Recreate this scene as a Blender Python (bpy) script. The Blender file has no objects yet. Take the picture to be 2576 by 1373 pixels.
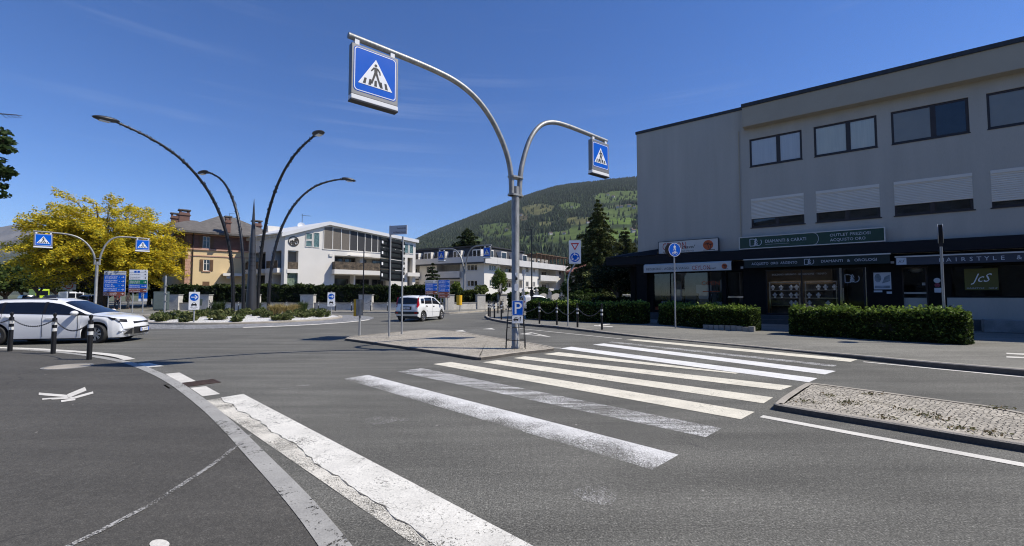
import bpy, math, random
import numpy as np
from mathutils import Vector as V, Matrix
S = bpy.context.scene
COL = S.collection
random.seed(11); RNG = np.random.default_rng(5)
PI = math.pi; R = math.radians
# ---------------------------------------------------------------- camera (photo units: 2576 x 1373)
F = 1100.0; PITCH = R(2.8); EYE = 1.6
cp, sp = math.cos(PITCH), math.sin(PITCH)
def ray(u, v):
    x = (u - 1288) / F; y = (686.5 - v) / F
    return (x, cp - sp * y, sp + cp * y)
def gnd(u, v, z=0.0):
    r = ray(u, v); t = (z - EYE) / r[2]
    return (r[0] * t, r[1] * t)
def at(u, v, Y):
    r = ray(u, v); t = Y / r[1]
    return V((r[0] * t, Y, EYE + r[2] * t))
cam = bpy.data.cameras.new('camera'); co = bpy.data.objects.new('camera', cam); COL.objects.link(co)
cam.sensor_width = 36; cam.lens = 36 * F / 2576; cam.clip_end = 40000; cam.clip_start = 0.05
co.location = (0, 0, EYE); co.rotation_euler = (PI / 2 + PITCH, 0, 0); S.camera = co
# ---------------------------------------------------------------- mesh builder
def frame(x=0, y=0, z=0, a=0):
    return Matrix.Translation((x, y, z)) @ Matrix.Rotation(a, 4, 'Z')
class MB:
    def __init__(s, M=None): s.v = []; s.f = []; s.m = []; s.M = M; s.sz = []
    def add(s, vs, fs, mi=0):
        b = len(s.v)
        s.v += [tuple(s.M @ V(p)) for p in vs] if s.M is not None else [tuple(p) for p in vs]
        s.f += [tuple(i + b for i in f) for f in fs]; s.m += [mi] * len(fs); s.sz.append((len(vs), len(fs))); return s
    def quad(s, a, b, c, d, mi=0): return s.add([a, b, c, d], [(0, 1, 2, 3)], mi)
    def box(s, x0, x1, y0, y1, z0, z1, mi=0):
        return s.add([(x0, y0, z0), (x1, y0, z0), (x1, y1, z0), (x0, y1, z0), (x0, y0, z1), (x1, y0, z1), (x1, y1, z1), (x0, y1, z1)],
                     [(3, 2, 1, 0), (4, 5, 6, 7), (0, 1, 5, 4), (1, 2, 6, 5), (2, 3, 7, 6), (3, 0, 4, 7)], mi)
    def bbox(s, x0, x1, y0, y1, z0, z1, b=0.02, mi=0):      # box with chamfered edges
        X = (x0, x1); Y = (y0, y1); Z = (z0, z1); vs = []; idx = {}
        for i in (0, 1):
            for j in (0, 1):
                for k in (0, 1):
                    sx, sy, sz = (1, -1)[i], (1, -1)[j], (1, -1)[k]
                    for a in range(3):
                        p = [X[i] + sx * b, Y[j] + sy * b, Z[k] + sz * b]; p[a] = (X[i], Y[j], Z[k])[a]
                        idx[(i, j, k, a)] = len(vs); vs.append(tuple(p))
        fs = []
        g = lambda i, j, k, a: idx[(i, j, k, a)]
        for a in range(3):
            for e in (0, 1):
                o = [(0, 0), (1, 0), (1, 1), (0, 1)]
                def c(q):
                    t = [0, 0, 0]; t[a] = e; t[(a + 1) % 3] = q[0]; t[(a + 2) % 3] = q[1]; return g(t[0], t[1], t[2], a)
                fs.append(tuple(c(q) for q in (o if e else o[::-1])))
        for a in range(3):                                   # edges parallel to axis a
            b1, c1 = (a + 1) % 3, (a + 2) % 3
            for p in (0, 1):
                for q in (0, 1):
                    def t(e, ax):
                        r = [0, 0, 0]; r[a] = e; r[b1] = p; r[c1] = q; return g(r[0], r[1], r[2], ax)
                    fc = (t(0, b1), t(1, b1), t(1, c1), t(0, c1)); fs.append(fc if (p == q) else fc[::-1])
        for i in (0, 1):
            for j in (0, 1):
                for k in (0, 1):
                    fc = (g(i, j, k, 0), g(i, j, k, 1), g(i, j, k, 2)); fs.append(fc if (i + j + k) % 2 else fc[::-1])
        return s.add(vs, fs, mi)
    def tube(s, pts, r, n=10, mi=0, cap=True):
        pts = [V(p) for p in pts]; k = len(pts); rs = r if isinstance(r, (list, tuple)) else [r] * k
        vs = []; up = None
        for i, p in enumerate(pts):
            d = (pts[min(i + 1, k - 1)] - pts[max(i - 1, 0)]).normalized()
            if up is None: up = V((0, 0, 1)) if abs(d.z) < .9 else V((1, 0, 0))
            a = d.cross(up).normalized(); b = a.cross(d).normalized(); up = b
            for j in range(n):
                t = 2 * PI * j / n; vs.append(tuple(p + (a * math.cos(t) + b * math.sin(t)) * rs[i]))
        fs = [(i * n + j, i * n + (j + 1) % n, (i + 1) * n + (j + 1) % n, (i + 1) * n + j) for i in range(k - 1) for j in range(n)]
        if cap: fs += [tuple(range(n))[::-1], tuple(range((k - 1) * n, k * n))]
        return s.add(vs, [f[::-1] for f in fs], mi)
    def cyl(s, x, y, z0, z1, r, n=16, mi=0, r1=None):
        return s.lathe([(0, z0), (r, z0), (r if r1 is None else r1, z1), (0, z1)], n, x, y, mi)
    def lathe(s, prof, n=20, cx=0, cy=0, mi=0):              # prof: (radius, z) bottom to top
        vs = []; fs = []; rows = []
        for (r, z) in prof:
            if r < 1e-6: rows.append([len(vs)]); vs.append((cx, cy, z))
            else:
                rows.append(list(range(len(vs), len(vs) + n)))
                vs += [(cx + r * math.cos(2 * PI * j / n), cy + r * math.sin(2 * PI * j / n), z) for j in range(n)]
        for a, b in zip(rows[:-1], rows[1:]):
            for j in range(n):
                k = (j + 1) % n
                if len(a) == 1 and len(b) == 1: continue
                if len(a) == 1: fs.append((a[0], b[k], b[j]))
                elif len(b) == 1: fs.append((a[j], a[k], b[0]))
                else: fs.append((a[j], a[k], b[k], b[j]))
        return s.add(vs, fs, mi)
    def ball(s, c, r, nu=12, nv=8, mi=0):
        r = r if isinstance(r, (tuple, list)) else (r, r, r)
        vs = []; fs = []
        for i in range(nv + 1):
            t = PI * i / nv
            for j in range(nu):
                p = 2 * PI * j / nu
                vs.append((c[0] + r[0] * math.sin(t) * math.cos(p), c[1] + r[1] * math.sin(t) * math.sin(p), c[2] - r[2] * math.cos(t)))
        for i in range(nv):
            for j in range(nu):
                k = (j + 1) % nu; fs.append((i * nu + j, i * nu + k, (i + 1) * nu + k, (i + 1) * nu + j))
        return s.add(vs, fs, mi)
    def flat(s, poly, y, t=0.004, mi=0):                     # upright shape in x-z, front towards -y
        n = len(poly); A = sum(poly[i][0] * poly[(i + 1) % n][1] - poly[(i + 1) % n][0] * poly[i][1] for i in range(n))
        if A < 0: poly = poly[::-1]
        vs = [(p[0], y - t, p[1]) for p in poly] + [(p[0], y, p[1]) for p in poly]
        fs = [tuple(range(n)), tuple(range(2 * n - 1, n - 1, -1))] + [(i + n, (i + 1) % n + n, (i + 1) % n, i) for i in range(n)]
        return s.add(vs, fs, mi)
    def slab(s, poly, z0, z1, mi=0, bottom=True):            # flat plan shape with thickness
        n = len(poly); A = sum(poly[i][0] * poly[(i + 1) % n][1] - poly[(i + 1) % n][0] * poly[i][1] for i in range(n))
        if A < 0: poly = poly[::-1]
        vs = [(p[0], p[1], z0) for p in poly] + [(p[0], p[1], z1) for p in poly]
        fs = [tuple(range(n, 2 * n))] + [(i, (i + 1) % n, (i + 1) % n + n, i + n) for i in range(n)]
        if bottom: fs.append(tuple(range(n))[::-1])
        return s.add(vs, fs, mi)
    def wall(s, x0, x1, z0, z1, holes=(), y=0.0, mi=0, ri=None):   # facade in x-z facing -y with real openings (x0,x1,z0,z1,depth)
        ri = mi if ri is None else ri
        xs = sorted({x0, x1} | {min(max(h[i], x0), x1) for h in holes for i in (0, 1)}); zs = sorted({z0, z1} | {min(max(h[i], z0), z1) for h in holes for i in (2, 3)})
        for a, b in zip(xs[:-1], xs[1:]):
            for c, d in zip(zs[:-1], zs[1:]):
                mx, mz = (a + b) / 2, (c + d) / 2
                if any(h[0] < mx < h[1] and h[2] < mz < h[3] for h in holes): continue
                s.quad((a, y, c), (b, y, c), (b, y, d), (a, y, d), mi)
        for (a, b, c, d, e) in holes:
            s.quad((a, y, c), (a, y + e, c), (a, y + e, d), (a, y, d), ri); s.quad((b, y + e, c), (b, y, c), (b, y, d), (b, y + e, d), ri)
            s.quad((a, y, d), (a, y + e, d), (b, y + e, d), (b, y, d), ri); s.quad((a, y + e, c), (a, y, c), (b, y, c), (b, y + e, c), ri)
        return s
    def rim(s, x0, x1, z0, z1, w, y0, y1, mi=0):             # rectangular frame
        s.box(x0, x1, y0, y1, z0, z0 + w, mi); s.box(x0, x1, y0, y1, z1 - w, z1, mi)
        s.box(x0, x0 + w, y0, y1, z0 + w, z1 - w, mi); s.box(x1 - w, x1, y0, y1, z0 + w, z1 - w, mi); return s
    def each(s, name, m, parent=None, per=1):               # every added shape (or run of per shapes) its own object
        out = []; k = 0; fv = 0
        sizes = s.sz
        i0 = 0; f0 = 0
        for n in range(0, len(sizes), per):
            nv = sum(q[0] for q in sizes[n:n + per]); nf = sum(q[1] for q in sizes[n:n + per]); b = MB(); b.v = s.v[i0:i0 + nv]; b.f = [tuple(i - i0 for i in f) for f in s.f[f0:f0 + nf]]; b.m = [0] * nf
            out.append(b.build(name, m, parent)); i0 += nv; f0 += nf
        return out
    def weld(s):
        ix = {}; mp = []; nv = []
        for p in s.v:
            k = (round(p[0], 4), round(p[1], 4), round(p[2], 4))
            if k not in ix: ix[k] = len(nv); nv.append(p)
            mp.append(ix[k])
        s.v = nv; fs = []; ms = []
        for f, m_ in zip(s.f, s.m):
            g = []
            for i in f:
                if mp[i] not in g: g.append(mp[i])
            if len(g) > 2: fs.append(tuple(g)); ms.append(m_)
        s.f = fs; s.m = ms; return s
    def build(s, name, mats, parent=None, smooth=False, loc=None, rz=0, angle=40):
        me = bpy.data.meshes.new(name); me.from_pydata(s.v, [], s.f)
        mats = mats if isinstance(mats, (list, tuple)) else [mats]
        for m in mats: me.materials.append(m)
        if len(mats) > 1: me.polygons.foreach_set('material_index', s.m)
        if smooth:
            me.polygons.foreach_set('use_smooth', [True] * len(me.polygons)); me.set_sharp_from_angle(angle=R(angle))
        me.update()
        o = bpy.data.objects.new(name, me); COL.objects.link(o)
        if parent: o.parent = parent
        if loc: o.location = loc
        o.rotation_euler[2] = rz
        return o
def tag(o, label=None, cat=None, group=None, kind=None):
    if label: o['label'] = label
    if cat: o['category'] = cat
    if group: o['group'] = group
    if kind: o['kind'] = kind
    return o
def thing(name, label, cat, loc=(0, 0, 0), rz=0, group=None):
    o = bpy.data.objects.new(name, None); COL.objects.link(o); o.location = loc; o.rotation_euler[2] = rz
    o.empty_display_size = .2
    return tag(o, label, cat, group)
def struct(o, label, cat): return tag(o, label, cat, None, 'structure')
def dup(root, loc, rz, label=None):
    def cc(o, par):
        c = o.copy(); COL.objects.link(c)
        if par: c.parent = par
        for ch in [x for x in o.children]: cc(ch, c)
        return c
    r = cc(root, None); r.location = loc; r.rotation_euler[2] = rz
    if label: r['label'] = label
    return r
def face_me(x, y): return -math.asin(x / math.hypot(x, y)) * -1 if False else math.asin(-x / math.hypot(x, y))
def stroke(p, q, w, w2=None):
    w2 = w if w2 is None else w2
    d = V((q[0] - p[0], q[1] - p[1])).normalized(); n = V((-d.y, d.x))
    return [(p[0] + n.x * w / 2, p[1] + n.y * w / 2), (p[0] - n.x * w / 2, p[1] - n.y * w / 2), (q[0] - n.x * w2 / 2, q[1] - n.y * w2 / 2), (q[0] + n.x * w2 / 2, q[1] + n.y * w2 / 2)]
def disc(cx, cz, r, n=20, rz=None): return [(cx + r * math.cos(2 * PI * i / n), cz + (rz or r) * math.sin(2 * PI * i / n)) for i in range(n)]
def rrect(x0, x1, z0, z1, r, n=5):
    o = []
    for (cx, cz, a0) in ((x1 - r, z1 - r, 0), (x0 + r, z1 - r, 90), (x0 + r, z0 + r, 180), (x1 - r, z0 + r, 270)):
        o += [(cx + r * math.cos(R(a0 + 90 * i / n)), cz + r * math.sin(R(a0 + 90 * i / n))) for i in range(n + 1)]
    return o
def chaikin(p, k=2, closed=False):
    for _ in range(k):
        q = [] if closed else [p[0]]
        m = len(p)
        for i in range(m if closed else m - 1):
            a, b = p[i], p[(i + 1) % m]
            q += [tuple(.75 * a[j] + .25 * b[j] for j in range(len(a))), tuple(.25 * a[j] + .75 * b[j] for j in range(len(a)))]
        if not closed: q.append(p[-1])
        p = q
    return p
def offset(p, d, closed=False):                              # to the left of the walking direction
    n = len(p); o = []
    for i in range(n):
        a = p[i - 1] if (i or closed) else p[i]; b = p[(i + 1) % n] if (i < n - 1 or closed) else p[i]
        t = V((b[0] - a[0], b[1] - a[1])).normalized(); o.append((p[i][0] - t.y * d, p[i][1] + t.x * d))
    return o
_txt = {}
def text(name, s, m, parent, x, z, y, h, width=None, align='L', shear=0, thick=0.0):
    """lettering of cap height h with its left (or centre) at x, baseline z, standing at depth y facing -y"""
    key = (s, shear)
    if key not in _txt:
        cu = bpy.data.curves.new('t', 'FONT'); cu.body = s; cu.size = 1; cu.resolution_u = 2; cu.shear = shear
        ob = bpy.data.objects.new('t', cu); COL.objects.link(ob)
        dg = bpy.context.evaluated_depsgraph_get(); me = bpy.data.meshes.new_from_object(ob.evaluated_get(dg))
        vs = [tuple(v.co) for v in me.vertices]; fs = [tuple(p.vertices) for p in me.polygons]
        bpy.data.objects.remove(ob); bpy.data.curves.remove(cu); bpy.data.meshes.remove(me); _txt[key] = (vs, fs)
    vs, fs = _txt[key]
    x0 = min(v[0] for v in vs); x1 = max(v[0] for v in vs); k = h / .72; kx = (width / (x1 - x0)) if width else k
    w = (x1 - x0) * kx; ox = x - (w / 2 if align == 'C' else (w if align == 'R' else 0))
    mb = MB(); mb.add([(ox + (v[0] - x0) * kx, y - .003, z + v[1] * k) for v in vs], fs)
    if thick: mb.add([(ox + (v[0] - x0) * kx, y - .003 - thick, z + v[1] * k) for v in vs], fs)
    return mb.build(name, m, parent)
# ---------------------------------------------------------------- materials
def nodes(name):
    m = bpy.data.materials.new(name); m.use_nodes = True; nt = m.node_tree; nt.nodes.clear()
    out = nt.nodes.new('ShaderNodeOutputMaterial'); b = nt.nodes.new('ShaderNodeBsdfPrincipled'); nt.links.new(b.outputs[0], out.inputs[0])
    return m, nt, b, out
def N(nt, t, **k):
    n = nt.nodes.new('ShaderNode' + t)
    for a, v in k.items():
        if a in n.bl_rna.properties: setattr(n, a, v)
        else: n.inputs[a].default_value = v
    return n
def L(nt, a, b): nt.links.new(a, b)
def rgb(c): return (c[0], c[1], c[2], 1) if not isinstance(c, (int, float)) else (c, c, c, 1)
def ramp(nt, src, stops):
    r = N(nt, 'ValToRGB'); e = r.color_ramp.elements
    while len(e) < len(stops): e.new(.5)
    for i, (p, c) in enumerate(stops): e[i].position = p; e[i].color = rgb(c)
    L(nt, src, r.inputs[0]); return r.outputs[0]
def mixc(nt, f, a, b, mode='MIX'):
    n = N(nt, 'Mix', data_type='RGBA', blend_type=mode)
    for sock, v in ((n.inputs[0], f), (n.inputs[6], a), (n.inputs[7], b)):
        if hasattr(v, 'is_output'): L(nt, v, sock)
        else: sock.default_value = v if isinstance(v, (int, float)) and sock == n.inputs[0] else rgb(v)
    return n.outputs[2]
def noise(nt, co, scale, detail=3, rough=.55):
    n = N(nt, 'TexNoise', Scale=scale, Detail=detail, Roughness=rough); L(nt, co, n.inputs['Vector']); return n.outputs[0]
def mat(name, c, rough=.6, metal=0, var=.12, sc=3, fine=0, fsc=60, bump=0, bsc=None, spec=.5, coat=0, stretch=None):
    m, nt, b, out = nodes(name); tc = N(nt, 'TexCoord').outputs['Object']
    if stretch:
        mp = N(nt, 'Mapping'); mp.inputs['Scale'].default_value = stretch; L(nt, tc, mp.inputs[0]); tc = mp.outputs[0]
    c = c if not isinstance(c, (int, float)) else (c, c, c)
    col = ramp(nt, noise(nt, tc, sc, 5), [(.3, [x * (1 - var) for x in c]), (.7, [min(1, x * (1 + var)) for x in c])])
    if fine: col = mixc(nt, 1.0, col, ramp(nt, noise(nt, tc, fsc, 2), [(.3, 1 - fine), (.7, 1 + fine)]), 'MULTIPLY')
    L(nt, col, b.inputs['Base Color']); b.inputs['Metallic'].default_value = metal; b.inputs['Specular IOR Level'].default_value = spec
    rr = N(nt, 'MapRange', **{'To Min': max(0, rough - .08), 'To Max': min(1, rough + .08)}); L(nt, noise(nt, tc, sc * 2.3, 3), rr.inputs[0]); L(nt, rr.outputs[0], b.inputs['Roughness'])
    if coat: b.inputs['Coat Weight'].default_value = coat; b.inputs['Coat Roughness'].default_value = .03
    if bump:
        bp = N(nt, 'Bump', Strength=bump, Distance=.02); L(nt, noise(nt, tc, bsc or fsc, 3), bp.inputs['Height']); L(nt, bp.outputs[0], b.inputs['Normal'])
    return m
def leafmat(name, trans=.35, rough=.55):
    m, nt, b, out = nodes(name); a = N(nt, 'Attribute', attribute_name='col'); L(nt, a.outputs['Color'], b.inputs['Base Color']); b.inputs['Roughness'].default_value = rough
    b.inputs['Specular IOR Level'].default_value = .12
    t = N(nt, 'BsdfTranslucent'); L(nt, a.outputs['Color'], t.inputs[0]); mx = N(nt, 'MixShader', Fac=trans)
    L(nt, b.outputs[0], mx.inputs[1]); L(nt, t.outputs[0], mx.inputs[2]); L(nt, mx.outputs[0], out.inputs[0]); return m
def asphalt(name, base, speck=.5, tint=(1, 1, 1), patch=.25, fs=75):
    m, nt, b, out = nodes(name); tc = N(nt, 'TexCoord').outputs['Object']
    big = ramp(nt, noise(nt, tc, .35, 5, .6), [(.3, 1 - patch), (.72, 1 + patch)])
    mp = N(nt, 'Mapping'); mp.inputs['Rotation'].default_value = (0, 0, R(-45)); mp.inputs['Scale'].default_value = (.25, 2.2, 1); L(nt, tc, mp.inputs[0])
    streak = ramp(nt, noise(nt, mp.outputs[0], 1.0, 3), [(.35, 1 - patch * .8), (.65, 1 + patch * .7)])
    mid = ramp(nt, noise(nt, tc, 14, 3), [(.3, .9), (.7, 1.1)])
    f1 = noise(nt, tc, fs, 2, .7)
    fine = ramp(nt, f1, [(.32, 1 - speck), (.5, 1.0), (.60, 1 + speck * .6), (.72, 1 + speck * 2.6)])
    f2 = noise(nt, tc, fs * .38, 3, .75); grain = ramp(nt, f2, [(.3, 1 - speck * .4), (.52, 1.0), (.62, 1 + speck * .45), (.75, 1 + speck * 1.2)])
    col = mixc(nt, 1.0, [base * t for t in tint], big, 'MULTIPLY'); col = mixc(nt, 1.0, col, grain, 'MULTIPLY'); col = mixc(nt, 1.0, col, streak, 'MULTIPLY'); col = mixc(nt, 1.0, col, mid, 'MULTIPLY'); col = mixc(nt, 1.0, col, fine, 'MULTIPLY')
    vo = N(nt, 'TexVoronoi', feature='DISTANCE_TO_EDGE', Scale=.32); 
    wob = N(nt, 'TexNoise', Scale=1.6, Detail=6.0); L(nt, tc, wob.inputs['Vector']); av = N(nt, 'VectorMath', operation='ADD'); L(nt, tc, av.inputs[0]); L(nt, wob.outputs['Color'], av.inputs[1]); L(nt, av.outputs[0], vo.inputs['Vector'])
    crack = ramp(nt, vo.outputs['Distance'], [(0.0, 1), (.006, 0)]); gate = ramp(nt, noise(nt, tc, .22, 2), [(.52, 0), (.6, 1)])
    cg = N(nt, 'Math', operation='MULTIPLY'); L(nt, crack, cg.inputs[0]); L(nt, gate, cg.inputs[1]); cg2 = N(nt, 'Math', operation='MULTIPLY'); L(nt, cg.outputs[0], cg2.inputs[0]); cg2.inputs[1].default_value = .55
    col = mixc(nt, cg2.outputs[0], col, base * .35)
    fl = N(nt, 'TexVoronoi', Scale=1.7); L(nt, tc, fl.inputs['Vector']); col = mixc(nt, ramp(nt, fl.outputs['Distance'], [(.020, .75), (.030, 0)]), col, (.42, .40, .36))
    L(nt, col, b.inputs['Base Color']); b.inputs['Roughness'].default_value = .85; b.inputs['Specular IOR Level'].default_value = .3
    bp = N(nt, 'Bump', Strength=.6, Distance=.008); L(nt, f1, bp.inputs['Height']); L(nt, bp.outputs[0], b.inputs['Normal']); return m
def setts(name, c, scale=9, joint=.07, jc=(.1, .09, .075), weeds=0):
    m, nt, b, out = nodes(name); tc = N(nt, 'TexCoord').outputs['Object']
    mp = N(nt, 'Mapping'); mp.inputs['Rotation'].default_value = (0, 0, R(42)); mp.inputs['Scale'].default_value = (.8, 1.15, 1); L(nt, tc, mp.inputs[0]); tc2 = mp.outputs[0]
    ve = N(nt, 'TexVoronoi', feature='DISTANCE_TO_EDGE', Scale=scale, Randomness=.8); L(nt, tc2, ve.inputs['Vector'])
    vc = N(nt, 'TexVoronoi', feature='F1', Scale=scale, Randomness=.8); L(nt, tc2, vc.inputs['Vector'])
    cell = ramp(nt, vc.outputs['Color'], [(0, [x * .72 for x in c]), (1, [x * 1.25 for x in c])])
    col = mixc(nt, 1.0, cell, ramp(nt, noise(nt, tc, 1.1, 4), [(.3, .82), (.7, 1.12)]), 'MULTIPLY'); col = mixc(nt, 1.0, col, ramp(nt, noise(nt, tc, 60, 2), [(.3, .85), (.7, 1.15)]), 'MULTIPLY')
    jm = ramp(nt, ve.outputs['Distance'], [(joint * .55, 1), (joint * 1.5, 0)]); col = mixc(nt, jm, col, jc)
    if weeds: col = mixc(nt, ramp(nt, noise(nt, tc, 2.2, 5), [(.6, 0), (.72, weeds)]), col, (.10, .085, .04))
    L(nt, col, b.inputs['Base Color']); b.inputs['Roughness'].default_value = .85
    h = ramp(nt, ve.outputs['Distance'], [(0, 0), (joint * 2, 1)]); bp = N(nt, 'Bump', Strength=.9, Distance=.03); L(nt, h, bp.inputs['Height']); L(nt, bp.outputs[0], b.inputs['Normal']); return m
def paint(name, c, wear=.3, fine=.5, across=0.0, streak=False, crack=False, fs=85):
    """road paint on its own sheet; where it is worn off the road shows through. UV: u along, v across the marking"""
    m, nt, b, out = nodes(name); T = N(nt, 'TexCoord'); tc = T.outputs['Object']; uv = T.outputs['UV']
    col = mixc(nt, 1.0, c, ramp(nt, noise(nt, tc, 3, 5), [(.3, .84), (.7, 1.06)]), 'MULTIPLY'); col = mixc(nt, 1.0, col, ramp(nt, noise(nt, tc, 80, 2), [(.35, .84), (.65, 1.06)]), 'MULTIPLY')
    L(nt, col, b.inputs['Base Color']); b.inputs['Roughness'].default_value = .7; b.inputs['Specular IOR Level'].default_value = .3
    a = noise(nt, tc, fs, 3, .8); bg = noise(nt, tc, 1.6 if not streak else 1.0, 6, .65)
    if streak:
        mp = N(nt, 'Mapping'); mp.inputs['Rotation'].default_value = (0, 0, R(45)); mp.inputs['Scale'].default_value = (.5, 4, 1); L(nt, tc, mp.inputs[0]); bg = noise(nt, mp.outputs[0], 1.6, 7, .7)
    s = N(nt, 'Math', operation='MULTIPLY_ADD'); L(nt, a, s.inputs[0]); s.inputs[1].default_value = fine; L(nt, bg, s.inputs[2])
    val = s.outputs[0]
    if across:
        sx = N(nt, 'SeparateXYZ'); L(nt, uv, sx.inputs[0]); k = N(nt, 'Math', operation='MULTIPLY_ADD'); L(nt, sx.outputs[1], k.inputs[0]); k.inputs[1].default_value = across; L(nt, val, k.inputs[2]); val = k.outputs[0]
    h = N(nt, 'Math', operation='MULTIPLY'); L(nt, val, h.inputs[0]); h.inputs[1].default_value = .5
    th = .5 * (.5 + .5 * fine + .5 * across + (wear - .5) * .62)          # wear 0: whole, 1: nearly all gone
    mask = ramp(nt, h.outputs[0], [(max(0, th - .02), 0), (min(1, th + .02), 1)])
    if crack:
        mp = N(nt, 'Mapping'); mp.inputs['Rotation'].default_value = (0, 0, R(45)); mp.inputs['Scale'].default_value = (.35, 1, 1); L(nt, tc, mp.inputs[0])
        vo = N(nt, 'TexVoronoi', feature='DISTANCE_TO_EDGE', Scale=9.0); wb = N(nt, 'TexNoise', Scale=14.0, Detail=4.0); L(nt, tc, wb.inputs['Vector'])
        av = N(nt, 'VectorMath', operation='MULTIPLY_ADD'); L(nt, wb.outputs['Color'], av.inputs[0]); av.inputs[1].default_value = (.12, .12, 0); L(nt, tc, av.inputs[2]); L(nt, av.outputs[0], vo.inputs['Vector'])
        ck = ramp(nt, vo.outputs['Distance'], [(0, 0), (.016, 1)]); gt = ramp(nt, noise(nt, tc, 2.6, 4), [(.50, 1), (.60, .1)])
        mxx = N(nt, 'Math', operation='MAXIMUM'); L(nt, ck, mxx.inputs[0]); L(nt, gt, mxx.inputs[1]); mm = N(nt, 'Math', operation='MULTIPLY'); L(nt, mxx.outputs[0], mm.inputs[0]); L(nt, mask, mm.inputs[1]); mask = mm.outputs[0]
    tr = N(nt, 'BsdfTransparent'); mx = N(nt, 'MixShader'); L(nt, mask, mx.inputs[0]); L(nt, tr.outputs[0], mx.inputs[1]); L(nt, b.outputs[0], mx.inputs[2]); L(nt, mx.outputs[0], out.inputs[0]); return m
M = {}
M['road'] = asphalt('road_asphalt', .116, .55, (1.065, 1.035, .90), .2)
M['path'] = asphalt('pavement_asphalt', .074, .36, (1.09, 1.03, .90), .12, 105)
M['walk'] = asphalt('far_pavement_asphalt', .175, .3, (1.06, 1.02, .88), .16, 60)
M['setts'] = setts('stone_setts', (.48, .435, .355), 19.0, .05, (.11, .095, .075), weeds=.45)
M['apron'] = setts('grey_setts', (.27, .27, .27), 7.0, .05, (.14, .14, .14))
M['kerbshade'] = mat('kerb_face_shade', (.10, .09, .08), .9, 0, .3, 4, .2, 60)  # upright kerb sides coloured near-black, standing in for their shade
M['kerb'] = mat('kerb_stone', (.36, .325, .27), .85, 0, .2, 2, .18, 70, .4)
M['kerbdark'] = mat('kerb_concrete', (.24, .235, .22), .85, 0, .22, 2, .15, 70, .4)
M['strip'] = paint('granite_strip', (.38, .37, .34), .24, 1.1, fs=30)
M['gravel'] = None
M['cream'] = paint('cream_paint', (.76, .71, .58), .12, .9, crack=True, fs=40)
M['white'] = paint('white_paint', (.80, .79, .76), .16, .5, streak=True)
M['old'] = paint('worn_white_paint', (.74, .73, .70), .37, 2.6, across=.45, fs=95)
M['old2'] = paint('worn_streaky_paint', (.74, .73, .70), .56, 1.5, streak=True)
M['near'] = paint('cracked_cream_paint', (.74, .715, .64), .20, 1.6, crack=True, fs=52)
M['under'] = paint('older_cream_paint', (.75, .71, .61), .38, 1.8, fs=115)
M['line'] = paint('line_paint', (.70, .67, .6), .12, .6)
M['scuff'] = paint('scuffed_paint', (.45, .44, .41), .54, 1.8, fs=70)
M['ghost'] = paint('ghost_paint', (.5, .49, .46), .80, 1.9)
M['steel'] = mat('galvanised_steel', (.29, .29, .28), .5, .45, .26, 7, .12, 30, stretch=(2, 2, .5))
M['post'] = mat('painted_grey_pole', (.36, .37, .38), .5, .4, .1, 4)
M['alu'] = mat('aluminium_frame', (.22, .22, .22), .5, .4, .06, 8)
M['signblue'] = mat('sign_blue', (.0, .105, .56), .4, 0, .03, 2, spec=.2)
M['signwhite'] = mat('sign_white', (.82, .83, .84), .4, 0, .03, 3)
M['signblack'] = mat('sign_black', (.012, .012, .014), .5, 0, .1, 3)
M['signred'] = mat('sign_red', (.55, .03, .03), .4, 0, .05, 3)
M['signgreen'] = mat('sign_green', (.0, .17, .09), .4, 0, .05, 3)
M['signbrown'] = mat('sign_brown', (.2, .055, .035), .45, 0, .06, 3)
M['signgrey'] = mat('sign_pale_grey', (.55, .57, .6), .45, 0, .05, 3)
M['backgreen'] = mat('sign_back_dark', (.022, .028, .03), .45, .2, .15, 3)
M['lamp'] = mat('lamp_diffuser', (.8, .8, .8), .3, 0, .03, 3)
M['black'] = mat('black_paint', (.014, .014, .016), .4, .1, .15, 5, spec=.4)
M['dark'] = mat('dark_metal', (.03, .03, .034), .4, .5, .2, 6)
M['spire'] = mat('spire_steel', (.075, .077, .082), .42, .6, .12, 2)
M['barkpole'] = mat('lamp_pole_metal', (.035, .036, .04), .38, .6, .3, 9, .3, 40)
M['bandwhite'] = mat('reflective_band', (.62, .62, .6), .5, 0, .1, 9)
M['chain'] = mat('chain_steel', (.11, .11, .115), .45, .7, .2, 20)
M['glass'] = mat('dark_glass', (.012, .014, .016), .06, 0, .1, 1, spec=.7)
M['carglass'] = mat('car_glass', (.008, .01, .016), .04, 0, .1, 1, spec=.6)
M['carwhite'] = mat('white_car_paint', (.78, .79, .8), .3, 0, .015, 2, coat=.8)
M['rubber'] = mat('tyre_rubber', (.018, .018, .018), .8, 0, .2, 9)
M['rimm'] = mat('alloy_rim', (.5, .5, .51), .3, .85, .08, 9)
M['trim'] = mat('black_plastic', (.012, .012, .013), .55, 0, .15, 9)
M['chrome'] = mat('chrome', (.75, .75, .76), .12, 1, .03, 5)
M['lens'] = mat('clear_lens', (.55, .57, .6), .08, .3, .3, 25)
M['redlens'] = mat('red_lens', (.42, .006, .01), .15, 0, .2, 18)
M['bark'] = mat('bark', (.085, .06, .042), .9, 0, .3, 6, .3, 30, .5)
M['leaf'] = leafmat('leaves'); M['needle'] = leafmat('needles', .1, .65); M['hedge'] = leafmat('hedge_leaves', .25, .5)
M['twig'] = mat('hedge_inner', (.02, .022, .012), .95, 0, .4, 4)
HAZE = True
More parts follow.
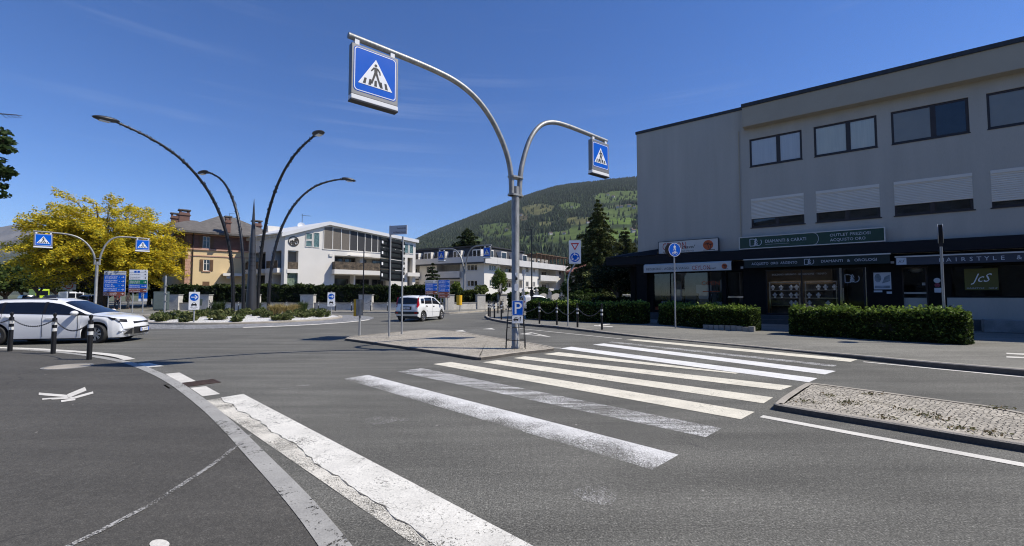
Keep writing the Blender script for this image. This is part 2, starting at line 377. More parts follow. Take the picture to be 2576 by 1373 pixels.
# ---------------------------------------------------------------- sky, sun
SUN = V((.665, -.06, .80)).normalized()
el = math.asin(SUN.z); az = math.atan2(SUN.x, SUN.y)
W = bpy.data.worlds.new('World'); S.world = W; W.use_nodes = True; wt = W.node_tree; wt.nodes.clear()
wo = wt.nodes.new('ShaderNodeOutputWorld'); bg = wt.nodes.new('ShaderNodeBackground'); wt.links.new(bg.outputs[0], wo.inputs[0])
sky = wt.nodes.new('ShaderNodeTexSky'); sky.sky_type = 'NISHITA'; sky.sun_disc = False; sky.sun_elevation = el; sky.sun_rotation = az
sky.altitude = 600; sky.air_density = 1.0; sky.dust_density = .0; sky.ozone_density = 2.2
tcw = N(wt, 'TexCoord').outputs['Generated']
mpw = N(wt, 'Mapping'); mpw.inputs['Rotation'].default_value = (0, R(4), R(12)); mpw.inputs['Scale'].default_value = (1.0, 1.0, 26); L(wt, tcw, mpw.inputs[0])
cn = noise(wt, mpw.outputs[0], 1.4, 6, .6)
mp2 = N(wt, 'Mapping'); mp2.inputs['Scale'].default_value = (2, 2, 3); L(wt, tcw, mp2.inputs[0])
cg = ramp(wt, noise(wt, mp2.outputs[0], 1.0, 3), [(.45, 0), (.7, 1)])
cm = N(wt, 'Math', operation='MULTIPLY'); L(wt, ramp(wt, cn, [(.52, 0), (.76, .2)]), cm.inputs[0]); L(wt, cg, cm.inputs[1])
hs = N(wt, 'HueSaturation', Saturation=1.2, Value=1.0); L(wt, sky.outputs[0], hs.inputs['Color'])
tin = mixc(wt, 1.0, hs.outputs[0], (1.0, 1.18, 1.63), 'MULTIPLY'); skc = mixc(wt, cm.outputs[0], tin, (6.5, 7.6, 9.8)); L(wt, skc, bg.inputs[0]); bg.inputs[1].default_value = .079
sl = bpy.data.lights.new('sun', 'SUN'); sl.energy = 5.0; S.cycles.filter_width = 1.1; sl.angle = R(.53); sl.color = (1, .94, .84)
so = bpy.data.objects.new('sun', sl); COL.objects.link(so); so.rotation_euler = SUN.to_track_quat('Z', 'Y').to_euler(); so.location = (30, -5, 60)
S.view_settings.view_transform = 'Standard'; S.view_settings.look = 'None'; S.view_settings.exposure = 0.13; S.view_settings.gamma = 1
# ---------------------------------------------------------------- ground and road
struct(MB().quad((-14000, -300, -.08), (14000, -300, -.08), (14000, 14000, -.08), (-14000, 14000, -.08)).build('ground', mat('valley_ground', (.09, .1, .05), .9, 0, .3, .02)), 'flat valley floor behind and around the street', 'ground')
struct(MB().quad((-130, -12, 0), (70, -12, 0), (70, 110, 0), (-130, 110, 0)).build('road', M['road']), 'grey asphalt road leading into the roundabout', 'road')
G = gnd
def zz(x0, y0, s): return lambda x, y: ((x0 + x / s) / 1.2236, (y0 + y / s) / 1.2236)
zl = zz(0, 1050, 2.179); z3 = zz(1000, 680, 3.12); z2 = zz(500, 600, 3.12); zr = zz(2050, 980, 1.961); z4 = zz(1500, 560, 2.542); zm = zz(1000, 1000, 2.019); za = zz(0, 600, 2.64)
# left pavement with its flush granite edge
edge = [(-30, 14.6), (-14.88, 12.8), (-13.24, 12.36), (-11.34, 11.56), (-9.27, 10.41), (-8.1, 9.55), (-6.39, 8.15), (-4.45, 6.3), (-3.35, 5.17), (-2.68, 4.45), (-1.79, 3.5), (-1.24, 2.87), (-.5, 1.95), (.6, .5), (2.6, -2.4), (5, -6)]
edge = chaikin(edge, 2)
struct(MB().slab(edge + [(-40, -8), (-40, 15)], -.02, .012).build('left_pavement', M['path']), 'dark asphalt pavement at the near left corner', 'pavement')
eo = offset(edge, .165)
mb = MB()
for i in range(len(edge) - 1):
    mb.quad((*edge[i], .017), (*edge[i + 1], .017), (*eo[i + 1], .016), (*eo[i], .016)); mb.quad((*eo[i], .016), (*eo[i + 1], .016), (*eo[i + 1], -.01), (*eo[i], -.01))
struct(mb.build('kerb_strip', M['strip']), 'pale flush granite strip edging the left pavement', 'kerb')
def island(name, pts, z, w, top, label, kname, klabel, closed=True, k=1):
    o = chaikin(pts, k, True)
    A = sum(o[i][0] * o[(i + 1) % len(o)][1] - o[(i + 1) % len(o)][0] * o[i][1] for i in range(len(o)))
    if A < 0: o = o[::-1]
    i1 = offset(o, .02, True); i2 = offset(o, w, True); n = len(o); mb = MB()
    for i in range(n):
        j = (i + 1) % n
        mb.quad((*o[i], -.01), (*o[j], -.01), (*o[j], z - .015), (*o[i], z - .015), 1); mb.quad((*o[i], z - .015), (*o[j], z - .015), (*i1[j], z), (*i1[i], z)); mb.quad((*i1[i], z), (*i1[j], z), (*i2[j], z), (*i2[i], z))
    struct(mb.build(kname, [M['kerb'], M['kerbshade']]), klabel, 'kerb')
    struct(MB().slab(i2, -.01, z - .008, bottom=False).build(name, top), label, 'traffic island')
IH = .085
mid = [G(u, v, IH) for u, v in ((851, 848), (925, 857.5), (1000, 868), (1100, 882), (1195, 897), (1215, 897.5), (1300, 885), (1392, 875.5), (1394, 872), (1345, 863), (1288, 854), (1220, 844), (1158, 833), (1090, 828.5), (1050, 829), (960, 838))]
island('middle_island', mid, IH, .11, M['setts'], 'cobbled traffic island under the tall crossing gantry', 'middle_island_kerb', 'stone kerb round the island under the gantry')
nea = [G(u, v, IH) for u, v in ((1941, 1013), (1960, 1018), (2300, 1072), (2576, 1117), (2900, 1165))] + [(7, 1.6), (10, -1.4), (11.2, -.4)] + [G(u, v, IH) for u, v in ((2900, 1120), (2576, 1031), (2240, 987), (2040, 961), (2020, 963))]
island('near_island', nea, IH, .11, M['setts'], 'cobbled traffic island in the near right road', 'near_island_kerb', 'stone kerb round the near right island', k=1)
# right pavement, kerb dropped at the crossing
kr = [(60, -47), (30, -15), (20, -3.4), (13.2, 5.05), (10.06, 8.67), (9.57, 9.2), (9.0, 9.95), (8.55, 11.0), (8.15, 11.9), (7.15, 13.47), (5.5, 15.6), (4.99, 16.1), (3.7, 17.9), (2.42, 20.3), (1.3, 21.6), (.31, 22.9), (-.8, 25.4), (-1.5, 27.8), (-1.85, 30.2), (-1.98, 32.6), (-1.6, 34.6), (-.6, 36.4), (2, 39.5), (8, 45.5), (30, 66)]
kh = [.13] * 6 + [.12, .10, .06, .045, .045, .06, .09, .11] + [.12] * 11
kr3 = chaikin([(p[0], p[1], h) for p, h in zip(kr, kh)], 2)
kp = [(p[0], p[1]) for p in kr3]; hh = [p[2] for p in kr3]
k1 = offset(kp, -.02); k2 = offset(kp, -.16); k3 = offset(kp, -.9); mb = MB(); ms = MB()
for i in range(len(kp) - 1):
    j = i + 1; a, b = hh[i], hh[j]
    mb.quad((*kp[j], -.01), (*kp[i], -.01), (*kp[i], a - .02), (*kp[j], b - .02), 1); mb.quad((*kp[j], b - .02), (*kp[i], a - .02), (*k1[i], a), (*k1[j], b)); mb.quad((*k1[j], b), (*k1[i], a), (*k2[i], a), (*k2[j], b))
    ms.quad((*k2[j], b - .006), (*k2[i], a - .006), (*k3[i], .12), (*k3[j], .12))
struct(mb.build('right_kerb', [M['kerb'], M['kerbshade']]), 'stone kerb of the right pavement dropping at the crossing', 'kerb')
ms.slab(k3 + [(60, 66), (75, 20), (75, -47)], 0, .12, bottom=False)
struct(ms.build('right_pavement', M['walk']), 'light grey pavement in front of the shops', 'pavement')
# far pavement beyond the roundabout
kf = [(-75, 36), (-45, 33), (-30, 31.2), (-26.2, 32.0), (-24.5, 34.5), (-21.5, 37.0), (-16, 38.0), (-10, 37.9), (-6.5, 36.6), (-5.0, 36.2), (-3.8, 38.0), (-2.6, 41.3), (-1.0, 44.5), (3, 49.5), (10, 56.5), (32, 78)]
kf = chaikin(kf, 2); f1 = offset(kf, .02); f2 = offset(kf, .17); mb = MB()
for i in range(len(kf) - 1):
    j = i + 1
    mb.quad((*kf[i], -.01), (*kf[j], -.01), (*kf[j], .105), (*kf[i], .105)); mb.quad((*kf[i], .105), (*kf[j], .105), (*f1[j], .125), (*f1[i], .125)); mb.quad((*f1[i], .125), (*f1[j], .125), (*f2[j], .125), (*f2[i], .125))
struct(mb.build('far_kerb', M['kerb']), 'kerb of the pavement beyond the roundabout', 'kerb')
struct(MB().slab(f2 + [(20, 85), (-75, 85)], 0, .118, bottom=False).build('far_pavement', M['walk']), 'pavement along the wall beyond the roundabout', 'pavement')
# roundabout
RC = (-16.3, 27.5)
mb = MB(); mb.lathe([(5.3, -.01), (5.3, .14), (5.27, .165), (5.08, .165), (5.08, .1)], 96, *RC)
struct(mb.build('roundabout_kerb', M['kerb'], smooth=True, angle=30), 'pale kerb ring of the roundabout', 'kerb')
struct(MB().lathe([(7.3, .005), (7.2, .02), (5.3, .07)], 96, *RC).build('roundabout_apron', M['apron'], smooth=True), 'grey cobbled apron ring round the roundabout', 'apron')
m, nt, b, out = nodes('white_gravel'); tc = N(nt, 'TexCoord').outputs['Object']; vo = N(nt, 'TexVoronoi', Scale=17.0); L(nt, tc, vo.inputs['Vector'])
gc = ramp(nt, vo.outputs['Color'], [(0, (.36, .34, .31)), (.45, (.66, .65, .62)), (1, (.82, .81, .79))]); gc = mixc(nt, 1.0, gc, ramp(nt, noise(nt, tc, .9, 4), [(.3, .82), (.7, 1.08)]), 'MULTIPLY'); L(nt, gc, b.inputs['Base Color']); b.inputs['Roughness'].default_value = .9
bp = N(nt, 'Bump', Strength=1.0, Distance=.05); L(nt, vo.outputs['Distance'], bp.inputs['Height']); L(nt, bp.outputs[0], b.inputs['Normal']); M['gravel'] = m
struct(MB().lathe([(5.08, .13), (4.4, .19), (3, .27), (1.5, .32), (0, .34)], 64, *RC).build('gravel_mound', M['gravel'], smooth=True), 'white gravel bed filling the roundabout', 'gravel bed')
mb = MB()
for i in range(24):
    a0 = R(-62 + i * 2.6); a1 = R(-62 + (i + 1) * 2.6); q = lambda r, a, z: (RC[0] + r * math.cos(a), RC[1] + r * math.sin(a), z)
    mb.quad(q(7.25, a0, .03), q(7.42, a0, .012), q(7.42, a1, .012), q(7.25, a1, .03))
# ---------------------------------------------------------------- painted markings
mb2 = mb
struct(mb2.build('apron_line', M['line']), 'thin white line round the cobbled apron', 'road marking')
def stripe(name, p, m, label, z=.005, jag=0, n=14):
    """p: four ground points a,b (far end), c,d (near end); real UVs along and across"""
    a, b, c, d = [V(q) for q in p]; vs = []; jr = random.Random(4); jw = 0; fs = []; uv = []
    for i in range(n + 1):
        t = i / n
        for k in range(3):
            s = k / 2; v = (a.lerp(d, t)).lerp(b.lerp(c, t), s)
            if jag and k == 0: jw = jw * .8 + jr.uniform(-jag, jag); v = v + (b - a).normalized() * jw
            vs.append((v.x, v.y, z)); uv.append((t, s))
    for i in range(n):
        for k in range(2): fs.append((i * 3 + k, i * 3 + 3 + k, i * 3 + 4 + k, i * 3 + 1 + k))
    o = MB().add(vs, fs).build(name, m); u = o.data.uv_layers.new(name='UVMap')
    for l in o.data.loops: u.data[l.index].uv = uv[l.vertex_index]
    return struct(o, label, 'road marking')
def rect(p, q, w):   # centre line p-q and width
    d = V((q[0] - p[0], q[1] - p[1])).normalized(); n = V((d.y, -d.x)) * w / 2
    P_, Q = V(p), V(q); return [tuple(P_ - n), tuple(P_ + n), tuple(Q + n), tuple(Q - n)]
def ex(a, b):
    a, b = V(G(*a)), V(G(*b)); return tuple(a + (b - a) * 1.5)
stripe('crossing_stripe', [G(515, 1008), G(575, 998), ex((575, 998), (1125, 1373)), ex((515, 1008), (1044, 1373))], M['under'], 'broad speckled older band of the nearest crossing stripe')
stripe('crossing_stripe', [G(558, 1001), G(612, 992), ex((612, 992), (1335, 1373)), ex((558, 1001), (1108, 1373))], M['near'], 'broad cracked white stripe nearest the camera', .009, .022, 110)
nv_ = [v.co.copy() for v in bpy.data.objects['crossing_stripe.001'].data.vertices][0::3]; mb = MB()
for i in range(len(nv_) - 1):
    w0, w1 = max(0, .0055 * math.sin(i * 1.7)), max(0, .0055 * math.sin((i + 1) * 1.7)); p_, q_ = nv_[i], nv_[i + 1]; mb.quad((p_.x - w0, p_.y - w0, .010), (p_.x + w0, p_.y + w0, .010), (q_.x + w1, q_.y + w1, .010), (q_.x - w1, q_.y - w1, .010))
struct(mb.build('paint_crack', mat('crack_dark', (.17, .16, .14), .9)), 'dark crack running along the nearest crossing stripe', 'road crack')
D_ = V((.712, -.702))
def par(a, b, L1): a, b = V(a), V(b); return [tuple(a), tuple(b), tuple(b + D_ * L1), tuple(a + D_ * L1)]
stripe('crossing_stripe', [(-3.19, 8.37), (-2.85, 8.76), (1.66, 4.44), (1.28, 4.07)], M['old'], 'worn powdery crossing stripe beyond the nearest one')
stripe('crossing_stripe', [(-2.37, 9.14), (-1.97, 9.58), (2.50, 5.30), (2.17, 4.98)], M['old2'], 'almost worn away streaky crossing stripe')
stripe('crossing_stripe', [(-1.81, 10.12), (-1.44, 10.43), (3.30, 6.03), (2.93, 5.68)], M['cream'], 'cream crossing stripe just left of the island corner')
stripe('crossing_stripe', [(-.69, 10.38), (-.36, 10.72), (4.05, 6.87), (3.69, 6.5)], M['cream'], 'cream crossing stripe starting at the island corner')
stripe('crossing_stripe', [(.03, 11.06), (.33, 11.38), (4.90, 7.72), (4.48, 7.38)], M['cream'], 'cream crossing stripe starting at the island kerb')
stripe('crossing_stripe', [(.83, 11.80), (1.3, 12.2), (4.62, 8.98), (4.5, 8.9)], M['cream'], 'tapering cream crossing stripe under the gantry side')
stripe('crossing_stripe', [(1.42, 13.0), (1.82, 13.45), (5.82, 8.42), (5.4, 8.04)], M['white'], 'bright white crossing stripe beside the near right island')
stripe('crossing_stripe', [(2.57, 14.0), (2.99, 14.34), (6.75, 9.2), (6.25, 8.82)], M['white'], 'bright white crossing stripe in the far lane')
stripe('crossing_stripe', [(3.2, 14.7), (3.4, 14.9), (7.35, 9.98), (7.1, 9.75)], M['old2'], 'faint streaky remains of a stripe in the far lane')
stripe('crossing_stripe', [(4.0, 15.45), (4.4, 15.72), (8.5, 10.85), (8.02, 10.45)], M['cream'], 'cream crossing stripe nearest the shops')
stripe('edge_line', rect((8.33, 10.46), (14.2, 3.3), .13), M['line'], 'thin white edge line by the right kerb')
stripe('edge_line', rect((3.27, 5.82), (8.6, .1), .14), M['line'], 'white line beside the near right island')
stripe('edge_line', rect((.25, 13.4), (1.45, 13.1), .12), M['line'], 'short white line beyond the gantry island')
stripe('edge_line', rect((3.95, 15.8), (-.2, 21.3), .10), M['line'], 'thin white line along the right kerb towards the roundabout')
stripe('edge_line', rect((-5.0, 35.3), (-1.9, 40.6), .16), M['line'], 'white line by the far kerb right of the small white car')
bl = chaikin([(-20, 13.75), (-14.7, 12.95), (-12.49, 12.25), (-11.04, 11.7), (-10.1, 11.2), (-9.35, 10.62)], 2)
mb = MB(); bo = offset(bl, .22)
for i in range(len(bl) - 1): mb.quad((*bl[i], .02), (*bl[i + 1], .02), (*bo[i + 1], .02), (*bo[i], .02))
struct(mb.build('edge_line', M['line']), 'white line along the edge behind the left bollards', 'road marking')
for q, lab in (([(-8.7, 10.10), (-8.48, 10.3), (-7.75, 9.83), (-7.95, 9.65)], 'white dash at the tip of the sign shadow'), ([(-6.97, 8.88), (-6.80, 9.03), (-5.82, 8.14), (-5.98, 7.97)], 'white dash above the drain grate'), ([(-5.5, 7.56), (-5.33, 7.7), (-4.68, 7.1), (-4.85, 6.94)], 'white dash below the drain grate')):
    stripe('lane_dash', q, M['line'], lab)
for p, lab in (([G(*z3(1225, 1060)), G(*z3(1320, 1048)), G(*z3(1355, 1063))], 'white give way triangle nearest the gantry island'), ([G(*z3(1505, 1039)), G(*z3(1600, 1030)), G(*z3(1637, 1043))], 'white give way triangle in the middle of the lane'), ([G(*z3(1385, 1050)), G(*z3(1460, 1042)), G(*z3(1490, 1052))], 'faded give way triangle between two brighter ones'), ([G(*z3(1650, 1030)), G(*z3(1720, 1022)), G(*z3(1760, 1032))], 'faded give way triangle nearest the right kerb')):
    struct(MB().add([(x, y, .006) for x, y in p], [(0, 1, 2)]).build('give_way_triangle', M['ghost'] if 'faded' in lab else M['line']), lab, 'road marking')
tri = [V(G(*z4(x, y))) for x, y in ((250, 1190), (345, 1177), (505, 1214))]; c = (tri[0] + tri[1] + tri[2]) / 3; inn = [c + (p - c) * .55 for p in tri]
mb = MB(); mb.add([(p.x, p.y, .006) for p in tri + inn], [(0, 1, 4, 3), (1, 2, 5, 4), (2, 0, 3, 5)])
struct(mb.build('give_way_outline', M['line']), 'white give way triangle outline beside the gantry pole', 'road marking')
# walking figure painted on the left pavement, thin line, ghost spots
mb = MB()
for a, b_, w in (((260, 352), (455, 368), 16), ((455, 368), (575, 318), 26), ((345, 385), (500, 378), 12), ((500, 378), (625, 343), 14), ((410, 402), (505, 388), 13), ((283, 388), (345, 383), 9)):
    d = V((b_[0] - a[0], b_[1] - a[1])).normalized(); n = V((-d.y, d.x)) * w / 2
    mb.add([(*G(*zl(a[0] + n.x, a[1] + n.y), .018), .018), (*G(*zl(b_[0] + n.x, b_[1] + n.y), .018), .018), (*G(*zl(b_[0] - n.x, b_[1] - n.y), .018), .018), (*G(*zl(a[0] - n.x, a[1] - n.y), .018), .018)], [(3, 2, 1, 0)])
struct(mb.build('pavement_figure', M['line']), 'white walking figure painted on the left pavement', 'road marking')
mb = MB(); o = [(G(*zl(1070 + 68 * math.cos(t), 1360 + 32 * math.sin(t)), .018)) for t in [i * PI / 8 for i in range(16)]]
struct(mb.add([(x, y, .018) for x, y in o], [tuple(range(15, -1, -1))]).build('pavement_spot', M['line']), 'white paint spot at the near edge of the left pavement', 'road marking')
ln = chaikin([G(*zl(x, y)) for x, y in ((1660, 640), (1560, 722), (1440, 820), (1290, 920), (1150, 1010), (1000, 1110), (840, 1190), (650, 1290), (480, 1372), (300, 1460))], 2)
mb = MB(); lo = offset(ln, .045)
for i in range(len(ln) - 1): mb.quad((*ln[i], .021), (*ln[i + 1], .021), (*lo[i + 1], .021), (*lo[i], .021))
struct(mb.build('scuffed_line', M['scuff']), 'thin scuffed white line curving over the left pavement', 'road marking')
for (x, y, r, lab) in ((1690, 1055, .15, 'powdery white patch on the near lane'), (350, 592, .17, 'faint paint patch between two worn stripes'), (495, 590, .06, 'small white paint fleck between two worn stripes')):
    cx, cy = G(*zm(x, y)); n = 18; mb = MB(); mb.add([(cx + r * (1 + .3 * random.random()) * math.cos(2 * PI * i / n), cy + r * (1 + .3 * random.random()) * math.sin(2 * PI * i / n), .0055) for i in range(n)], [tuple(range(n))])
    struct(mb.build('paint_patch', M['ghost']), lab, 'road marking')
for (x, y, w, lab) in ((1920, 318, .07, 'short paint trace left of the worn stripes'), (2030, 299, .1, 'slightly wider paint trace beside the short one')):
    cx, cy = G(*zl(x, y)); stripe('paint_trace', rect((cx - .1, cy - .03), (cx + .1, cy + .04), w), M['ghost'], lab)
mb = MB()
for a, b_ in (((835, 1120), (980, 1130)), ((870, 1118), (960, 1108))): 
    mb.add([(*G(*z4(a[0], a[1]), .124), .126), (*G(*z4(b_[0], b_[1]), .124), .126), (*G(*z4(b_[0], b_[1] + 6), .124), .126), (*G(*z4(a[0], a[1] + 6), .124), .126)], [(3, 2, 1, 0)])
struct(mb.build('pavement_symbol', M['line']), 'white bicycle path symbol on the right pavement', 'road marking')
mb = MB()
for yy in (210, 231):
    mb.add([(*G(*zr(2055, yy - 3), .124), .126), (*G(*zr(2260, yy + 6), .124), .126), (*G(*zr(2260, yy + 14), .124), .126), (*G(*zr(2055, yy + 5), .124), .126)], [(3, 2, 1, 0)])
struct(mb.build('path_symbol', M['line']), 'double white mark on the pavement at the right edge', 'road marking')
# manhole and drain
mb = MB(); cx, cy = G(*zl(455, 168), .02)
o = thing('manhole_cover', 'round pale manhole cover in the left pavement', 'manhole cover', (cx, cy, .012))
MB().lathe([(.36, 0), (.36, .006), (.31, .006), (.31, .003), (0, .003)], 28).build('lid', M['kerb'], o); MB().lathe([(.42, 0), (.42, .009), (.365, .009), (.365, 0)], 28).build('rim', M['kerbdark'], o)
dr = [V(G(*zl(x, y))) for x, y in ((1165, 293), (1375, 262), (1415, 285), (1200, 312))]
cx, cy = sum((p.x for p in dr)) / 4, sum((p.y for p in dr)) / 4; o = thing('drain_grate', 'rusty street drain grate between two white dashes', 'drain grate', (cx, cy, 0), R(48))
mb = MB(); mb.rim(-.36, .36, -.2, .2, .03, 0, .01); mg = MB()
rs = mat('rusty_iron', (.075, .05, .042), .8, .4, .35, 9); mf = MB()
mf.box(-.38, .38, -.22, -.19, .002, .012); mf.box(-.38, .38, .19, .22, .002, .012); mf.box(-.38, -.35, -.19, .19, .002, .012); mf.box(.35, .38, -.19, .19, .002, .012)
mf.build('frame', rs, o)
for i in range(9): y = -.165 + i * .041; mg.box(-.35, .35, y - .011, y + .011, .003, .01)
mg.build('bars', rs, o); MB().quad((-.35, -.19, .0025), (.35, -.19, .0025), (.35, .19, .0025), (-.35, .19, .0025)).build('pit', M['black'], o)
# ---------------------------------------------------------------- street furniture
def ped_sign(par, x0, x1, z0, z1, yb, name='crossing_sign', bluebox=None):
    """illuminated pedestrian crossing box hanging under the arm (local x-z, front -y)"""
    w = x1 - x0; cx = (x0 + x1) / 2; d = .16
    s = MB().bbox(x0, x1, yb - d / 2, yb + d / 2, z0 + .14, z1, .012).build(name, M['alu'], par)
    MB().bbox(x0, x1, yb - d / 2 - .01, yb + d / 2 + .01, z0 + .03, z0 + .135, .01).build('lamp', M['lamp'], s); MB().box(x0, x1, yb - d / 2 - .015, yb + d / 2 + .015, z0, z0 + .03).build('lamp_tray', M['dark'], s)
    br = MB()
    for bx in (x0 + .13, x1 - .13): br.box(bx - .05, bx + .05, yb - .05, yb + .05, z1, z1 + .12)
    br.each('bracket', M['lamp'], s)
    q = min(w, z1 - z0 - .14) * .91 / 2; cz = (z0 + .14 + z1) / 2 + .02
    for sd in (1, -1):
        y = yb - sd * d / 2; f = (lambda p: [(a * 1 + cx, b + cz) for a, b in p])
        def put(nm, polys, mt, off):
            mb = MB()
            for p in polys:
                pp = f(p)
                if sd == 1: mb.flat(pp, y - off, .003)
                else: mb.flat([(2 * cx - a, b) for a, b in pp], y + off + .003, .003)
            mb.build(nm, mt, s)
        put('blue_face', [rrect(-q, q, -q, q, q * .16)], M['signblue'], .001)
        bo = rrect(-q * .97, q * .97, -q * .97, q * .97, q * .15); bi = rrect(-q * .935, q * .935, -q * .935, q * .935, q * .13)
        n = len(bo); mb = MB(); yy = y - sd * .006
        vs = [(a + cx, yy, b + cz) for a, b in bo + bi]; mb.add(vs, [((i, (i + 1) % n, (i + 1) % n + n, i + n)) for i in range(n)]); mb.build('border_line', M['signwhite'], s)
        T = .80 * q; put('triangle', [[(-T, -.62 * q), (T, -.62 * q), (0, .66 * q)]], M['signwhite'], .006)
        k = q * .62
        fig = [disc(0.0, .62 * k, .105 * k, 14), [(-.12 * k, .46 * k), (.13 * k, .46 * k), (.12 * k, .0), (-.1 * k, .0)],
               stroke((-.12 * k, .42 * k), (-.34 * k, .14 * k), .12 * k, .09 * k), stroke((.12 * k, .42 * k), (.3 * k, .2 * k), .12 * k, .1 * k), stroke((.3 * k, .22 * k), (.33 * k, .0), .1 * k, .08 * k),
               stroke((-.04 * k, .04 * k), (-.3 * k, -.78 * k), .16 * k, .12 * k), stroke((.05 * k, .04 * k), (.36 * k, -.82 * k), .16 * k, .12 * k), stroke((-.3 * k, -.75 * k), (-.40 * k, -.72 * k), .1 * k), stroke((.36 * k, -.8 * k), (.46 * k, -.76 * k), .1 * k)]
        bars = [[(x * k - .1 * k - x * .06 * k * 2, -.92 * k), (x * k + .1 * k - x * .06 * k * 2, -.92 * k), (x * k * .78 + .08 * k, -.5 * k), (x * k * .78 - .08 * k, -.5 * k)] for x in (-.96, -.5, 0, .5, .96)]
        put('walking_figure', fig + bars, M['signblack'], .010)
    return s
def gantry(name, label, loc, rz, La, za, Lb, zb, sa, sb, jz=4.35, group=None):
    """two arched arms on one pole, each with a lit crossing box; La left reach, Lb right reach"""
    t = thing(name, label, 'crossing gantry', loc, rz, group)
    MB().lathe([(.125, 0), (.125, .06), (.11, .08), (.11, jz + .25), (0, jz + .25)], 20).build('pole', M['steel'], t, True)
    for z, w in ((jz - .02, .05), (jz + .5, .045)):
        MB().slab(rrect(-.25, .25, -.13, .13, .12), z, z + w).build('clamp_plate', M['steel'], t)
    for sg, Ln, zt in ((-1, La, za), (1, Lb, zb)):
        h = zt - jz; x0 = .15
        if sg < 0: rel = [(0, .0), (.0, .17), (.02, .35), (.075, .54), (.16, .73), (.27, .875), (.40, .957), (.55, .985), (.75, .995), (1, 1.0)]
        else: rel = [(0, 0), (0, .12), (.012, .30), (.05, .50), (.11, .72), (.21, .90), (.34, .985), (.50, 1.0), (.70, .995), (1, .985)]
        pts = [(sg * (x0 + (Ln - x0) * a), 0, jz - .02 + h * b) for a, b in rel]
        sm = chaikin(pts, 2); MB().tube(sm, [.078 - .012 * i / len(sm) for i in range(len(sm))], 14).build('arm', M['steel'], t, True)
    for (x0, x1, z0, z1) in (sa, sb): ped_sign(t, x0, x1, z0, z1, 0)
    return t
gantry('crossing_gantry', 'tall grey gantry on the cobbled island with two lit crossing signs', (.1, 12.38, .08), R(40.6), 4.82, 7.17, 4.24, 6.96, (-4.77, -3.68, 5.72, 6.99), (3.34, 4.27, 5.58, 6.77), 4.34)
gantry('crossing_gantry', 'grey double armed crossing gantry in front of the yellow tree', ((242 - 1288) / F * 38, 38, .0), R(45), 3.85, 6.75, 3.48, 6.8, (-3.8, -2.72, 5.38, 6.55), (2.47, 3.5, 5.5, 6.62), 4.2)
gantry('crossing_gantry', 'grey double armed crossing gantry in front of the apartment block', ((1168 - 1288) / F * 45, 45, -.05), R(-36.9), 3.75, 6.55, 3.62, 6.55, (-3.8, -2.85, 5.2, 6.3), (2.62, 3.55, 5.2, 6.3), 4.0)
def pole_thing(name, label, cat, x, y, z, h, r, mt='post', rz=0, group=None):
    t = thing(name, label, cat, (x, y, z), rz, group); MB().lathe([(r, 0), (r, h), (0, h + r * .4)], 14).build('pole', M[mt], t, True); return t
def carrow(mb, x, z, s, y, ang=0):
    """right-pointing sign arrow centred at x,z"""
    c, d = math.cos(ang), math.sin(ang); f = lambda p: [(x + (a * c - b * d) * s, z + (a * d + b * c) * s) for a, b in p]
    for p in (stroke((-.5, 0), (.42, 0), .13), stroke((.48, .0), (.1, .36), .15), stroke((.48, 0), (.1, -.36), .15)): mb.flat(f(p), y, .003)
# parking sign strapped to the gantry pole, and the wire frame standing round its foot
px, py = .1, 12.38
o = thing('parking_sign', 'blue and white parking sign strapped to the gantry pole', 'parking sign', (px + .055, py - .16, .31), R(4)); o.scale = (.70, 1, .72)
fr = MB().flat(rrect(-.22, .22, .98, 1.55, .03), .0, .012).build('blue_panel', M['signblue'], o)
bo, bi = rrect(-.218, .218, .982, 1.548, .03), rrect(-.206, .206, .994, 1.536, .025); n = len(bo)
MB().add([(a, -.0135, b) for a, b in bo + bi], [(i, (i + 1) % n, (i + 1) % n + n, i + n) for i in range(n)]).build('border_line', M['signwhite'], fr)
outer = [(.02 + .15 * math.sin(a), 1.36 + .13 * math.cos(a)) for a in [PI * i / 12 for i in range(13)]]; inner = [(.02 + .075 * math.sin(a), 1.36 + .065 * math.cos(a)) for a in [PI * i / 12 for i in range(13)]]
outer = [(-.045, 1.49)] + outer + [(-.045, 1.23)]; inner = [(-.045, 1.425)] + inner + [(-.045, 1.295)]; n = len(outer); mb = MB()
mb.add([(a, -.017, b) for a, b in outer + inner], [(i, i + 1, i + 1 + n, i + n) for i in range(n - 1)]); zz_ = [1.04, 1.23, 1.295, 1.425, 1.49]
mb.add([(x_, -.017, q) for q in zz_ for x_ in (-.115, -.045)], [(2 * i, 2 * i + 1, 2 * i + 3, 2 * i + 2) for i in range(4)]); mb.weld().build('letter', M['signwhite'], fr)
pl = MB().flat(rrect(-.215, .215, .68, .972, .02), 0, .012).build('white_panel', M['signwhite'], o)
mb = MB(); mb.flat([(.1, .78), (.12, .78), (.12, .9), (.1, .9)], -.013, .004); mb.flat([(.07, .87), (.15, .87), (.11, .94)], -.013, .004)
mb.flat([(-.165, .79), (.03, .79), (.03, .885), (-.0, .885), (-.01, .905), (-.11, .905), (-.135, .85), (-.165, .84)], -.013, .004); mb.build('camper_pictogram', M['signblack'], pl)
mb = MB(); mb.flat([(-.12, .845), (-.085, .845), (-.085, .885), (-.105, .885)], -.0175, .003); mb.flat([(-.05, .85), (.01, .85), (.01, .88), (-.05, .88)], -.0175, .003); mb.build('camper_windows', M['signwhite'], pl)
mb = MB(); mb.flat(disc(-.115, .79, .022), -.0175, .003); mb.flat(disc(-.01, .79, .022), -.0175, .003); mb.build('camper_wheels', M['signblack'], pl)
o = thing('wire_stand', 'thin black wire poster stand round the foot of the gantry pole', 'wire stand', (px, py, .085), R(4))
mb = MB()
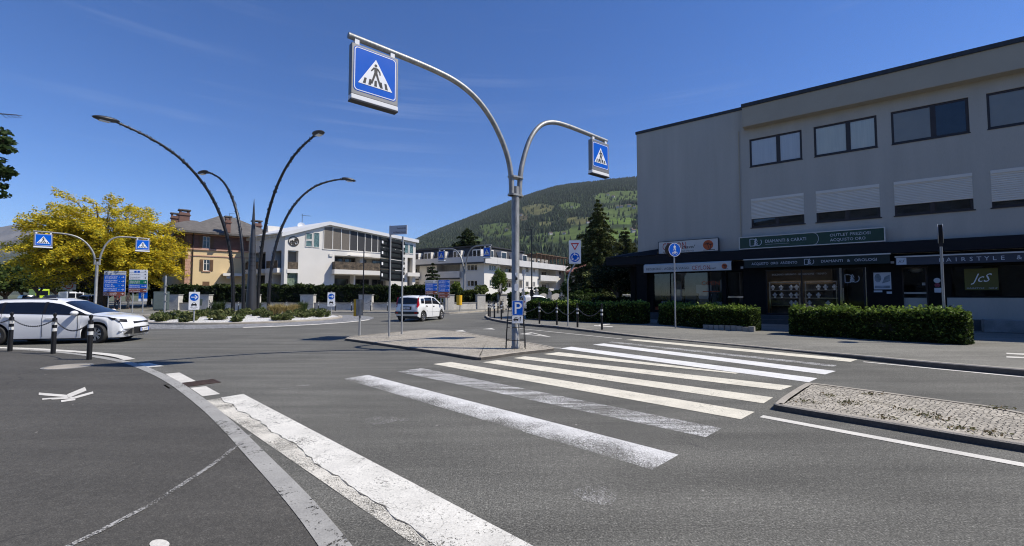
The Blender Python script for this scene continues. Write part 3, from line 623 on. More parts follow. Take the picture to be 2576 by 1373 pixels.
for sx in (-1, 1):
    for sy in (-1, 1):
        mb.tube([(sx * .27, sy * .16, 0), (sx * .25, sy * .13, .45), (sx * .2, sy * .04, 1.15)], .011, 6)
    mb.tube([(sx * .27, -.15, .1), (sx * .27, .15, .1)], .009, 6); mb.tube([(sx * .25, -.11, .62), (sx * .25, .11, .62)], .009, 6)
for z, y in ((.24, -.15), (.60, -.12), (.78, -.10), (.24, .15)): mb.tube([(-.26, y, z), (.26, y, z)], .010, 6)
mb.tube([(-.22, -.1, .8), (.62, -.1, .83)], .008, 6)
mb.build('wire_frame', M['black'], o)
for z, lab, w, c, hh in ((2.05, 'small round white sticker', .07, 'signwhite', .09), (1.68, 'white sticker', .11, 'signwhite', .2), (1.92, 'black sticker', .06, 'signblack', .08)):
    o2 = MB().flat(rrect(-w / 2, w / 2, -hh / 2, hh / 2, w * .3), 0, .003).build('sticker', M[c], None, loc=(px - .005 + .03, py - .112, .12 + z)); tag(o2, lab + ' on the gantry pole above the parking sign', 'sticker')
# street name sign and back of the direction board, litter bin on the island
x, y = -4.34, 15.53
o = pole_thing('street_name_sign', 'grey street name plate on a slim pole on the cobbled island', 'street sign', x, y, .12, 3.93, .034)
a = R(-16)
pan = MB(frame(0, 0, 0, a)).box(-.02, .68, -.05, -.02, 3.6, 3.92).build('name_plate', M['signgrey'], o)
e = bpy.data.objects.new('x', None); t1 = text('lettering', 'Venetostraße', M['signblack'], pan, .64, 3.79, -.05, .065, .36, 'R'); t1.rotation_euler[2] = a
t1 = text('lettering', 'via Vittorio Veneto', M['signblack'], pan, .64, 3.65, -.05, .06, .5, 'R'); t1.rotation_euler[2] = a; bpy.data.objects.remove(e)
x2, y2 = -4.1, 16.34
o = pole_thing('direction_signboard', 'dark back of a direction board standing on the cobbled island', 'direction board', x2, y2, .12, 3.65, .034)
ux = (x - x2, y - y2 + .06)
dv = V((.284, .959)); A0 = V((x - x2, y - y2)) - dv * .49 + V((-.959, .284)) * .05; ln = 1.575; ang = math.atan2(dv.y, dv.x)
mb = MB(frame(A0.x, A0.y, 0, ang)); bars = MB(frame(A0.x, A0.y, 0, ang)); cl = MB(frame(A0.x, A0.y, 0, ang))
zs = [1.95, 2.36, 2.74, 3.12, 3.48]
for i in range(4):
    mb.box(0, ln, 0, .03, zs[i] + .012, zs[i + 1] - .012)
    for zq in (zs[i] + .1, zs[i + 1] - .1): bars.box(.02, ln - .02, -.03, 0, zq - .018, zq + .018)
    for xx in (.03, ln - .12): cl.box(xx, xx + .08, -.012, -.001, (zs[i] + zs[i + 1]) / 2 - .05, (zs[i] + zs[i + 1]) / 2 + .05)
mb.each('back_panel', M['backgreen'], o); bars.each('rail', M['dark'], o); cl.each('reflector', M['signwhite'], o)
x, y = -5.49, 15.84
def bin_(label, x, y, z, rz, h=.5, top=1.2):
    o = pole_thing('litter_bin', label, 'litter bin', x, y, z, top - .1, .04, 'post', rz)
    MB().lathe([(.0, top - h), (.13, top - h), (.14, top), (.11, top), (.11, top - .04), (0, top - .04)], 18, 0, -.05).build('bin_shell', M['steel'], o, True)
    MB(frame(-.10, -.06, 0, R(20))).bbox(-.075, .03, -.13, .13, top - h - .02, top + .01, .01).build('door', mat('ochre_bin', (.62, .36, .03), .5, 0, .1, 6), o)
    return o
bin_('grey litter bin with an ochre side on the tip of the island', x, y, .12, R(-15), .58, 1.3)
# yield and roundabout sign on a bent pole
x, y = 2.62, 20.55
o = thing('give_way_sign', 'white give way and roundabout sign on a bent pole by the hedge', 'traffic sign', (x, y, .12), R(-4))
MB().tube(chaikin([(0, 0, 0), (0, 0, 1.55), (0, 0, 2.35), (.28, 0, 2.8), (.34, 0, 2.95), (.34, 0, 3.15)], 2), .03, 12).build('pole', M['post'], o, True)
pl = MB().flat(rrect(.06, .62, 2.92, 4.02, .03), -.03, .03).build('sign_panel', M['signwhite'], o)
mb = MB(); T = [(.34 + .2 * a, 3.72 + .2 * b) for a, b in ((-1, .85), (1, .85), (0, -.9))]; I = [(.34 + .118 * a, 3.735 + .118 * b) for a, b in ((-1, .85), (1, .85), (0, -.9))]
mb.add([(a, -.0645, b) for a, b in T + I], [(0, 1, 4, 3), (1, 2, 5, 4), (2, 0, 3, 5)]); mb.build('give_way_symbol', M['signred'], pl)
dsk = MB().flat(disc(.34, 3.22, .22, 24), -.061, .003).build('blue_disc', M['signblue'], pl)
mb = MB()
for k in range(3):
    a0 = 2 * PI * k / 3 + .4
    ar = [(.34 + .145 * math.cos(a0 + i * .2), 3.22 + .145 * math.sin(a0 + i * .2)) for i in range(7)]
    for p, q in zip(ar[:-1], ar[1:]): mb.flat(stroke(p, q, .045), -.065, .003)
    e = ar[-1]; t_ = V((-math.sin(a0 + 1.2), math.cos(a0 + 1.2))); n_ = V((math.cos(a0 + 1.2), math.sin(a0 + 1.2)))
    mb.flat([(e[0] + n_.x * .065, e[1] + n_.y * .065), (e[0] - n_.x * .065, e[1] - n_.y * .065), (e[0] + t_.x * .09, e[1] + t_.y * .09)], -.065, .003)
mb.build('roundabout_arrows', M['signwhite'], dsk)
# round blue foot and cycle path sign
x, y = 7.11, 19.11
o = pole_thing('cycle_path_sign', 'round blue foot and cycle path sign on a thin pole by the hedge', 'traffic sign', x, y, .12, 3.55, .03, 'post', R(14))
ds = MB().flat(disc(0, 3.43, .3, 32), -.035, .012).build('blue_disc', M['signblue'], o)
bo, bi = disc(0, 3.43, .297, 32), disc(0, 3.43, .28, 32); MB().add([(a, -.0485, b) for a, b in bo + bi], [(i, (i + 1) % 32, (i + 1) % 32 + 32, i + 32) for i in range(32)]).build('border_line', M['signwhite'], ds)
mb = MB(); cz = 3.52
for p in (disc(0, cz + .115, .022, 10), [(-.035, cz + .085), (.035, cz + .085), (.03, cz - .01), (-.025, cz - .01)], stroke((-.02, cz), (-.05, cz - .12), .032), stroke((.015, cz), (.045, cz - .12), .032), stroke((-.03, cz + .075), (-.065, cz + .01), .02), stroke((.03, cz + .075), (.06, cz + .01), .02)): mb.flat(p, -.049, .003)
bz = 3.28
for wx in (-.075, .075):
    for i in range(12): mb.flat(stroke((wx + .05 * math.cos(i * PI / 6), bz + .05 * math.sin(i * PI / 6)), (wx + .05 * math.cos((i + 1) * PI / 6), bz + .05 * math.sin((i + 1) * PI / 6)), .012), -.049, .003)
for p, q in (((-.075, bz), (-.03, bz + .08)), ((-.03, bz + .08), (.06, bz + .08)), ((.06, bz + .08), (0, bz)), ((0, bz), (-.03, bz + .08)), ((.075, bz), (.055, bz + .1)), ((-.075, bz), (0, bz))): mb.flat(stroke(p, q, .013), -.049, .003)
mb.build('pictogram', M['signwhite'], ds)
MB().flat(disc(-.0, 3.43, .3, 32), .06, .012).build('rear_disc', M['dark'], o, loc=(-.09, .05, 0))
# sign seen edge on at the right
o = pole_thing('edge_on_sign', 'traffic sign seen edge on above the right hand hedge', 'traffic sign', 13.2, 13.4, .12, 3.1, .035, 'steel', R(0))
for s_ in (-1, 1): MB(frame(0, 0, 0, R(47))).flat([(a, b) for a, b in disc(0, 3.35, .30, 28)], s_ * .055 + .006, .012).build('sign_disc', M['post'], o)
MB(frame(0, 0, 0, R(47))).box(-.035, .035, -.045, .045, 2.95, 3.62).build('bracket', M['dark'], o)
# bollards with chains
def bollard(label, x, y, z, group, r=.052, h=1.1, seg=14):
    o = thing('bollard', label, 'bollard', (x, y, z), 0, group)
    MB().lathe([(r * 1.0, 0), (r, h - .19), (r * .94, h - .15), (r * .5, h - .14), (r * .5, h - .11), (0, h - .11)], seg).build('post', M['black'], o, True)
    MB().lathe([(0, h - .115), (r * .55, h - .105), (r * .82, h - .055), (r * .55, h - .01), (0, h)], seg).build('finial', M['black'], o, True)
    for z0 in (h - .33, h - .50):
        MB().lathe([(r + .001, z0), (r + .004, z0), (r + .004, z0 + .085), (r + .001, z0 + .085)], seg).build('band', M['bandwhite'], o, True)
    return o
def chain(label, p, q, sag, group, link=.06, th=.006, detail=True):
    p, q = V(p), V(q); n = max(6, int((q - p).length * 1.08 / (link * .78))); mb = MB()
    pos = lambda t: p.lerp(q, t) + V((0, 0, -4 * sag * t * (1 - t)))
    for i in range(n):
        a, b = pos((i + .02) / n), pos((i + .98) / n); c = (a + b) / 2; d = (b - a).normalized(); s = d.cross(V((0, 0, 1))).normalized(); u = s.cross(d)
        w = s if i % 2 else u; k = 8; hl = link / 2
        pts = [c + d * (hl * math.cos(t)) + w * (hl * .55 * math.sin(t)) for t in [2 * PI * j / k for j in range(k + 1)]]
        mb.tube(pts, th, 4, cap=False)
    o = mb.build('chain', M['chain'], None, True); return tag(o, label, 'chain', group)
gl = 'chained bollards at the left pavement edge'; gc_ = 'chains of the left bollards'
BL = [(-16.1, 12.75), (-14.02, 12.3), (-12.31, 11.82), (-10.31, 10.75)]
for (x, y), lab in zip(BL[1:], ('black banded bollard in front of the white estate rear wheel', 'black banded bollard in front of the white estate door', 'black banded bollard nearest the road, in front of the estate front wheel')): bollard(lab, x, y, .012, gl)
for i, lab in enumerate(('chain running out of frame from the outermost left bollard', 'hanging chain with a tag between the two outer left bollards', 'sagging chain ending at the bollard nearest the road')):
    chain(lab, (*BL[i], .93), (*BL[i + 1], .93), .21 + .05 * (i == 2), gc_)
gr = 'chained bollards along the right pavement kerb'
BR = [(-.35, 24.2), (1.39, 22.25), (2.18, 21.32), (2.97, 19.91), (3.78, 18.47)]
for i, (x, y) in enumerate(BR[1:]): bollard(['banded bollard just right of the parking sign', 'second banded bollard right of the parking sign, before the bent sign pole', 'banded bollard right of the bent sign pole', 'banded bollard at the end of the chained row nearest the crossing'][i], x, y, .12, gr, .045)
for i in range(4): chain(['chain between the gantry pole and the first right bollard', 'chain between the first two right bollards', 'chain behind the bent sign pole', 'chain at the end of the right bollard row'][i], (*BR[i], 1.02), (*BR[i + 1], 1.02), .36, 'chains of the right bollards', .07, .008)
gn = 'bollards round the nose of the right pavement'
NB = [(-1.61, 29.9), (-1.45, 29.0), (-1.1, 27.47), (-.63, 25.99), (-1.1, 34.2), (-.72, 34.9)]
for i, (x, y) in enumerate(NB): bollard(['bollard at the tip of the pavement nose, leftmost of its cluster', 'bollard close beside the one at the tip of the pavement nose', 'bollard in the middle of the pavement nose cluster', 'nearest bollard of the pavement nose cluster', 'farther bollard behind the nose cluster', 'farthest bollard of the nose cluster by the side road'][i], x, y, .12, gn, .05)
gf = 'dark bollards along the far wall'
xs = [300, 345, 400, 450, 590, 728, 880, 1030, 1190, 1345, 1497, 1660, 1815, 2000, 2160]
FB = []
for i, q in enumerate(xs[3:]):
    u = (500 + q / 3.12) / 1.2236; x, y = G(u, 781.8 if i > 1 else 783, .12); FB.append((x, y)); bollard('slim dark bollard in the chained row before the hedge wall', x, y, .12, gf, .04, 1.0, 8)
for a, b in zip(FB[:-1], FB[1:]):
    mb = MB(); p, q = V((*a, .98)), V((*b, .98)); mb.tube([p.lerp(q, t) - V((0, 0, 4 * .28 * t * (1 - t))) for t in [i / 8 for i in range(9)]], .013, 4)
    tag(mb.build('chain', M['chain']), 'slack chain in the row of bollards before the hedge wall', 'chain', 'chains along the far wall')
# ---------------------------------------------------------------- roundabout furniture
def arched_lamp(label, b, h):
    """flower like lamp: base b, head h (world points)"""
    b, h = V(b), V(h); o = thing('arched_lamp', label, 'street lamp', b, 0, 'arched lamps on the roundabout'); d = h - b; H_ = d.z
    pts = [V((d.x * f, d.y * f, H_ * z)) for f, z in ((0, 0), (.005, .18), (.03, .36), (.10, .55), (.22, .715), (.38, .84), (.56, .925), (.76, .975), (.93, 1.0))]
    pts = chaikin([tuple(p) for p in pts], 2); k = len(pts)
    mb = MB(); mb.tube(pts, [.115 - .065 * i / k for i in range(k)], 10)
    for i in range(150):                       # welded thorn like scales all along the stem
        t = .10 + .88 * random.random(); j = min(int(t * (k - 1)), k - 2); p = V(pts[j]).lerp(V(pts[j + 1]), t * (k - 1) - j); dd = (V(pts[j + 1]) - V(pts[j])).normalized()
        a = dd.orthogonal().normalized(); a.rotate(Matrix.Rotation(random.random() * 2 * PI, 3, dd)); r = .115 - .065 * t; s = dd.cross(a) * .035; e = p + a * (r + .05 + .03 * random.random()) + dd * .1
        q = p + a * (r * .8); mb.add([q - s, q + s, e, q + dd * .09], [(0, 1, 2), (1, 3, 2), (3, 0, 2)])
    mb.build('pole', M['barkpole'], o, True, angle=60)
    tip = V(pts[-1]); hd = V((d.x, d.y, 0)).normalized(); ang = math.atan2(hd.y, hd.x)
    hm = MB(Matrix.Translation(tip + hd * .38 + V((0, 0, .0))) @ Matrix.Rotation(ang, 4, 'Z') @ Matrix.Rotation(R(4), 4, 'Y'))
    hm.ball((0, 0, .02), (.55, .25, .13), 18, 8); he = hm.build('lamp_head', M['spire'], o, True)
    g = MB(Matrix.Translation(tip + hd * .44) @ Matrix.Rotation(ang, 4, 'Z')); g.box(-.2, .22, -.13, .13, -.125, -.10); g.build('lamp_glass', M['lamp'], he)
    return o
arched_lamp('tallest leaning lamp arching left over the road towards the camera', (-17.3, 27.2, .2), (-20.7, 21.8, 10.5))
arched_lamp('lamp arching left away behind the tallest lamp', (-17.9, 29.2, .2), (-22.6, 31.6, 10.5))
arched_lamp('upright lamp right of the spire arching towards the camera', (-16.6, 28.6, .2), (-10.6, 23.7, 10.5))
arched_lamp('lowest looking lamp arching right and away', (-16.9, 30.4, .2), (-12.7, 33.6, 10.5))
o = thing('steel_spire', 'tall pointed dark steel spire in the middle of the roundabout', 'spire', (-16.55, 27.8, .25))
MB().lathe([(.30, 0), (.31, .3), (.27, 1.6), (.2, 3.6), (.12, 5.4), (.05, 6.9), (.012, 7.45), (0, 7.5)], 24).build('spire_body', M['spire'], o, True)
mb = MB()
for zr_ in (2.1, 2.45, 2.8, 3.1, 3.4, 3.65, 3.9):
    r = .30 - zr_ * .031
    for k in range(5): a = R(-115 + k * 22); mb.box(0, 0, 0, 0, 0, 0) if False else mb.add([((r + .012) * math.cos(a + s) , (r + .012) * math.sin(a + s), zr_ + q) for s, q in ((-.10, -.09), (.10, -.09), (.10, .09), (-.10, .09))], [(0, 1, 2, 3)])
mb.build('slots', M['black'], o)
def keep_right(label, x, y, z, s=1.0):
    o = pole_thing('keep_right_sign', label, 'traffic sign', x, y, z, 1.68 * s, .035, 'post', face_me(x, y) * .7, 'keep right signs on the roundabout')
    p = MB().flat(rrect(-.34, .34, .72, 2.0, .03), -.04, .02).build('sign_panel', M['signwhite'], o); p.scale = (.68, 1, .72); p.location.z = .14
    d = MB().flat(disc(0, 1.62, .27, 24), -.061, .003).build('blue_disc', M['signblue'], p); mb = MB(); carrow(mb, 0, 1.62, .4, -.065); mb.build('arrow', M['signwhite'], d)
    mb = MB(); mb.flat([(-.17, 1.02), (.17, 1.02), (.17, 1.13), (.12, 1.14), (.08, 1.23), (-.08, 1.23), (-.12, 1.14), (-.17, 1.13)], -.061, .003); mb.flat([(-.16, .96), (-.1, .96), (-.1, 1.02), (-.16, 1.02)], -.061, .003); mb.flat([(.1, .96), (.16, .96), (.16, 1.02), (.1, 1.02)], -.061, .003)
    mb.build('car_pictogram', M['signblack'], p); mb = MB(); mb.flat([(-.07, 1.14), (.07, 1.14), (.055, 1.2), (-.055, 1.2)], -.065, .003); mb.build('pictogram_window', M['signwhite'], p)
    text('lettering', 'Nach rechts', M['signblack'], p, 0, .87, -.06, .055, .46, 'C'); text('lettering', 'a destra', M['signblack'], p, 0, .78, -.06, .055, .3, 'C')
    return o
keep_right('white sign with blue arrow and car on the left of the roundabout', -16.49, 22.75, .15)
keep_right('white sign with blue arrow at the right end of the roundabout', -12.0, 29.1, .15, .98)
o = pole_thing('slim_post', 'bare grey sign post at the left end of the gravel bed', 'sign post', -20.6, 26.0, .2, 2.5, .05)
mb = MB()
for z in (1.0, 1.45, 1.9): mb.box(-.09, .09, -.06, .06, z - .02, z + .02)
mb.each('clamp', M['steel'], o)
# ---------------------------------------------------------------- buildings
M['grey'] = mat('grey_render', (.43, .395, .34), .9, 0, .07, 1.1, .04, 40, .15, 90, stretch=(1.4, 1.4, .16))
M['greyb'] = mat('beige_grey_render', (.39, .335, .255), .9, 0, .05, .8, .05, 40)
M['shopdark'] = mat('dark_cladding', (.007, .0068, .0068), .7, 0, .25, 3, spec=.15)
M['navy'] = mat('navy_fascia', (.011, .0115, .015), .65, 0, .12, 3, spec=.2, stretch=(1, 1, 8))
M['frame'] = mat('brown_window_frame', (.035, .024, .02), .5, 0, .15, 6)
M['blind'] = mat('pale_blind', (.85, .82, .70), .8, 0, .06, 2, stretch=(8, 1, .3))
M['blindw'] = mat('white_blind', (.80, .79, .76), .8, 0, .05, 2, stretch=(8, 1, .3))
M['blindk2'] = mat('dim_curtain', (.06, .06, .055), .8, 0, .5, 1.2)
M['blindd'] = mat('brown_blind', (.46, .42, .34), .8, 0, .05, 2)
M['shutter'] = mat('roller_shutter', (.68, .63, .55), .55, 0, .04, 2)
M['wwhite'] = mat('white_render', (.70, .665, .60), .9, 0, .05, .5, .04, 30, .2, 60)
M['wshade'] = M['wwhite']
M['yellow'] = mat('yellow_render', (.68, .52, .29), .9, 0, .06, .6, .05, 20)
M['brick'] = mat('red_brick', (.165, .09, .07), .9, 0, .2, 1.5, .25, 14, stretch=(1, 1, 4))
M['pink'] = mat('pink_stone', (.5, .30, .22), .9, 0, .12, 2)
M['roof'] = mat('grey_roof_tiles', (.115, .105, .095), .85, 0, .22, 2.2, .35, 9)
M['roofred'] = mat('red_roof_tiles', (.19, .075, .055), .85, 0, .2, 2, .25, 9)
M['wood'] = mat('brown_wood', (.14, .075, .035), .7, 0, .2, 6)
M['mesh'] = mat('woven_brown_screen', (.15, .13, .105), .8, 0, .2, 7, .2, 40, stretch=(1, 1, 5))
M['blindk'] = mat('dark_blind', (.03, .03, .03), .6, 0, .3, 4, stretch=(.5, .5, 10))
M['rust'] = mat('cut_steel_railing', (.10, .075, .05), .7, .3, .7, 2.2, .4, 6)
M['teal'] = mat('teal_pattern_glass', (.10, .17, .165), .3, 0, .6, 7, .3, 12)
M['anth'] = mat('anthracite_roof', (.035, .034, .036), .6, .1, .2, 2, stretch=(4, 4, .4))
M['panel'] = mat('pale_grey_parapet', (.56, .54, .51), .7, 0, .05, 1)
M['concrete'] = mat('weathered_wall', (.50, .48, .44), .9, 0, .2, 1.2, .15, 12, .3)
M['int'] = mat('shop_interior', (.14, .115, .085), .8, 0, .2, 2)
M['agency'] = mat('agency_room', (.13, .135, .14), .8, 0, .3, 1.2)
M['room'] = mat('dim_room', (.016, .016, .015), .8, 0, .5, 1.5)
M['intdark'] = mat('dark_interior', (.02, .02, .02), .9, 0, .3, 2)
M['orange'] = mat('orange_panel', (.5, .09, .02), .6, 0, .1, 3)
M['led'] = bpy.data.materials.new('display_light'); M['led'].use_nodes = True; M['led'].node_tree.nodes['Principled BSDF'].inputs['Emission Color'].default_value = (1, .9, .74, 1); M['led'].node_tree.nodes['Principled BSDF'].inputs['Emission Strength'].default_value = 6
m, nt, b, out = nodes('shop_glass'); gl_ = N(nt, 'BsdfGlossy', Roughness=.02); gl_.inputs[0].default_value = (.8, .85, .9, 1); tr = N(nt, 'BsdfTransparent'); fr_ = N(nt, 'Fresnel', IOR=1.5); mx = N(nt, 'MixShader')
ma = N(nt, 'Math', operation='ADD'); L(nt, fr_.outputs[0], ma.inputs[0]); ma.inputs[1].default_value = .02; L(nt, ma.outputs[0], mx.inputs[0]); L(nt, tr.outputs[0], mx.inputs[1]); L(nt, gl_.outputs[0], mx.inputs[2]); L(nt, mx.outputs[0], out.inputs[0]); M['sglass'] = m

def window(par, x0, x1, z0, z1, y, fw, fm, pm, split=1, name='window', sill=None, dep=.06):
    w = MB().rim(x0, x1, z0, z1, fw, y - dep, y)
    for i in range(1, split): xm = x0 + (x1 - x0) * i / split; w.box(xm - fw / 2, xm + fw / 2, y - dep, y, z0 + fw, z1 - fw)
    o = w.build(name, fm, par)
    for i in range(split):
        a = x0 + (x1 - x0) * i / split; b_ = x0 + (x1 - x0) * (i + 1) / split
        MB().quad((a, y - dep * .4, z0), (b_, y - dep * .4, z0), (b_, y - dep * .4, z1), (a, y - dep * .4, z1)).build('pane', pm[i % len(pm)] if isinstance(pm, list) else pm, o)
    if sill: MB().box(x0 - .06, x1 + .06, y - dep - .1, y, z0 - .06, z0).build('sill', sill, o)
    return o
# --- grey shop building on the right
FA = math.atan2(-1, 1.28); BO = (12.6, 23.4, 0)
sb = thing('shop_building', 'three storey grey building in shade with shops on its ground floor', 'building', BO, FA)
cols = [(.27, 2.63), (3.13, 5.55), (6.05, 8.54), (9.06, 11.5), (12.0, 14.4), (14.9, 17.3)]
r1 = (8.44, 9.95); r2 = (5.16, 6.70); XE = 20
shops = [(-5.12, -1.2, .62, 2.89, .25), (-1.06, -.2, .62, 2.88, .35), (.85, 3.93, .58, 2.87, .2), (3.95, 4.95, .58, 2.87, .4), (6.19, 7.05, .62, 2.82, .35), (7.73, 12.2, 1.48, 2.83, .2)]
mb = MB(); mb.wall(-6.03, XE, 3.42, 11.5, [(a, b, r[0], r[1], .14) for a, b in cols for r in (r1, r2)])
mb.quad((-6.03, 12, 0), (-6.03, 0, 0), (-6.03, 0, 11.6), (-6.03, 12, 11.6)); mb.quad((XE, 0, 0), (XE, 12, 0), (XE, 12, 11.5), (XE, 0, 11.5)); mb.quad((XE, 12, 0), (-6.03, 12, 0), (-6.03, 12, 11.5), (XE, 12, 11.5))
mb.quad((-6.03, 0, 11.5), (.1, 0, 11.5), (.1, 0, 11.66), (-6.03, 0, 11.66))
mb.build('wall', M['grey'], sb)
MB().quad((-6.03, 0, 11.45), (XE, 0, 11.45), (XE, 12, 11.45), (-6.03, 12, 11.45)).build('roof', M['anth'], sb)
mb = MB(); mb.box(.05, XE, -.55, -.003, 10.52, 11.56); mb.build('fascia', M['greyb'], sb)
mb = MB(); mb.box(-6.08, .14, -.06, .25, 11.66, 11.82); mb.box(.02, XE, -.62, .25, 11.563, 11.75); mb.build('coping', M['anth'], sb)
mb = MB(); mb.wall(-6.03, XE, .1, 3.42, shops, y=-.02); mb.build('shopfront', M['shopdark'], sb)
for k, (a, b) in enumerate(cols):
    pm = [[M['blindw'], M['blindw']], [M['blind'], M['blind']], [M['blindd'], mat('charcoal_blind', (.05, .055, .05), .7)], [M['blindd'], M['blindd']], [M['blind']], [M['blind']]][k]  # third window: brown blind on the left, near-black blind on the right
    xm = a + (b - a) * .56; o = MB().rim(a, b, r1[0], r1[1], .09, .05, .13).box(xm - .09, xm + .09, .05, .13, r1[0] + .09, r1[1] - .09).build('window', M['frame'], sb)
    for q, (c, d) in enumerate(((a, xm), (xm, b))):
        bm_ = pm[q % len(pm)]
        MB().quad((c, .085, r1[0]), (d, .085, r1[0]), (d, .085, r1[1]), (c, .085, r1[1])).build('blind', bm_, o)
        MB().quad((c, .07, r1[0]), (d, .07, r1[0]), (d, .07, r1[1]), (c, .07, r1[1])).build('pane', M['sglass'], o)
    o = MB().rim(a, b, r2[0], r2[1], .08, .07, .13).box((a + b) / 2 - .09, (a + b) / 2 + .09, .07, .13, r2[0] + .08, r2[1] - .08).build('window', M['frame'], sb)
    MB().quad((a, .12, r2[0]), (b, .12, r2[0]), (b, .12, r2[1]), (a, .12, r2[1])).build('curtain', M['blindk2'], o)
    MB().quad((a, .11, r2[0]), (b, .11, r2[0]), (b, .11, r2[1]), (a, .11, r2[1])).build('pane', M['sglass'], o)
    zb = [5.62, 5.62, 5.62, 5.40, 5.4, 5.6][k]; sm = MB(); n = 13; sm.box(a, b, -.025, .1, r2[1] - .14, r2[1]); H_ = r2[1] - .14 - zb
    for i in range(n):
        z0 = zb + H_ * i / n; z1 = zb + H_ * (i + 1) / n
        sm.quad((a, .03, z0), (b, .03, z0), (b, .01, z0 + (z1 - z0) * .3), (a, .01, z0 + (z1 - z0) * .3)); sm.quad((a, .01, z0 + (z1 - z0) * .25), (b, .01, z0 + (z1 - z0) * .25), (b, .012, z1), (a, .012, z1))
    sm.build('shutter', M['shutter'], sb)
    MB().box(a - .05, b + .05, -.04, .05, r2[0] - .05, r2[0] - .003).box(a - .02, b + .02, -.03, .05, r1[0] - .04, r1[0] - .003).each('sill', M['frame'], o)
mb = MB(); mb.box(-.27, -.22, -.05, -.003, 4.0, 10.5); mb.build('drainpipe', M['greyb'], sb)
mb = MB(); mb.box(-6.03, XE, -.42, -.021, 3.44, 3.95); mb.box(-8.0, -6.035, -.42, 2.5, 3.46, 3.93); mb.build('canopy_fascia', M['navy'], sb)
mb = MB(); mb.add([(-8.1, -.5, 3.94), (-4.7, -.5, 3.955), (-4.7, -.02, 4.35), (-7.8, 2.0, 4.35)], [(0, 1, 2, 3)])
mb.build('porch_roof', M['navy'], sb)
MB().box(-6.03, -5.4, -.3, -.021, .1, 3.44).box(-7.4, -7.1, 2.0, 2.4, .1, 3.46).each('pillar', M['shopdark'], sb)
MB().box(-5.7, .55, -.6, -.022, .1, .52).box(.55, 5.2, -.9, -.022, .1, .34).box(.55, 5.2, -.5, -.022, .34, .54).box(5.2, XE, -.4, -.022, .1, .55).build('plinth', mat('dark_plinth_stone', (.06, .057, .053), .7, 0, .2, 3, .2, 40), sb)
MB().box(7.6, XE, -.06, -.021, .56, 1.46).build('spandrel', M['grey'], sb)
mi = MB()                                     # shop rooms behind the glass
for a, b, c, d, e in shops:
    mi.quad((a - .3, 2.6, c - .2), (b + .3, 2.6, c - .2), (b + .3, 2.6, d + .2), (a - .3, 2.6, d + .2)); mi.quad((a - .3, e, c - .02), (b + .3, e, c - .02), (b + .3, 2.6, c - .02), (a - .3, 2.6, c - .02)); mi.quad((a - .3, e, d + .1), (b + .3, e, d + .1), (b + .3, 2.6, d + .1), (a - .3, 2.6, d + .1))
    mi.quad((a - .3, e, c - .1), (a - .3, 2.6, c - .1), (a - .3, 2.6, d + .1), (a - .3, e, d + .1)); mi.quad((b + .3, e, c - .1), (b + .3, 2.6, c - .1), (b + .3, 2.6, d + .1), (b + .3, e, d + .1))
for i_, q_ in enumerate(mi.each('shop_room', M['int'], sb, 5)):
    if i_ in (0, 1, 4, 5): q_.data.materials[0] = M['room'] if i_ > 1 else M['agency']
def shopwin(nm, a, b, c, d, y, fm, mull=(), fw=.05):
    w = MB().rim(a, b, c, d, fw, y - .03, y + .03)
    for x in mull: w.box(x - fw / 2, x + fw / 2, y - .03, y + .03, c + fw, d - fw)
    o = w.build(nm, fm, sb); MB().quad((a, y, c), (b, y, c), (b, y, d), (a, y, d)).build('pane', M['sglass'], o); return o
w1 = shopwin('display_window', -5.12, -1.2, .62, 2.89, .1, M['shopdark'], (-4.1, -1.95))
MB().box(-5.05, -4.1, .12, .3, .64, .86).build('orange_strip', M['orange'], w1); MB().box(-1.2, -.5, .5, .6, .7, .95).build('counter', M['orange'], w1)
text('neon_lettering', 'OPEN', mat('neon_orange', (.42, .08, .03), .6), w1, -2.35, 2.12, .085, .24, .95); MB().box(-2.3, -1.4, .1, .12, 1.74, 1.79).build('orange_bar', M['orange'], w1)
d1 = shopwin('shop_door', -1.06, -.2, .62, 2.88, .2, M['shopdark']); MB().box(-1.0, -.25, .12, .17, 1.42, 1.5).build('push_bar', M['chrome'], d1)
w2 = shopwin('display_window', .85, 3.93, .58, 2.87, .08, M['dark'], (2.42,), .05)
text('lettering', 'BOLZANO · BRUNICO · BRESSANONE · TRENTO', M['signgrey'], w2, 1.15, 2.58, .06, .085, 2.3)
mb = MB(); ml = MB()
for z in (1.0, 1.4, 1.8, 2.2): mb.box(.95, 2.32, .25, .7, z, z + .03); mb.box(2.5, 3.85, .25, .7, z, z + .03)
for x in (.97, 1.0, 2.3, 2.55, 3.8): mb.box(x, x + .025, .25, .29, .6, 2.25)
mb.build('shelf', M['chrome'], w2); MB().box(1.0, 2.3, .3, .42, 2.94, 2.96).box(2.5, 3.85, .3, .42, 2.94, 2.96).each('display_lamp', M['led'], w2); MB().box(1.0, 2.35, .75, .8, .6, 2.3).box(2.45, 3.9, .75, .8, .6, 2.3).each('display_back', mat('display_brown', (.13, .10, .07), .7, 0, .5, 6), w2)
d2 = shopwin('shop_door', 4.05, 4.9, .58, 2.87, .15, M['dark'], (), .06); MB().box(3.94, 4.04, .0, .2, .58, 2.87).box(4.91, 5.0, .0, .2, .58, 2.87).each('door_post', M['chrome'], sb); MB().box(4.05, 4.1, .05, .1, 1.3, 1.9).build('handle', M['chrome'], d2)
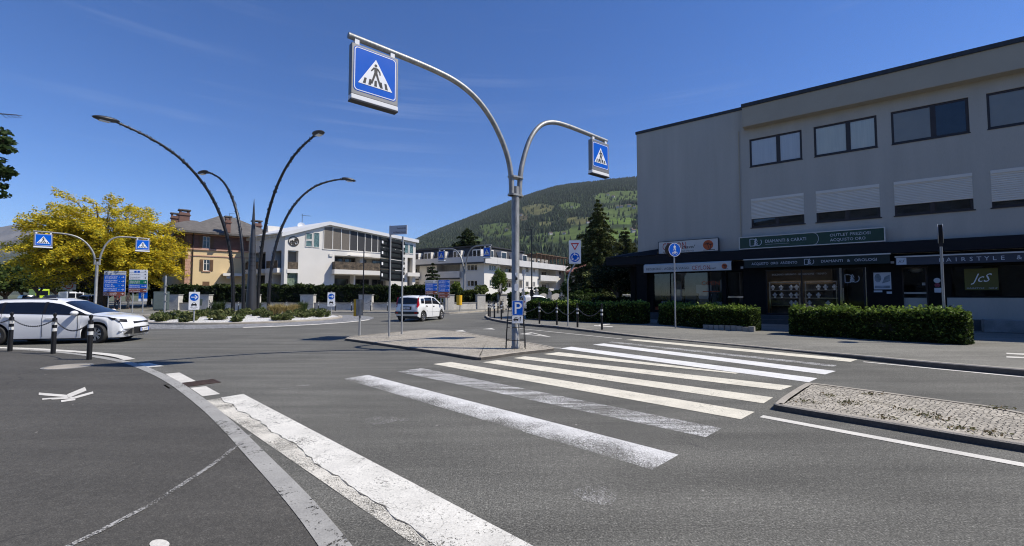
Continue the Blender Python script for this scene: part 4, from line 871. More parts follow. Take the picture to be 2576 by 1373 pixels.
def dclogo(par, x, z, s, y, m_):
    mb = MB()
    def line(p, w=.07):
        for a, b in zip(p[:-1], p[1:]): mb.flat([(x + q[0] * s, z + q[1] * s) for q in stroke(a, b, w)], y, .003)
    line([(-.62, -.4), (-.62, .45), (-.3, .45)]); line([(-.62, -.42), (-.1, -.42)]); line([(-.3 + .35 * math.sin(t), .02 + .43 * math.cos(t)) for t in [i * PI / 8 for i in range(9)]])
    line([(.3 + .36 * math.sin(t), .02 + .43 * math.cos(t)) for t in [R(50) + i * R(33) for i in range(9)]]); line([(.02 + .17 * math.sin(t), -.18 + .2 * math.cos(t)) for t in [i * PI / 5 for i in range(11)]]); line([(-.12, .05), (.05, .5), (.2, .1)])
    return mb.build('emblem', m_, par)
dclogo(d2, 4.42, 2.35, .42, .13, M['signgrey'])
po = MB().box(5.21, 5.82, -.05, -.022, 1.83, 2.6).build('poster', M['signgrey'], sb)
mb = MB(); mb.flat(disc(5.36, 2.35, .12, 14, .2), -.052, .003); mb.flat([(5.5, 2.1), (5.78, 2.2), (5.78, 2.5), (5.6, 2.4)], -.052, .003); mb.flat([(5.24, 1.88), (5.78, 1.88), (5.78, 2.0), (5.24, 2.0)], -.052, .003); mb.build('poster_print', mat('poster_blue_grey', (.2, .24, .28), .6, 0, .4, 6), po)
mb = MB(); mb.box(5.2, 5.5, -.045, -.022, 1.7, 1.78); mb.box(5.65, 5.83, -.045, -.022, 1.63, 1.73); mb.each('small_plate', M['signgrey'], sb)
d3 = shopwin('shop_door', 6.19, 7.05, .62, 2.82, .2, M['frame'], (), .07); MB().box(6.25, 6.98, .1, .16, 1.62, 1.7).box(6.85, 6.96, .1, .12, 2.0, 2.12).box(6.24, 6.99, .13, .17, .66, 1.45).build('door_panel', M['grey'], d3)
lp = MB(); lp.ball((6.75, 1.0, 2.72), (.25, .25, .13), 12, 8); lp.build('ceiling_lamp', M['lamp'], d3)
mb = MB(); mb.flat(disc(7.32, 2.2, .11, 16), -.03, .006); mb.flat(rrect(7.22, 7.44, 1.68, 1.88, .02), -.03, .006); mb.each('sticker', M['signgrey'], sb)
MB().flat(disc(7.32, 2.0, .09, 16), -.03, .006).build('red_sticker', mat('sticker_red_blue', (.2, .03, .06), .5, 0, .6, 20), sb)
w3 = shopwin('display_window', 7.73, 12.2, 1.48, 2.83, .08, M['shopdark'])
jp = MB().box(8.16, 9.13, .03, .05, 1.78, 2.67).build('yellow_sign', mat('olive_yellow', (.11, .10, .018), .7, 0, .08, 2), w3)
text('lettering', 'JcS', M['signwhite'], jp, 8.34, 2.12, .028, .36, .62, shear=.45); text('lettering', 'HAIRSTYLE', M['signgrey'], jp, 8.22, 1.83, .028, .06, .5); text('lettering', 'MAKE UP', M['signgrey'], jp, 8.85, 1.83, .028, .06, .24)
MB().box(6.0, 6.0, 0, 0, 0, 0) if False else None
MB().box(5.83, 5.95, -.03, -.022, 3.0, 3.1).box(-.3, -.18, -.03, -.022, 2.98, 3.1).each('house_number', M['signgrey'], sb)
# busts on the jeweller's shelves: things of their own
bust = None; n = 0
for z in (1.03, 1.43, 1.83):
    for x in (1.15, 1.5, 1.95, 2.15, 2.7, 3.05, 3.4, 3.7):
        if random.random() < .25: continue
        p = Matrix.Translation(BO) @ Matrix.Rotation(FA, 4, 'Z') @ V((x + random.uniform(-.06, .06), .4, z))
        if bust is None:
            bust = MB().lathe([(0, 0), (.05, 0), (.03, .05), (.09, .1), (.11, .17), (.045, .21), (.035, .26), (0, .27)], 10).build('necklace_bust', M['signwhite'], None, True, loc=p); tag(bust, 'small white necklace bust on a shelf in the jeweller window', 'display bust', 'busts in the jeweller window')
        else: c = bust.copy(); COL.objects.link(c); c.location = p
inside = lambda x, y, z: Matrix.Translation(BO) @ Matrix.Rotation(FA, 4, 'Z') @ V((x, y, z))
for x, h, lab in ((-3.55, 1.35, 'tall dark carved statue in the travel agency window'), (-2.75, 1.0, 'shorter dark carved statue in the travel agency window'), (-2.05, 1.15, 'dark statue beside the right frame of the travel agency window')):
    o = MB().lathe([(0, 0), (.12, 0), (.12, .05), (.05, .1), (.07, h * .45), (.12, h * .62), (.05, h * .8), (.09, h * .88), (.06, h), (0, h)], 10).build('statue', M['frame'], None, True, loc=inside(x, .7, .66)); tag(o, lab, 'statue')
for x, lab in ((-4.65, 'potted plant at the left end of the travel agency window'), (-1.5, 'potted plant behind the right pane of the travel agency window')):
    o = thing('potted_plant', lab, 'plant', inside(x, .6, .88)); MB().lathe([(0, 0), (.13, 0), (.2, .3), (.17, .3), (0, .27)], 14).build('pot', M['signgrey'], o, True); mb = MB()
    for i in range(26): a = random.random() * 6.3; r = random.uniform(.1, .35); e = V((r * math.cos(a), r * math.sin(a), random.uniform(.6, 1.3))); n_ = V((-math.sin(a), math.cos(a), 0)) * .035; mb.add([V((0, 0, .28)), e * .6 + n_, e, e * .6 - n_], [(0, 1, 2, 3)])
    mb.build('leaves', mat('indoor_leaves', (.03, .06, .02), .6), o)
mb = MB(); mb.box(-4.9, -4.2, 2.5, 2.55, 1.2, 2.4); mb.box(-3.3, -2.4, 2.5, 2.55, 1.3, 2.2); mb.box(-1.9, -1.4, 2.5, 2.55, 1.2, 2.5); mb.each('wall_poster', M['signgrey'], sb)
# awnings and signboards fixed over the shops
def on_shop(name, label, cat): return thing(name, label, cat, BO, FA)
def awning(label, a, b, z0, z1, fm, edge=None):
    o = on_shop('awning', label, 'awning'); v = MB(); v.box(a, b, -.62, -.585, z0, z1); v.add([(a, -.62, z1), (b, -.62, z1), (b, -.43, z1 + .08), (a, -.43, z1 + .08)], [(0, 1, 2, 3)]); v.add([(a, -.60, z1 - .02), (a, -.43, z1 + .06), (a, -.43, z1 - .05)], [(0, 1, 2)])
    f_ = v.build('valance', fm, o)
    if edge: MB().box(a - .03, b + .03, -.66, -.56, z1, z1 + .055).build('front_bar', edge, o)
    ar = MB()
    for x in (a + .3, b - .3): ar.tube([(x, -.43, z1 + .02), (x, -.6, z1 - .04)], .03, 6)
    ar.each('arm', M['dark'], o); return o, f_
script = dict(shear=.5)
def palm(par, x, z, r, y):
    d = MB().flat(disc(x, z, r, 24), y, .004).build('orange_disc', M['orange'], par); mb = MB()
    for tx, tz, s in ((-.15, .25, .8), (.5, .1, .6)):
        mb.flat(stroke((x + r * (tx * .2 + .3), z - r * 1.0), (x + r * tx, z + r * tz), r * .1), y - .006, .003)
        for k in range(6):
            a = R(-20 + k * 44); mb.flat([(x + r * tx, z + r * tz + r * .06), (x + r * tx + r * s * math.cos(a), z + r * tz + r * s * .6 * math.sin(a)), (x + r * tx + r * .06, z + r * tz - r * .08)], y - .006, .003)
    mb.flat([(x - r, z - r * 1.0), (x + r * 1.3, z - r * .95), (x + r * 1.3, z - r * 1.08), (x - r, z - r * 1.08)], y - .006, .003); mb.build('palms', M['signblack'], d)
M['awhite'] = mat('pale_awning_cloth', (.6, .57, .52), .8, 0, .06, 2); M['logored'] = mat('logo_red', (.42, .04, .03), .5)
o, f_ = awning('pale awning with black and red lettering over the travel agency', -5.45, -.65, 2.90, 3.33, M['awhite'])
text('lettering', 'REISEBÜRO - AGENZIA VIAGGI', M['signblack'], f_, -5.28, 3.03, -.62, .14, 2.46); text('red_lettering', 'CEYLON', M['logored'], f_, -2.66, 2.97, -.62, .25, .95); text('script_lettering', 'travel', M['signblack'], f_, -1.85, 2.98, -.626, .13, .46, **script); palm(f_, -.98, 3.12, .14, -.622)
o, f_ = awning('dark green awning with pale lettering over the jeweller', -.02, 5.78, 2.98, 3.38, mat('dark_green_cloth', (.012, .022, .02), .7, 0, .1, 3), M['awhite'])
text('lettering', 'ACQUISTO  ORO  ARGENTO', M['signgrey'], f_, .32, 3.12, -.62, .13, 2.0); dclogo(f_, 2.80, 3.18, .3, -.622, M['signgrey']); text('lettering', 'DIAMANTI   &   OROLOGI', M['signgrey'], f_, 3.28, 3.12, -.62, .13, 2.05)
o, f_ = awning('slate blue awning with spaced white lettering over the hairdresser', 5.97, 14, 2.88, 3.22, mat('slate_cloth', (.045, .05, .066), .7, 0, .1, 3), M['awhite'])
for i, ch in enumerate('HAIRSTYLE & MAKE UP'):
    if ch != ' ': text('letter', ch, M['signgrey'], f_, 7.42 + i * .218, 2.97, -.62, .17, None, 'C')
lq = MB().box(5.99, 6.32, -.635, -.621, 2.90, 3.2).build('logo_square', M['signgrey'], f_); text('lettering', 'JcS', M['signblack'], lq, 6.03, 3.0, -.635, .12, .24, shear=.45)
o = on_shop('shop_sign', 'white signboard with red letters and an orange palm disc', 'shop sign')
f_ = MB().box(-4.64, -1.34, -.30, -.12, 4.01, 4.71).build('board', M['awhite'], o); MB().rim(-4.66, -1.32, 3.99, 4.73, .03, -.31, -.1).build('board_frame', M['dark'], o)
text('red_lettering', 'CEYLON', M['logored'], f_, -4.4, 4.22, -.30, .42, 1.35); text('script_lettering', 'travel', M['signblack'], f_, -3.25, 4.24, -.305, .2, .7, **script); text('lettering', 'REISEBÜRO AGENZIA VIAGGI', M['signblack'], f_, -4.38, 4.05, -.30, .085, 1.75); palm(f_, -1.86, 4.36, .27, -.302)
o = on_shop('shop_sign', 'long dark green signboard with pale lettering above the jeweller', 'shop sign')
f_ = MB().box(-.24, 5.63, -.42, -.12, 4.02, 4.60).build('board', mat('bottle_green_board', (.012, .05, .03), .5, 0, .08, 2), o); MB().rim(-.28, 5.67, 3.98, 4.64, .045, -.44, -.1).build('board_frame', M['awhite'], o)
dclogo(f_, .5, 4.31, .42, -.422, M['signgrey']); text('lettering', 'DIAMANTI & CARATI', M['signgrey'], f_, .95, 4.26, -.42, .165, 1.75); text('small_lettering', 'GIOIELLERIA', mat('dim_green_letters', (.05, .13, .1), .6), f_, 2.1, 4.12, -.42, .05, .55)
MB().box(.95, 2.0, -.425, -.421, 4.17, 4.18).build('underline', M['signgrey'], f_)
mb = MB(); ar = [(3.0 + .2 * math.sin(t), 4.31 + .29 * math.cos(t)) for t in [i * PI / 8 for i in range(9)]]
for p, q in zip(ar[:-1], ar[1:]): mb.flat(stroke(p, q, .02), -.421, .003)
mb.build('divider_arc', M['signgrey'], f_); text('lettering', 'OUTLET PREZIOSI', M['signgrey'], f_, 3.65, 4.36, -.42, .14, 1.5); text('lettering', 'ACQUISTO ORO', M['signgrey'], f_, 3.65, 4.13, -.42, .14, 1.32)
st = on_shop('stone_bench', 'rough granite bench block in front of the hairdresser', 'bench'); MB().bbox(8.45, 9.7, -1.25, -.8, .12, .62, .02).build('block', M['kerbdark'], st)
# --- white house with the shallow gable
HA = math.atan2(.672, .7405); gh = thing('gable_house', 'white house with shallow gable and brown screens along its top floor', 'house', (-26.09, 50, 0), HA)
rl = lambda s: 8.75 + (s / 4.9) * 1.75 if s < 4.9 else 10.5 - (s - 4.9) * .1
hol = [(.34, 1.48, 2.2, 6.7, .9), (5.66, 13.2, 4.66, 6.42, 1.6), (5.7, 13.2, .4, 4.05, 1.6), (15.65, 16.45, 2.5, 6.7, .9)]
mb = MB(); mb.wall(0, 16.9, 0, 7.1, hol)
mb.add([(0, 0, 7.1), (16.9, 0, 7.1), (16.9, 0, rl(16.9)), (4.9, 0, 10.5), (0, 0, 8.75)], [(0, 1, 2, 3, 4)]); mb.quad((16.9, 0, 0), (16.9, 12, 0), (16.9, 12, 9.2), (16.9, 0, 9.2))
lw = R(105.5); LE = (12.6 * math.cos(lw), 12.6 * math.sin(lw)); ml = MB(frame(*LE, 0, lw - PI))
ml.wall(0, 12.6, 0, 8.72, [(9.9, 11.95, 4.12, 6.68, 1.4), (9.9, 11.95, .6, 3.95, 1.4), (5.2, 8.6, 4.12, 6.68, 1.2), (5.2, 8.6, .6, 3.95, 1.2), (.2, 2.0, 4.12, 6.68, 1)])
b0 = len(mb.v); mb.v += ml.v; mb.f += [tuple(i + b0 for i in f) for f in ml.f]; mb.m += ml.m
mb.build('wall', M['wwhite'], gh)
mb = MB()
for (s0, s1) in ((-.45, 4.9), (4.9, 17.2)):
    z0, z1 = rl(s0), rl(s1); mb.add([(s0, -.4, z0), (s1, -.4, z1), (s1, -.4, z1 - .42), (s0, -.4, z0 - .42), (s0, -.0, z0 - .42), (s1, 0, z1 - .42)], [(0, 3, 2, 1), (3, 4, 5, 2)])
    mb.add([(s0, -.4, z0), (s1, -.4, z1), (s1 + (LE[0] if s1 < 6 else 0), 12, z1), (s0 + LE[0], 12, z0)], [(0, 1, 2, 3)])
mb.build('roof', mat('white_sheet_roof', (.66, .66, .65), .7, 0, .05, 1), gh)
mb = MB(frame(*LE, 0, lw - PI)); mb.box(-.3, 12.8, -.35, .05, 8.6, 8.74)
for i in range(48): x = .2 + i * .26; mb.box(x, x + .1, -.3, -.05, 8.25 + .12 * (i % 3 == 0), 8.6)
mb.build('eave_lattice', M['wwhite'], gh)
rs_ = MB()
for i in range(12):
    a0, a1 = 2 * PI * i / 12, 2 * PI * (i + 1) / 12
for i in range(24): a0, a1 = 2 * PI * i / 24, 2 * PI * (i + 1) / 24; rs_.flat(stroke((.93 + .54 * math.cos(a0), 7.76 + .54 * math.sin(a0)), (.93 + .54 * math.cos(a1), 7.76 + .54 * math.sin(a1)), .09), -.02, .04)
for i in range(26): a = random.random() * 6.3; r0 = random.uniform(0, .5); b_ = a + random.uniform(-1.2, 1.2); r1_ = random.uniform(.1, .52); rs_.flat(stroke((.93 + r0 * math.cos(a), 7.76 + r0 * math.sin(a)), (.93 + r1_ * math.cos(b_), 7.76 + r1_ * math.sin(b_) + .001), .07), -.02, .03)
rs_.build('round_ornament', mat('rosette_bronze', (.045, .035, .025), .6, .3, .3, 5), gh)
for (a, b, c, d) in ((2.22, 3.0, 8.1, 8.92), (2.22, 3.0, 7.22, 8.02), (3.1, 3.84, 7.22, 9.05)): window(gh, a, b, c, d, -.01, .07, M['wwhite'], M['teal'])
for (a, b) in ((15.05, 15.75), (15.85, 16.55)): window(gh, a, b, 7.25, 8.65, -.01, .08, M['wwhite'], M['teal'])
ps = [4.31, 5.38, 6.44, 7.5, 8.5, 9.5, 10.4, 11.25, 12.1, 12.95, 13.8, 14.6]
for i, (a, b) in enumerate(zip(ps[:-1], ps[1:])):
    t0, t1 = min(rl(a + .06) - .55, 9.75), rl(b - .06) - .55
    w = MB().add([(a + .05, -.02, 7.17), (b - .05, -.02, 7.17), (b - .05, -.02, t1), (a + .05, -.02, t0), (a + .05, 0, 7.17), (b - .05, 0, 7.17), (b - .05, 0, t1), (a + .05, 0, t0)], [(0, 1, 2, 3), (4, 0, 3, 7), (1, 5, 6, 2), (3, 2, 6, 7)]).build('screen', M['mesh'] if i < 3 else M['blindk'], gh)
mb = MB(); mb.box(4.2, 14.7, -.07, -.0, 7.06, 7.16)
for x in ps: mb.box(x - .04, x + .04, -.06, 0, 7.16, min(rl(x) - .5, 9.8))
mb.build('screen_frame', M['wwhite'], gh)
MB().box(5.3, 13.4, -1.05, -.002, 4.10, 4.64).box(15.5, 17.3, -.5, -.002, 4.1, 4.62).box(.3, 1.5, -.06, .9, 4.08, 4.52).each('balcony_slab', M['wwhite'], gh)
MB().box(5.4, 13.3, -1.0, -.95, 4.66, 5.6).box(5.4, 5.45, -.95, 0, 4.66, 5.6).box(.36, 1.46, -.02, .02, 4.54, 5.35).each('balcony_railing', M['rust'], gh)
MB().box(7.2, 10.2, -1.1, 0, 6.36, 6.5).build('balcony_awning', M['wwhite'], gh)
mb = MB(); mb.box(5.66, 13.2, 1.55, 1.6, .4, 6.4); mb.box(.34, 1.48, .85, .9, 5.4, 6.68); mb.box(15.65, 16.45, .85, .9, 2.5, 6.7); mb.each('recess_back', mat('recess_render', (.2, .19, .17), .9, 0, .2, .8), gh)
for (a, b, c, d) in ((5.9, 7.2, 4.7, 6.3), (7.5, 8.8, 4.7, 6.2), (9.6, 10.4, 4.7, 6.2), (11.2, 12.6, 4.7, 6.2), (5.9, 8.0, 1, 3.6), (8.6, 10.8, 1, 3.6), (11.2, 12.8, 1, 3.6)): window(gh, a, b, c, d, 1.54, .06, M['frame'], M['glass'], 2)
MB().box(8.9, 9.3, -.0, 1.5, 4.66, 6.4).box(8.2, 8.4, .2, 1.5, .4, 4.05).each('pier', M['wwhite'], gh)
MB().box(.36, 1.46, .3, .34, 2.2, 4.0).build('ornament_screen', mat('green_screen', (.12, .16, .11), .7, 0, .8, 5, .4, 9), gh)
MB().box(5.0, 5.4, -.12, 0, 6.25, 6.6).box(5.05, 5.4, -.12, 0, 3.5, 3.85).each('wall_lamp', M['wwhite'], gh)
mb = MB(frame(*LE, 0, lw - PI)); mb.box(9.6, 12.1, -.55, -.002, 4.1, 4.62); mb.box(4.9, 8.8, -.55, -.002, 4.1, 4.62); mb.each('side_balcony', M['wwhite'], gh)
mb = MB(frame(*LE, 0, lw - PI)); mb.box(9.7, 12.0, -.5, -.46, 4.62, 5.5); mb.box(5.0, 8.7, -.5, -.46, 4.62, 5.5); mb.each('side_railing', M['rust'], gh)
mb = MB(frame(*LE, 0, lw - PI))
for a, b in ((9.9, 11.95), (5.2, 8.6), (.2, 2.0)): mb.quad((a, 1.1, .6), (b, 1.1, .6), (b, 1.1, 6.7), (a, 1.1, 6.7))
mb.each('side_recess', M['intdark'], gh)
p = Matrix.Rotation(-HA, 4, 'Z') @ (at(690, 575, 58) - V((-26.09, 50, 0))); MB().box(p.x - .9, p.x + .9, p.y - .6, p.y + .6, p.z - 2.2, p.z + .25).build('chimney', M['wwhite'], gh)
p = Matrix.Rotation(-HA, 4, 'Z') @ (at(760, 555, 56) - V((-26.09, 50, 0))); mb = MB(); mb.tube([(p.x, p.y, p.z - 1.4), (p.x, p.y, p.z + .9)], .03, 6)
for k in range(5): mb.tube([(p.x + .2 + k * .16, p.y - .3, p.z + .72), (p.x + .2 + k * .16, p.y + .3, p.z + .72)], .012, 4)
mb.tube([(p.x - .2, p.y, p.z + .72), (p.x + 1.1, p.y, p.z + .72)], .018, 5); mb.build('aerial', M['dark'], gh)
MB(Matrix.Translation((p.x - .1, p.y - .1, p.z - .75)) @ Matrix.Rotation(R(70), 4, 'X')).lathe([(0, .0), (.25, .02), (.5, .12)], 18).build('satellite_dish', M['signgrey'], gh)
# --- yellow villa with the brick upper floor
vl = thing('villa', 'yellow villa with a brick upper floor and grey hipped roof', 'house', (-37.41, 50, 0), HA)
lv = R(139.5) - HA; LV = (16 * math.cos(lv), 16 * math.sin(lv)); FL = frame(*LV, 0, lv - PI)
def both(fn, *mats_): pass
mr = MB(); mr.wall(0, 9, 0, 6.85, [(1.68, 2.3, 4.36, 5.69, .15), (1.65, 2.33, 2.1, 3.1, .12), (6.4, 7.0, 4.36, 5.69, .15)]); ml = MB(FL); ml.wall(0, 16, 0, 6.85, [(13.75, 14.4, 4.36, 5.69, .15), (10.6, 11.9, 4.36, 5.69, .15), (6.2, 7.2, 4.3, 5.7, .15), (2, 3, 4.3, 5.7, .15)])
def merge(a, b): k = len(a.v); a.v += b.v; a.f += [tuple(i + k for i in f) for f in b.f]; a.m += b.m; return a
merge(mr, ml).build('wall', M['yellow'], vl)
mr = MB(); mr.wall(0, 9, 6.85, 8.85, [(1.55, 2.27, 7.0, 8.42, .15)], y=.02); ml = MB(FL); ml.wall(0, 16, 6.85, 8.85, [(13.6, 14.3, 7.0, 8.42, .15), (11.2, 12.2, 7.0, 8.42, .15)], y=.02); merge(mr, ml).build('brick_storey', M['brick'], vl)
mr = MB(); ml = MB(FL)
for z0, z1, pr in ((6.78, 6.95, .16), (6.05, 6.16, .08), (8.55, 8.75, .2)):
    mr.box(-pr, 9, -pr, -.003, z0, z1); ml.box(0, 16, -pr, -.003, z0, z1)
merge(mr, ml).build('cornice', M['pink'], vl)
mr = MB()
for i in range(17):
    z = .2 + i * .345; w = .62 if i % 2 else .4; mr.box(-.05, w, -.05, -.003, z, z + .32)
mr.build('quoin', M['pink'], vl)
def hip(x0, x1, y0, y1, z0, zt, ins, th=.22):
    cx = [(x0, y0), (x1, y0), (x1, y1), (x0, y1)]; r0 = (x0 + ins, (y0 + y1) / 2); r1 = (x1 - ins, (y0 + y1) / 2)
    if x1 - x0 < 2 * ins: r0 = r1 = ((x0 + x1) / 2, (y0 + y1) / 2)
    return [(*c, z0) for c in cx] + [(*c, z0 - th) for c in cx] + [(*r0, zt), (*r1, zt)], [(0, 1, 9, 8), (1, 2, 9), (2, 3, 8, 9), (3, 0, 8), (4, 5, 1, 0), (5, 6, 2, 1), (6, 7, 3, 2), (7, 4, 0, 3), (7, 6, 5, 4)]
v, f = hip(-1.0, 9.9, -1.05, 9.2, 8.86, 11.6, 4.6); rf = MB().add(v, f)
v, f = hip(-1.8, 5.4, 7.9, 17.3, 10.25, 11.9, 3.2); rf.add(v, f); rf.build('roof', M['roof'], vl)
MB().box(-1.0, 4.6, 8.6, 16.5, 6.9, 10.25).build('rear_wing', M['brick'], vl)
def chimney(u, v, Y, w, h, cap=True, two=False):
    q = Matrix.Rotation(-HA, 4, 'Z') @ (at(u, v, Y) - V((-37.41, 50, 0))); mb = MB(); mb.box(q.x - w / 2, q.x + w / 2, q.y - w / 2, q.y + w / 2, q.z - h, q.z - .35); mb.box(q.x - w / 2 - .1, q.x + w / 2 + .1, q.y - w / 2 - .1, q.y + w / 2 + .1, q.z - .75, q.z - .62)
    for sx in (-1, 1):
        for sy in (-1, 1): mb.box(q.x + sx * w * .38 - .1, q.x + sx * w * .38 + .1, q.y + sy * w * .38 - .1, q.y + sy * w * .38 + .1, q.z - .35, q.z - .08)
    c = mb.build('chimney', M['brick'], vl); MB().box(q.x - w / 2 - .12, q.x + w / 2 + .12, q.y - w / 2 - .12, q.y + w / 2 + .12, q.z - .08, q.z + .06).build('chimney_cap', M['roof'], c)
chimney(464, 529, 60, 1.15, 2.6); chimney(440, 537, 61, .8, 2.2); chimney(574, 545, 51.5, .5, 1.9); chimney(646, 556, 60, 1.0, 3.2)
q = Matrix.Rotation(-HA, 4, 'Z') @ (at(578, 537, 57) - V((-37.41, 50, 0))); mb = MB(); mb.tube([(q.x, q.y, q.z - 2.2), (q.x, q.y, q.z + .1)], .025, 5); mb.tube([(q.x, q.y, q.z), (q.x + 1.1, q.y - .6, q.z)], .015, 4); mb.build('aerial', M['dark'], vl)
def vwin(M_, a, b, c, d, y=.1, wn='window'):
    w = MB(M_).rim(a, b, c, d, .06, y - .05, y).box((a + b) / 2 - .03, (a + b) / 2 + .03, y - .05, y, c + .06, d - .06).box(a, b, y - .045, y - .005, c + (d - c) * .62, c + (d - c) * .62 + .04).build(wn, M['wwhite'], vl)
    MB(M_).quad((a, y - .02, c), (b, y - .02, c), (b, y - .02, d), (a, y - .02, d)).build('pane', M['glass'], w)
    sh = MB(M_)
    for x0, x1 in ((a - .33, a - .02), (b + .02, b + .33)):
        sh.box(x0, x1, -.07, -.022, c, d)
        for i in range(9): z = c + .08 + (d - c - .16) * i / 9; sh.box(x0 + .04, x1 - .04, -.085, -.071, z, z + .06)
    sh.each('shutter', M['wood'], w, 10); MB(M_).box(a - .1, b + .1, -.12, .08, c - .1, c - .01).build('sill', M['pink'], w)
I4 = Matrix.Identity(4)
vwin(I4, 1.68, 2.3, 4.36, 5.69); vwin(I4, 1.55, 2.27, 7.0, 8.42); vwin(I4, 6.4, 7.0, 4.36, 5.69)
for a, b, c, d in ((13.75, 14.4, 4.36, 5.69), (10.6, 11.9, 4.36, 5.69), (13.6, 14.3, 7.0, 8.42), (11.2, 12.2, 7.0, 8.42), (6.2, 7.2, 4.3, 5.7), (2, 3, 4.3, 5.7)): vwin(FL, a, b, c, d)
w = MB().box(1.65, 2.33, .03, .06, 2.1, 3.1).build('cellar_window', M['wood'], vl)
MB().box(3.5, 5.6, -1.1, -.01, 3.92, 4.08).box(3.5, 5.6, -1.12, -1.08, 3.8, 4.12).build('porch_roof', M['wwhite'], vl); MB().box(3.9, 4.25, -.9, -.6, 3.5, 3.8).build('porch_lamp', M['signgrey'], vl)
mb = MB(); mb.tube([(.62, -.12, .1), (.62, -.12, 8.4), (.6, -.5, 8.75)], .06, 8); mb.build('drainpipe', M['frame'], vl)
# --- white apartment block
AA = math.atan2(.8325, .554); ab = thing('apartment_block', 'white apartment block with grey balcony bands and dark mansard roof', 'apartment block', (-3.95, 62, 0), AA)
la = R(149.3) - AA; LA = (15 * math.cos(la), 15 * math.sin(la)); FLA = frame(*LA, 0, la - PI)
mr = MB(); holR = [(1.19, 2.93, 5.05, 5.9, .15), (1.3, 2.9, 2.75, 3.7, .15), (3.95, 10.17, 3.95, 6.05, 1.5), (3.95, 10.17, 1.7, 3.75, 1.5), (11.2, 12.1, 5.2, 6.0, .15), (11.2, 12.1, 2.8, 3.7, .15), (13.4, 14.2, 5.2, 6.0, .15), (13.4, 14.2, 2.8, 3.7, .15), (15.3, 21.8, 3.95, 6.05, 1.5), (15.3, 21.8, 1.7, 3.75, 1.5), (22.9, 23.9, 5.2, 6.0, .15)]
mr.wall(0, 25, 0, 6.2, holR); ml = MB(FLA); X = lambda d: 15 - d
holL = [(X(3.03), X(1.17), 5.02, 5.91, .15), (X(3.03), X(1.17), 2.74, 3.63, .15), (X(8.75), X(4.26), 4.0, 6.1, 1.5), (X(8.75), X(4.26), .8, 3.6, 1.5), (X(10.8), X(9.55), 5.0, 5.94, .15), (X(14.5), X(12.2), 4.0, 6.1, 1.4), (X(14.5), X(12.2), .8, 3.6, 1.4)]
ml.wall(0, 15, 0, 6.2, holL); merge(mr, ml); mr.quad((25, 0, 0), (25, 12, 0), (25, 12, 6.2), (25, 0, 6.2)); mr.build('wall', M['wwhite'], ab)
mr = MB(); mr.box(-.9, 26, -.9, -.85, 5.98, 6.92); mr.box(-.9, 26, -.85, 0, 6.0, 6.1); mr.box(25.95, 26, -.85, 10, 5.98, 6.92); ml = MB(FLA); ml.box(0, 15.6, -.9, -.85, 6.18, 7.0); ml.box(0, 15.6, -.85, 0, 6.2, 6.3)
for x in range(2, 26, 3): mr.box(x, x + .05, -.915, -.9, 5.98, 6.92)
for (a, b, c, d, e) in holR:
    if e > 1:
        mr.box(a - .1, b + .1, -.5, -.45, c, c + .95); mr.box(a - .1, b + .1, -.45, 0, c, c + .1); mr.box((a + b) / 2 - .02, (a + b) / 2 + .02, -.515, -.5, c, c + .95)
for (a, b, c, d, e) in holL:
    if e > 1: ml.box(a - .25, b + .25, -.5, -.45, c + .05, c + 1.0); ml.box(a - .25, b + .25, -.45, 0, c, c + .1)
merge(mr, ml).build('balcony_parapet', M['panel'], ab)
mr = MB(); ml = MB(FLA); ml.box(0, 15.65, -.93, -.84, 5.93, 6.17)
for (a, b, c, d, e) in holL:
    if e > 1: ml.box(a - .27, b + .27, -.53, -.44, c - .18, c + .03)
mr.box(-.93, 26, -.93, -.84, 5.88, 5.97); merge(mr, ml).build('balcony_edge', M['anth'], ab)
rb = MB()
for (a, b, c, d, e) in holR:
    if e > 1: rb.quad((a, 1.48, c), (b, 1.48, c), (b, 1.48, d), (a, 1.48, d))
l2 = MB(FLA)
for (a, b, c, d, e) in holL:
    if e > 1: l2.quad((a, 1.38, c), (b, 1.38, c), (b, 1.38, d), (a, 1.38, d))
rb.each('loggia_back', mat('loggia_render', (.46, .44, .40), .9), ab); l2.each('loggia_back', bpy.data.materials['loggia_render'], ab)
def awin(Mx, a, b, c, d, y, sp=2):
    w = MB(Mx).rim(a, b, c, d, .09, y - .06, y)
    for i in range(1, sp): xm = a + (b - a) * i / sp; w.box(xm - .05, xm + .05, y - .06, y, c + .09, d - .09)
    o = w.build('window', M['wwhite'], ab); MB(Mx).quad((a, y - .02, c), (b, y - .02, c), (b, y - .02, d), (a, y - .02, d)).build('pane', M['glass'], o)
    if y < .5: MB(Mx).box(a - .08, b + .08, -.08, .1, c - .07, c - .005).build('sill', M['panel'], o)
for Mx, hs_ in ((I4, holR), (FLA, holL)):
    for (a, b, c, d, e) in hs_:
        if e < 1: awin(Mx, a, b, c, d, .12, 3 if b - a > 1.5 else 2)
        else: awin(Mx, a + (b - a) * .12, a + (b - a) * .3, c + .1, d - .25, e - .06, 1); awin(Mx, a + (b - a) * .55, a + (b - a) * .8, c + .1, d - .25, e - .06, 2)
mr = MB(); z0, z1 = 6.3, 8.75
ml = MB(FLA); ml.add([(0, .9, z0), (15, .9, z0), (14.4, 1.8, z1), (0, 1.8, z1)], [(0, 1, 2, 3)]); mr.add([(0.6, .8, z0), (13.2, .8, z0), (13.2, 1.7, z1), (1.2, 1.7, z1)], [(0, 1, 2, 3)]); mr.add([(13.2, .8, z0), (13.2, 9, z0), (13.2, 9, z1), (13.2, 1.7, z1)], [(0, 1, 2, 3)])
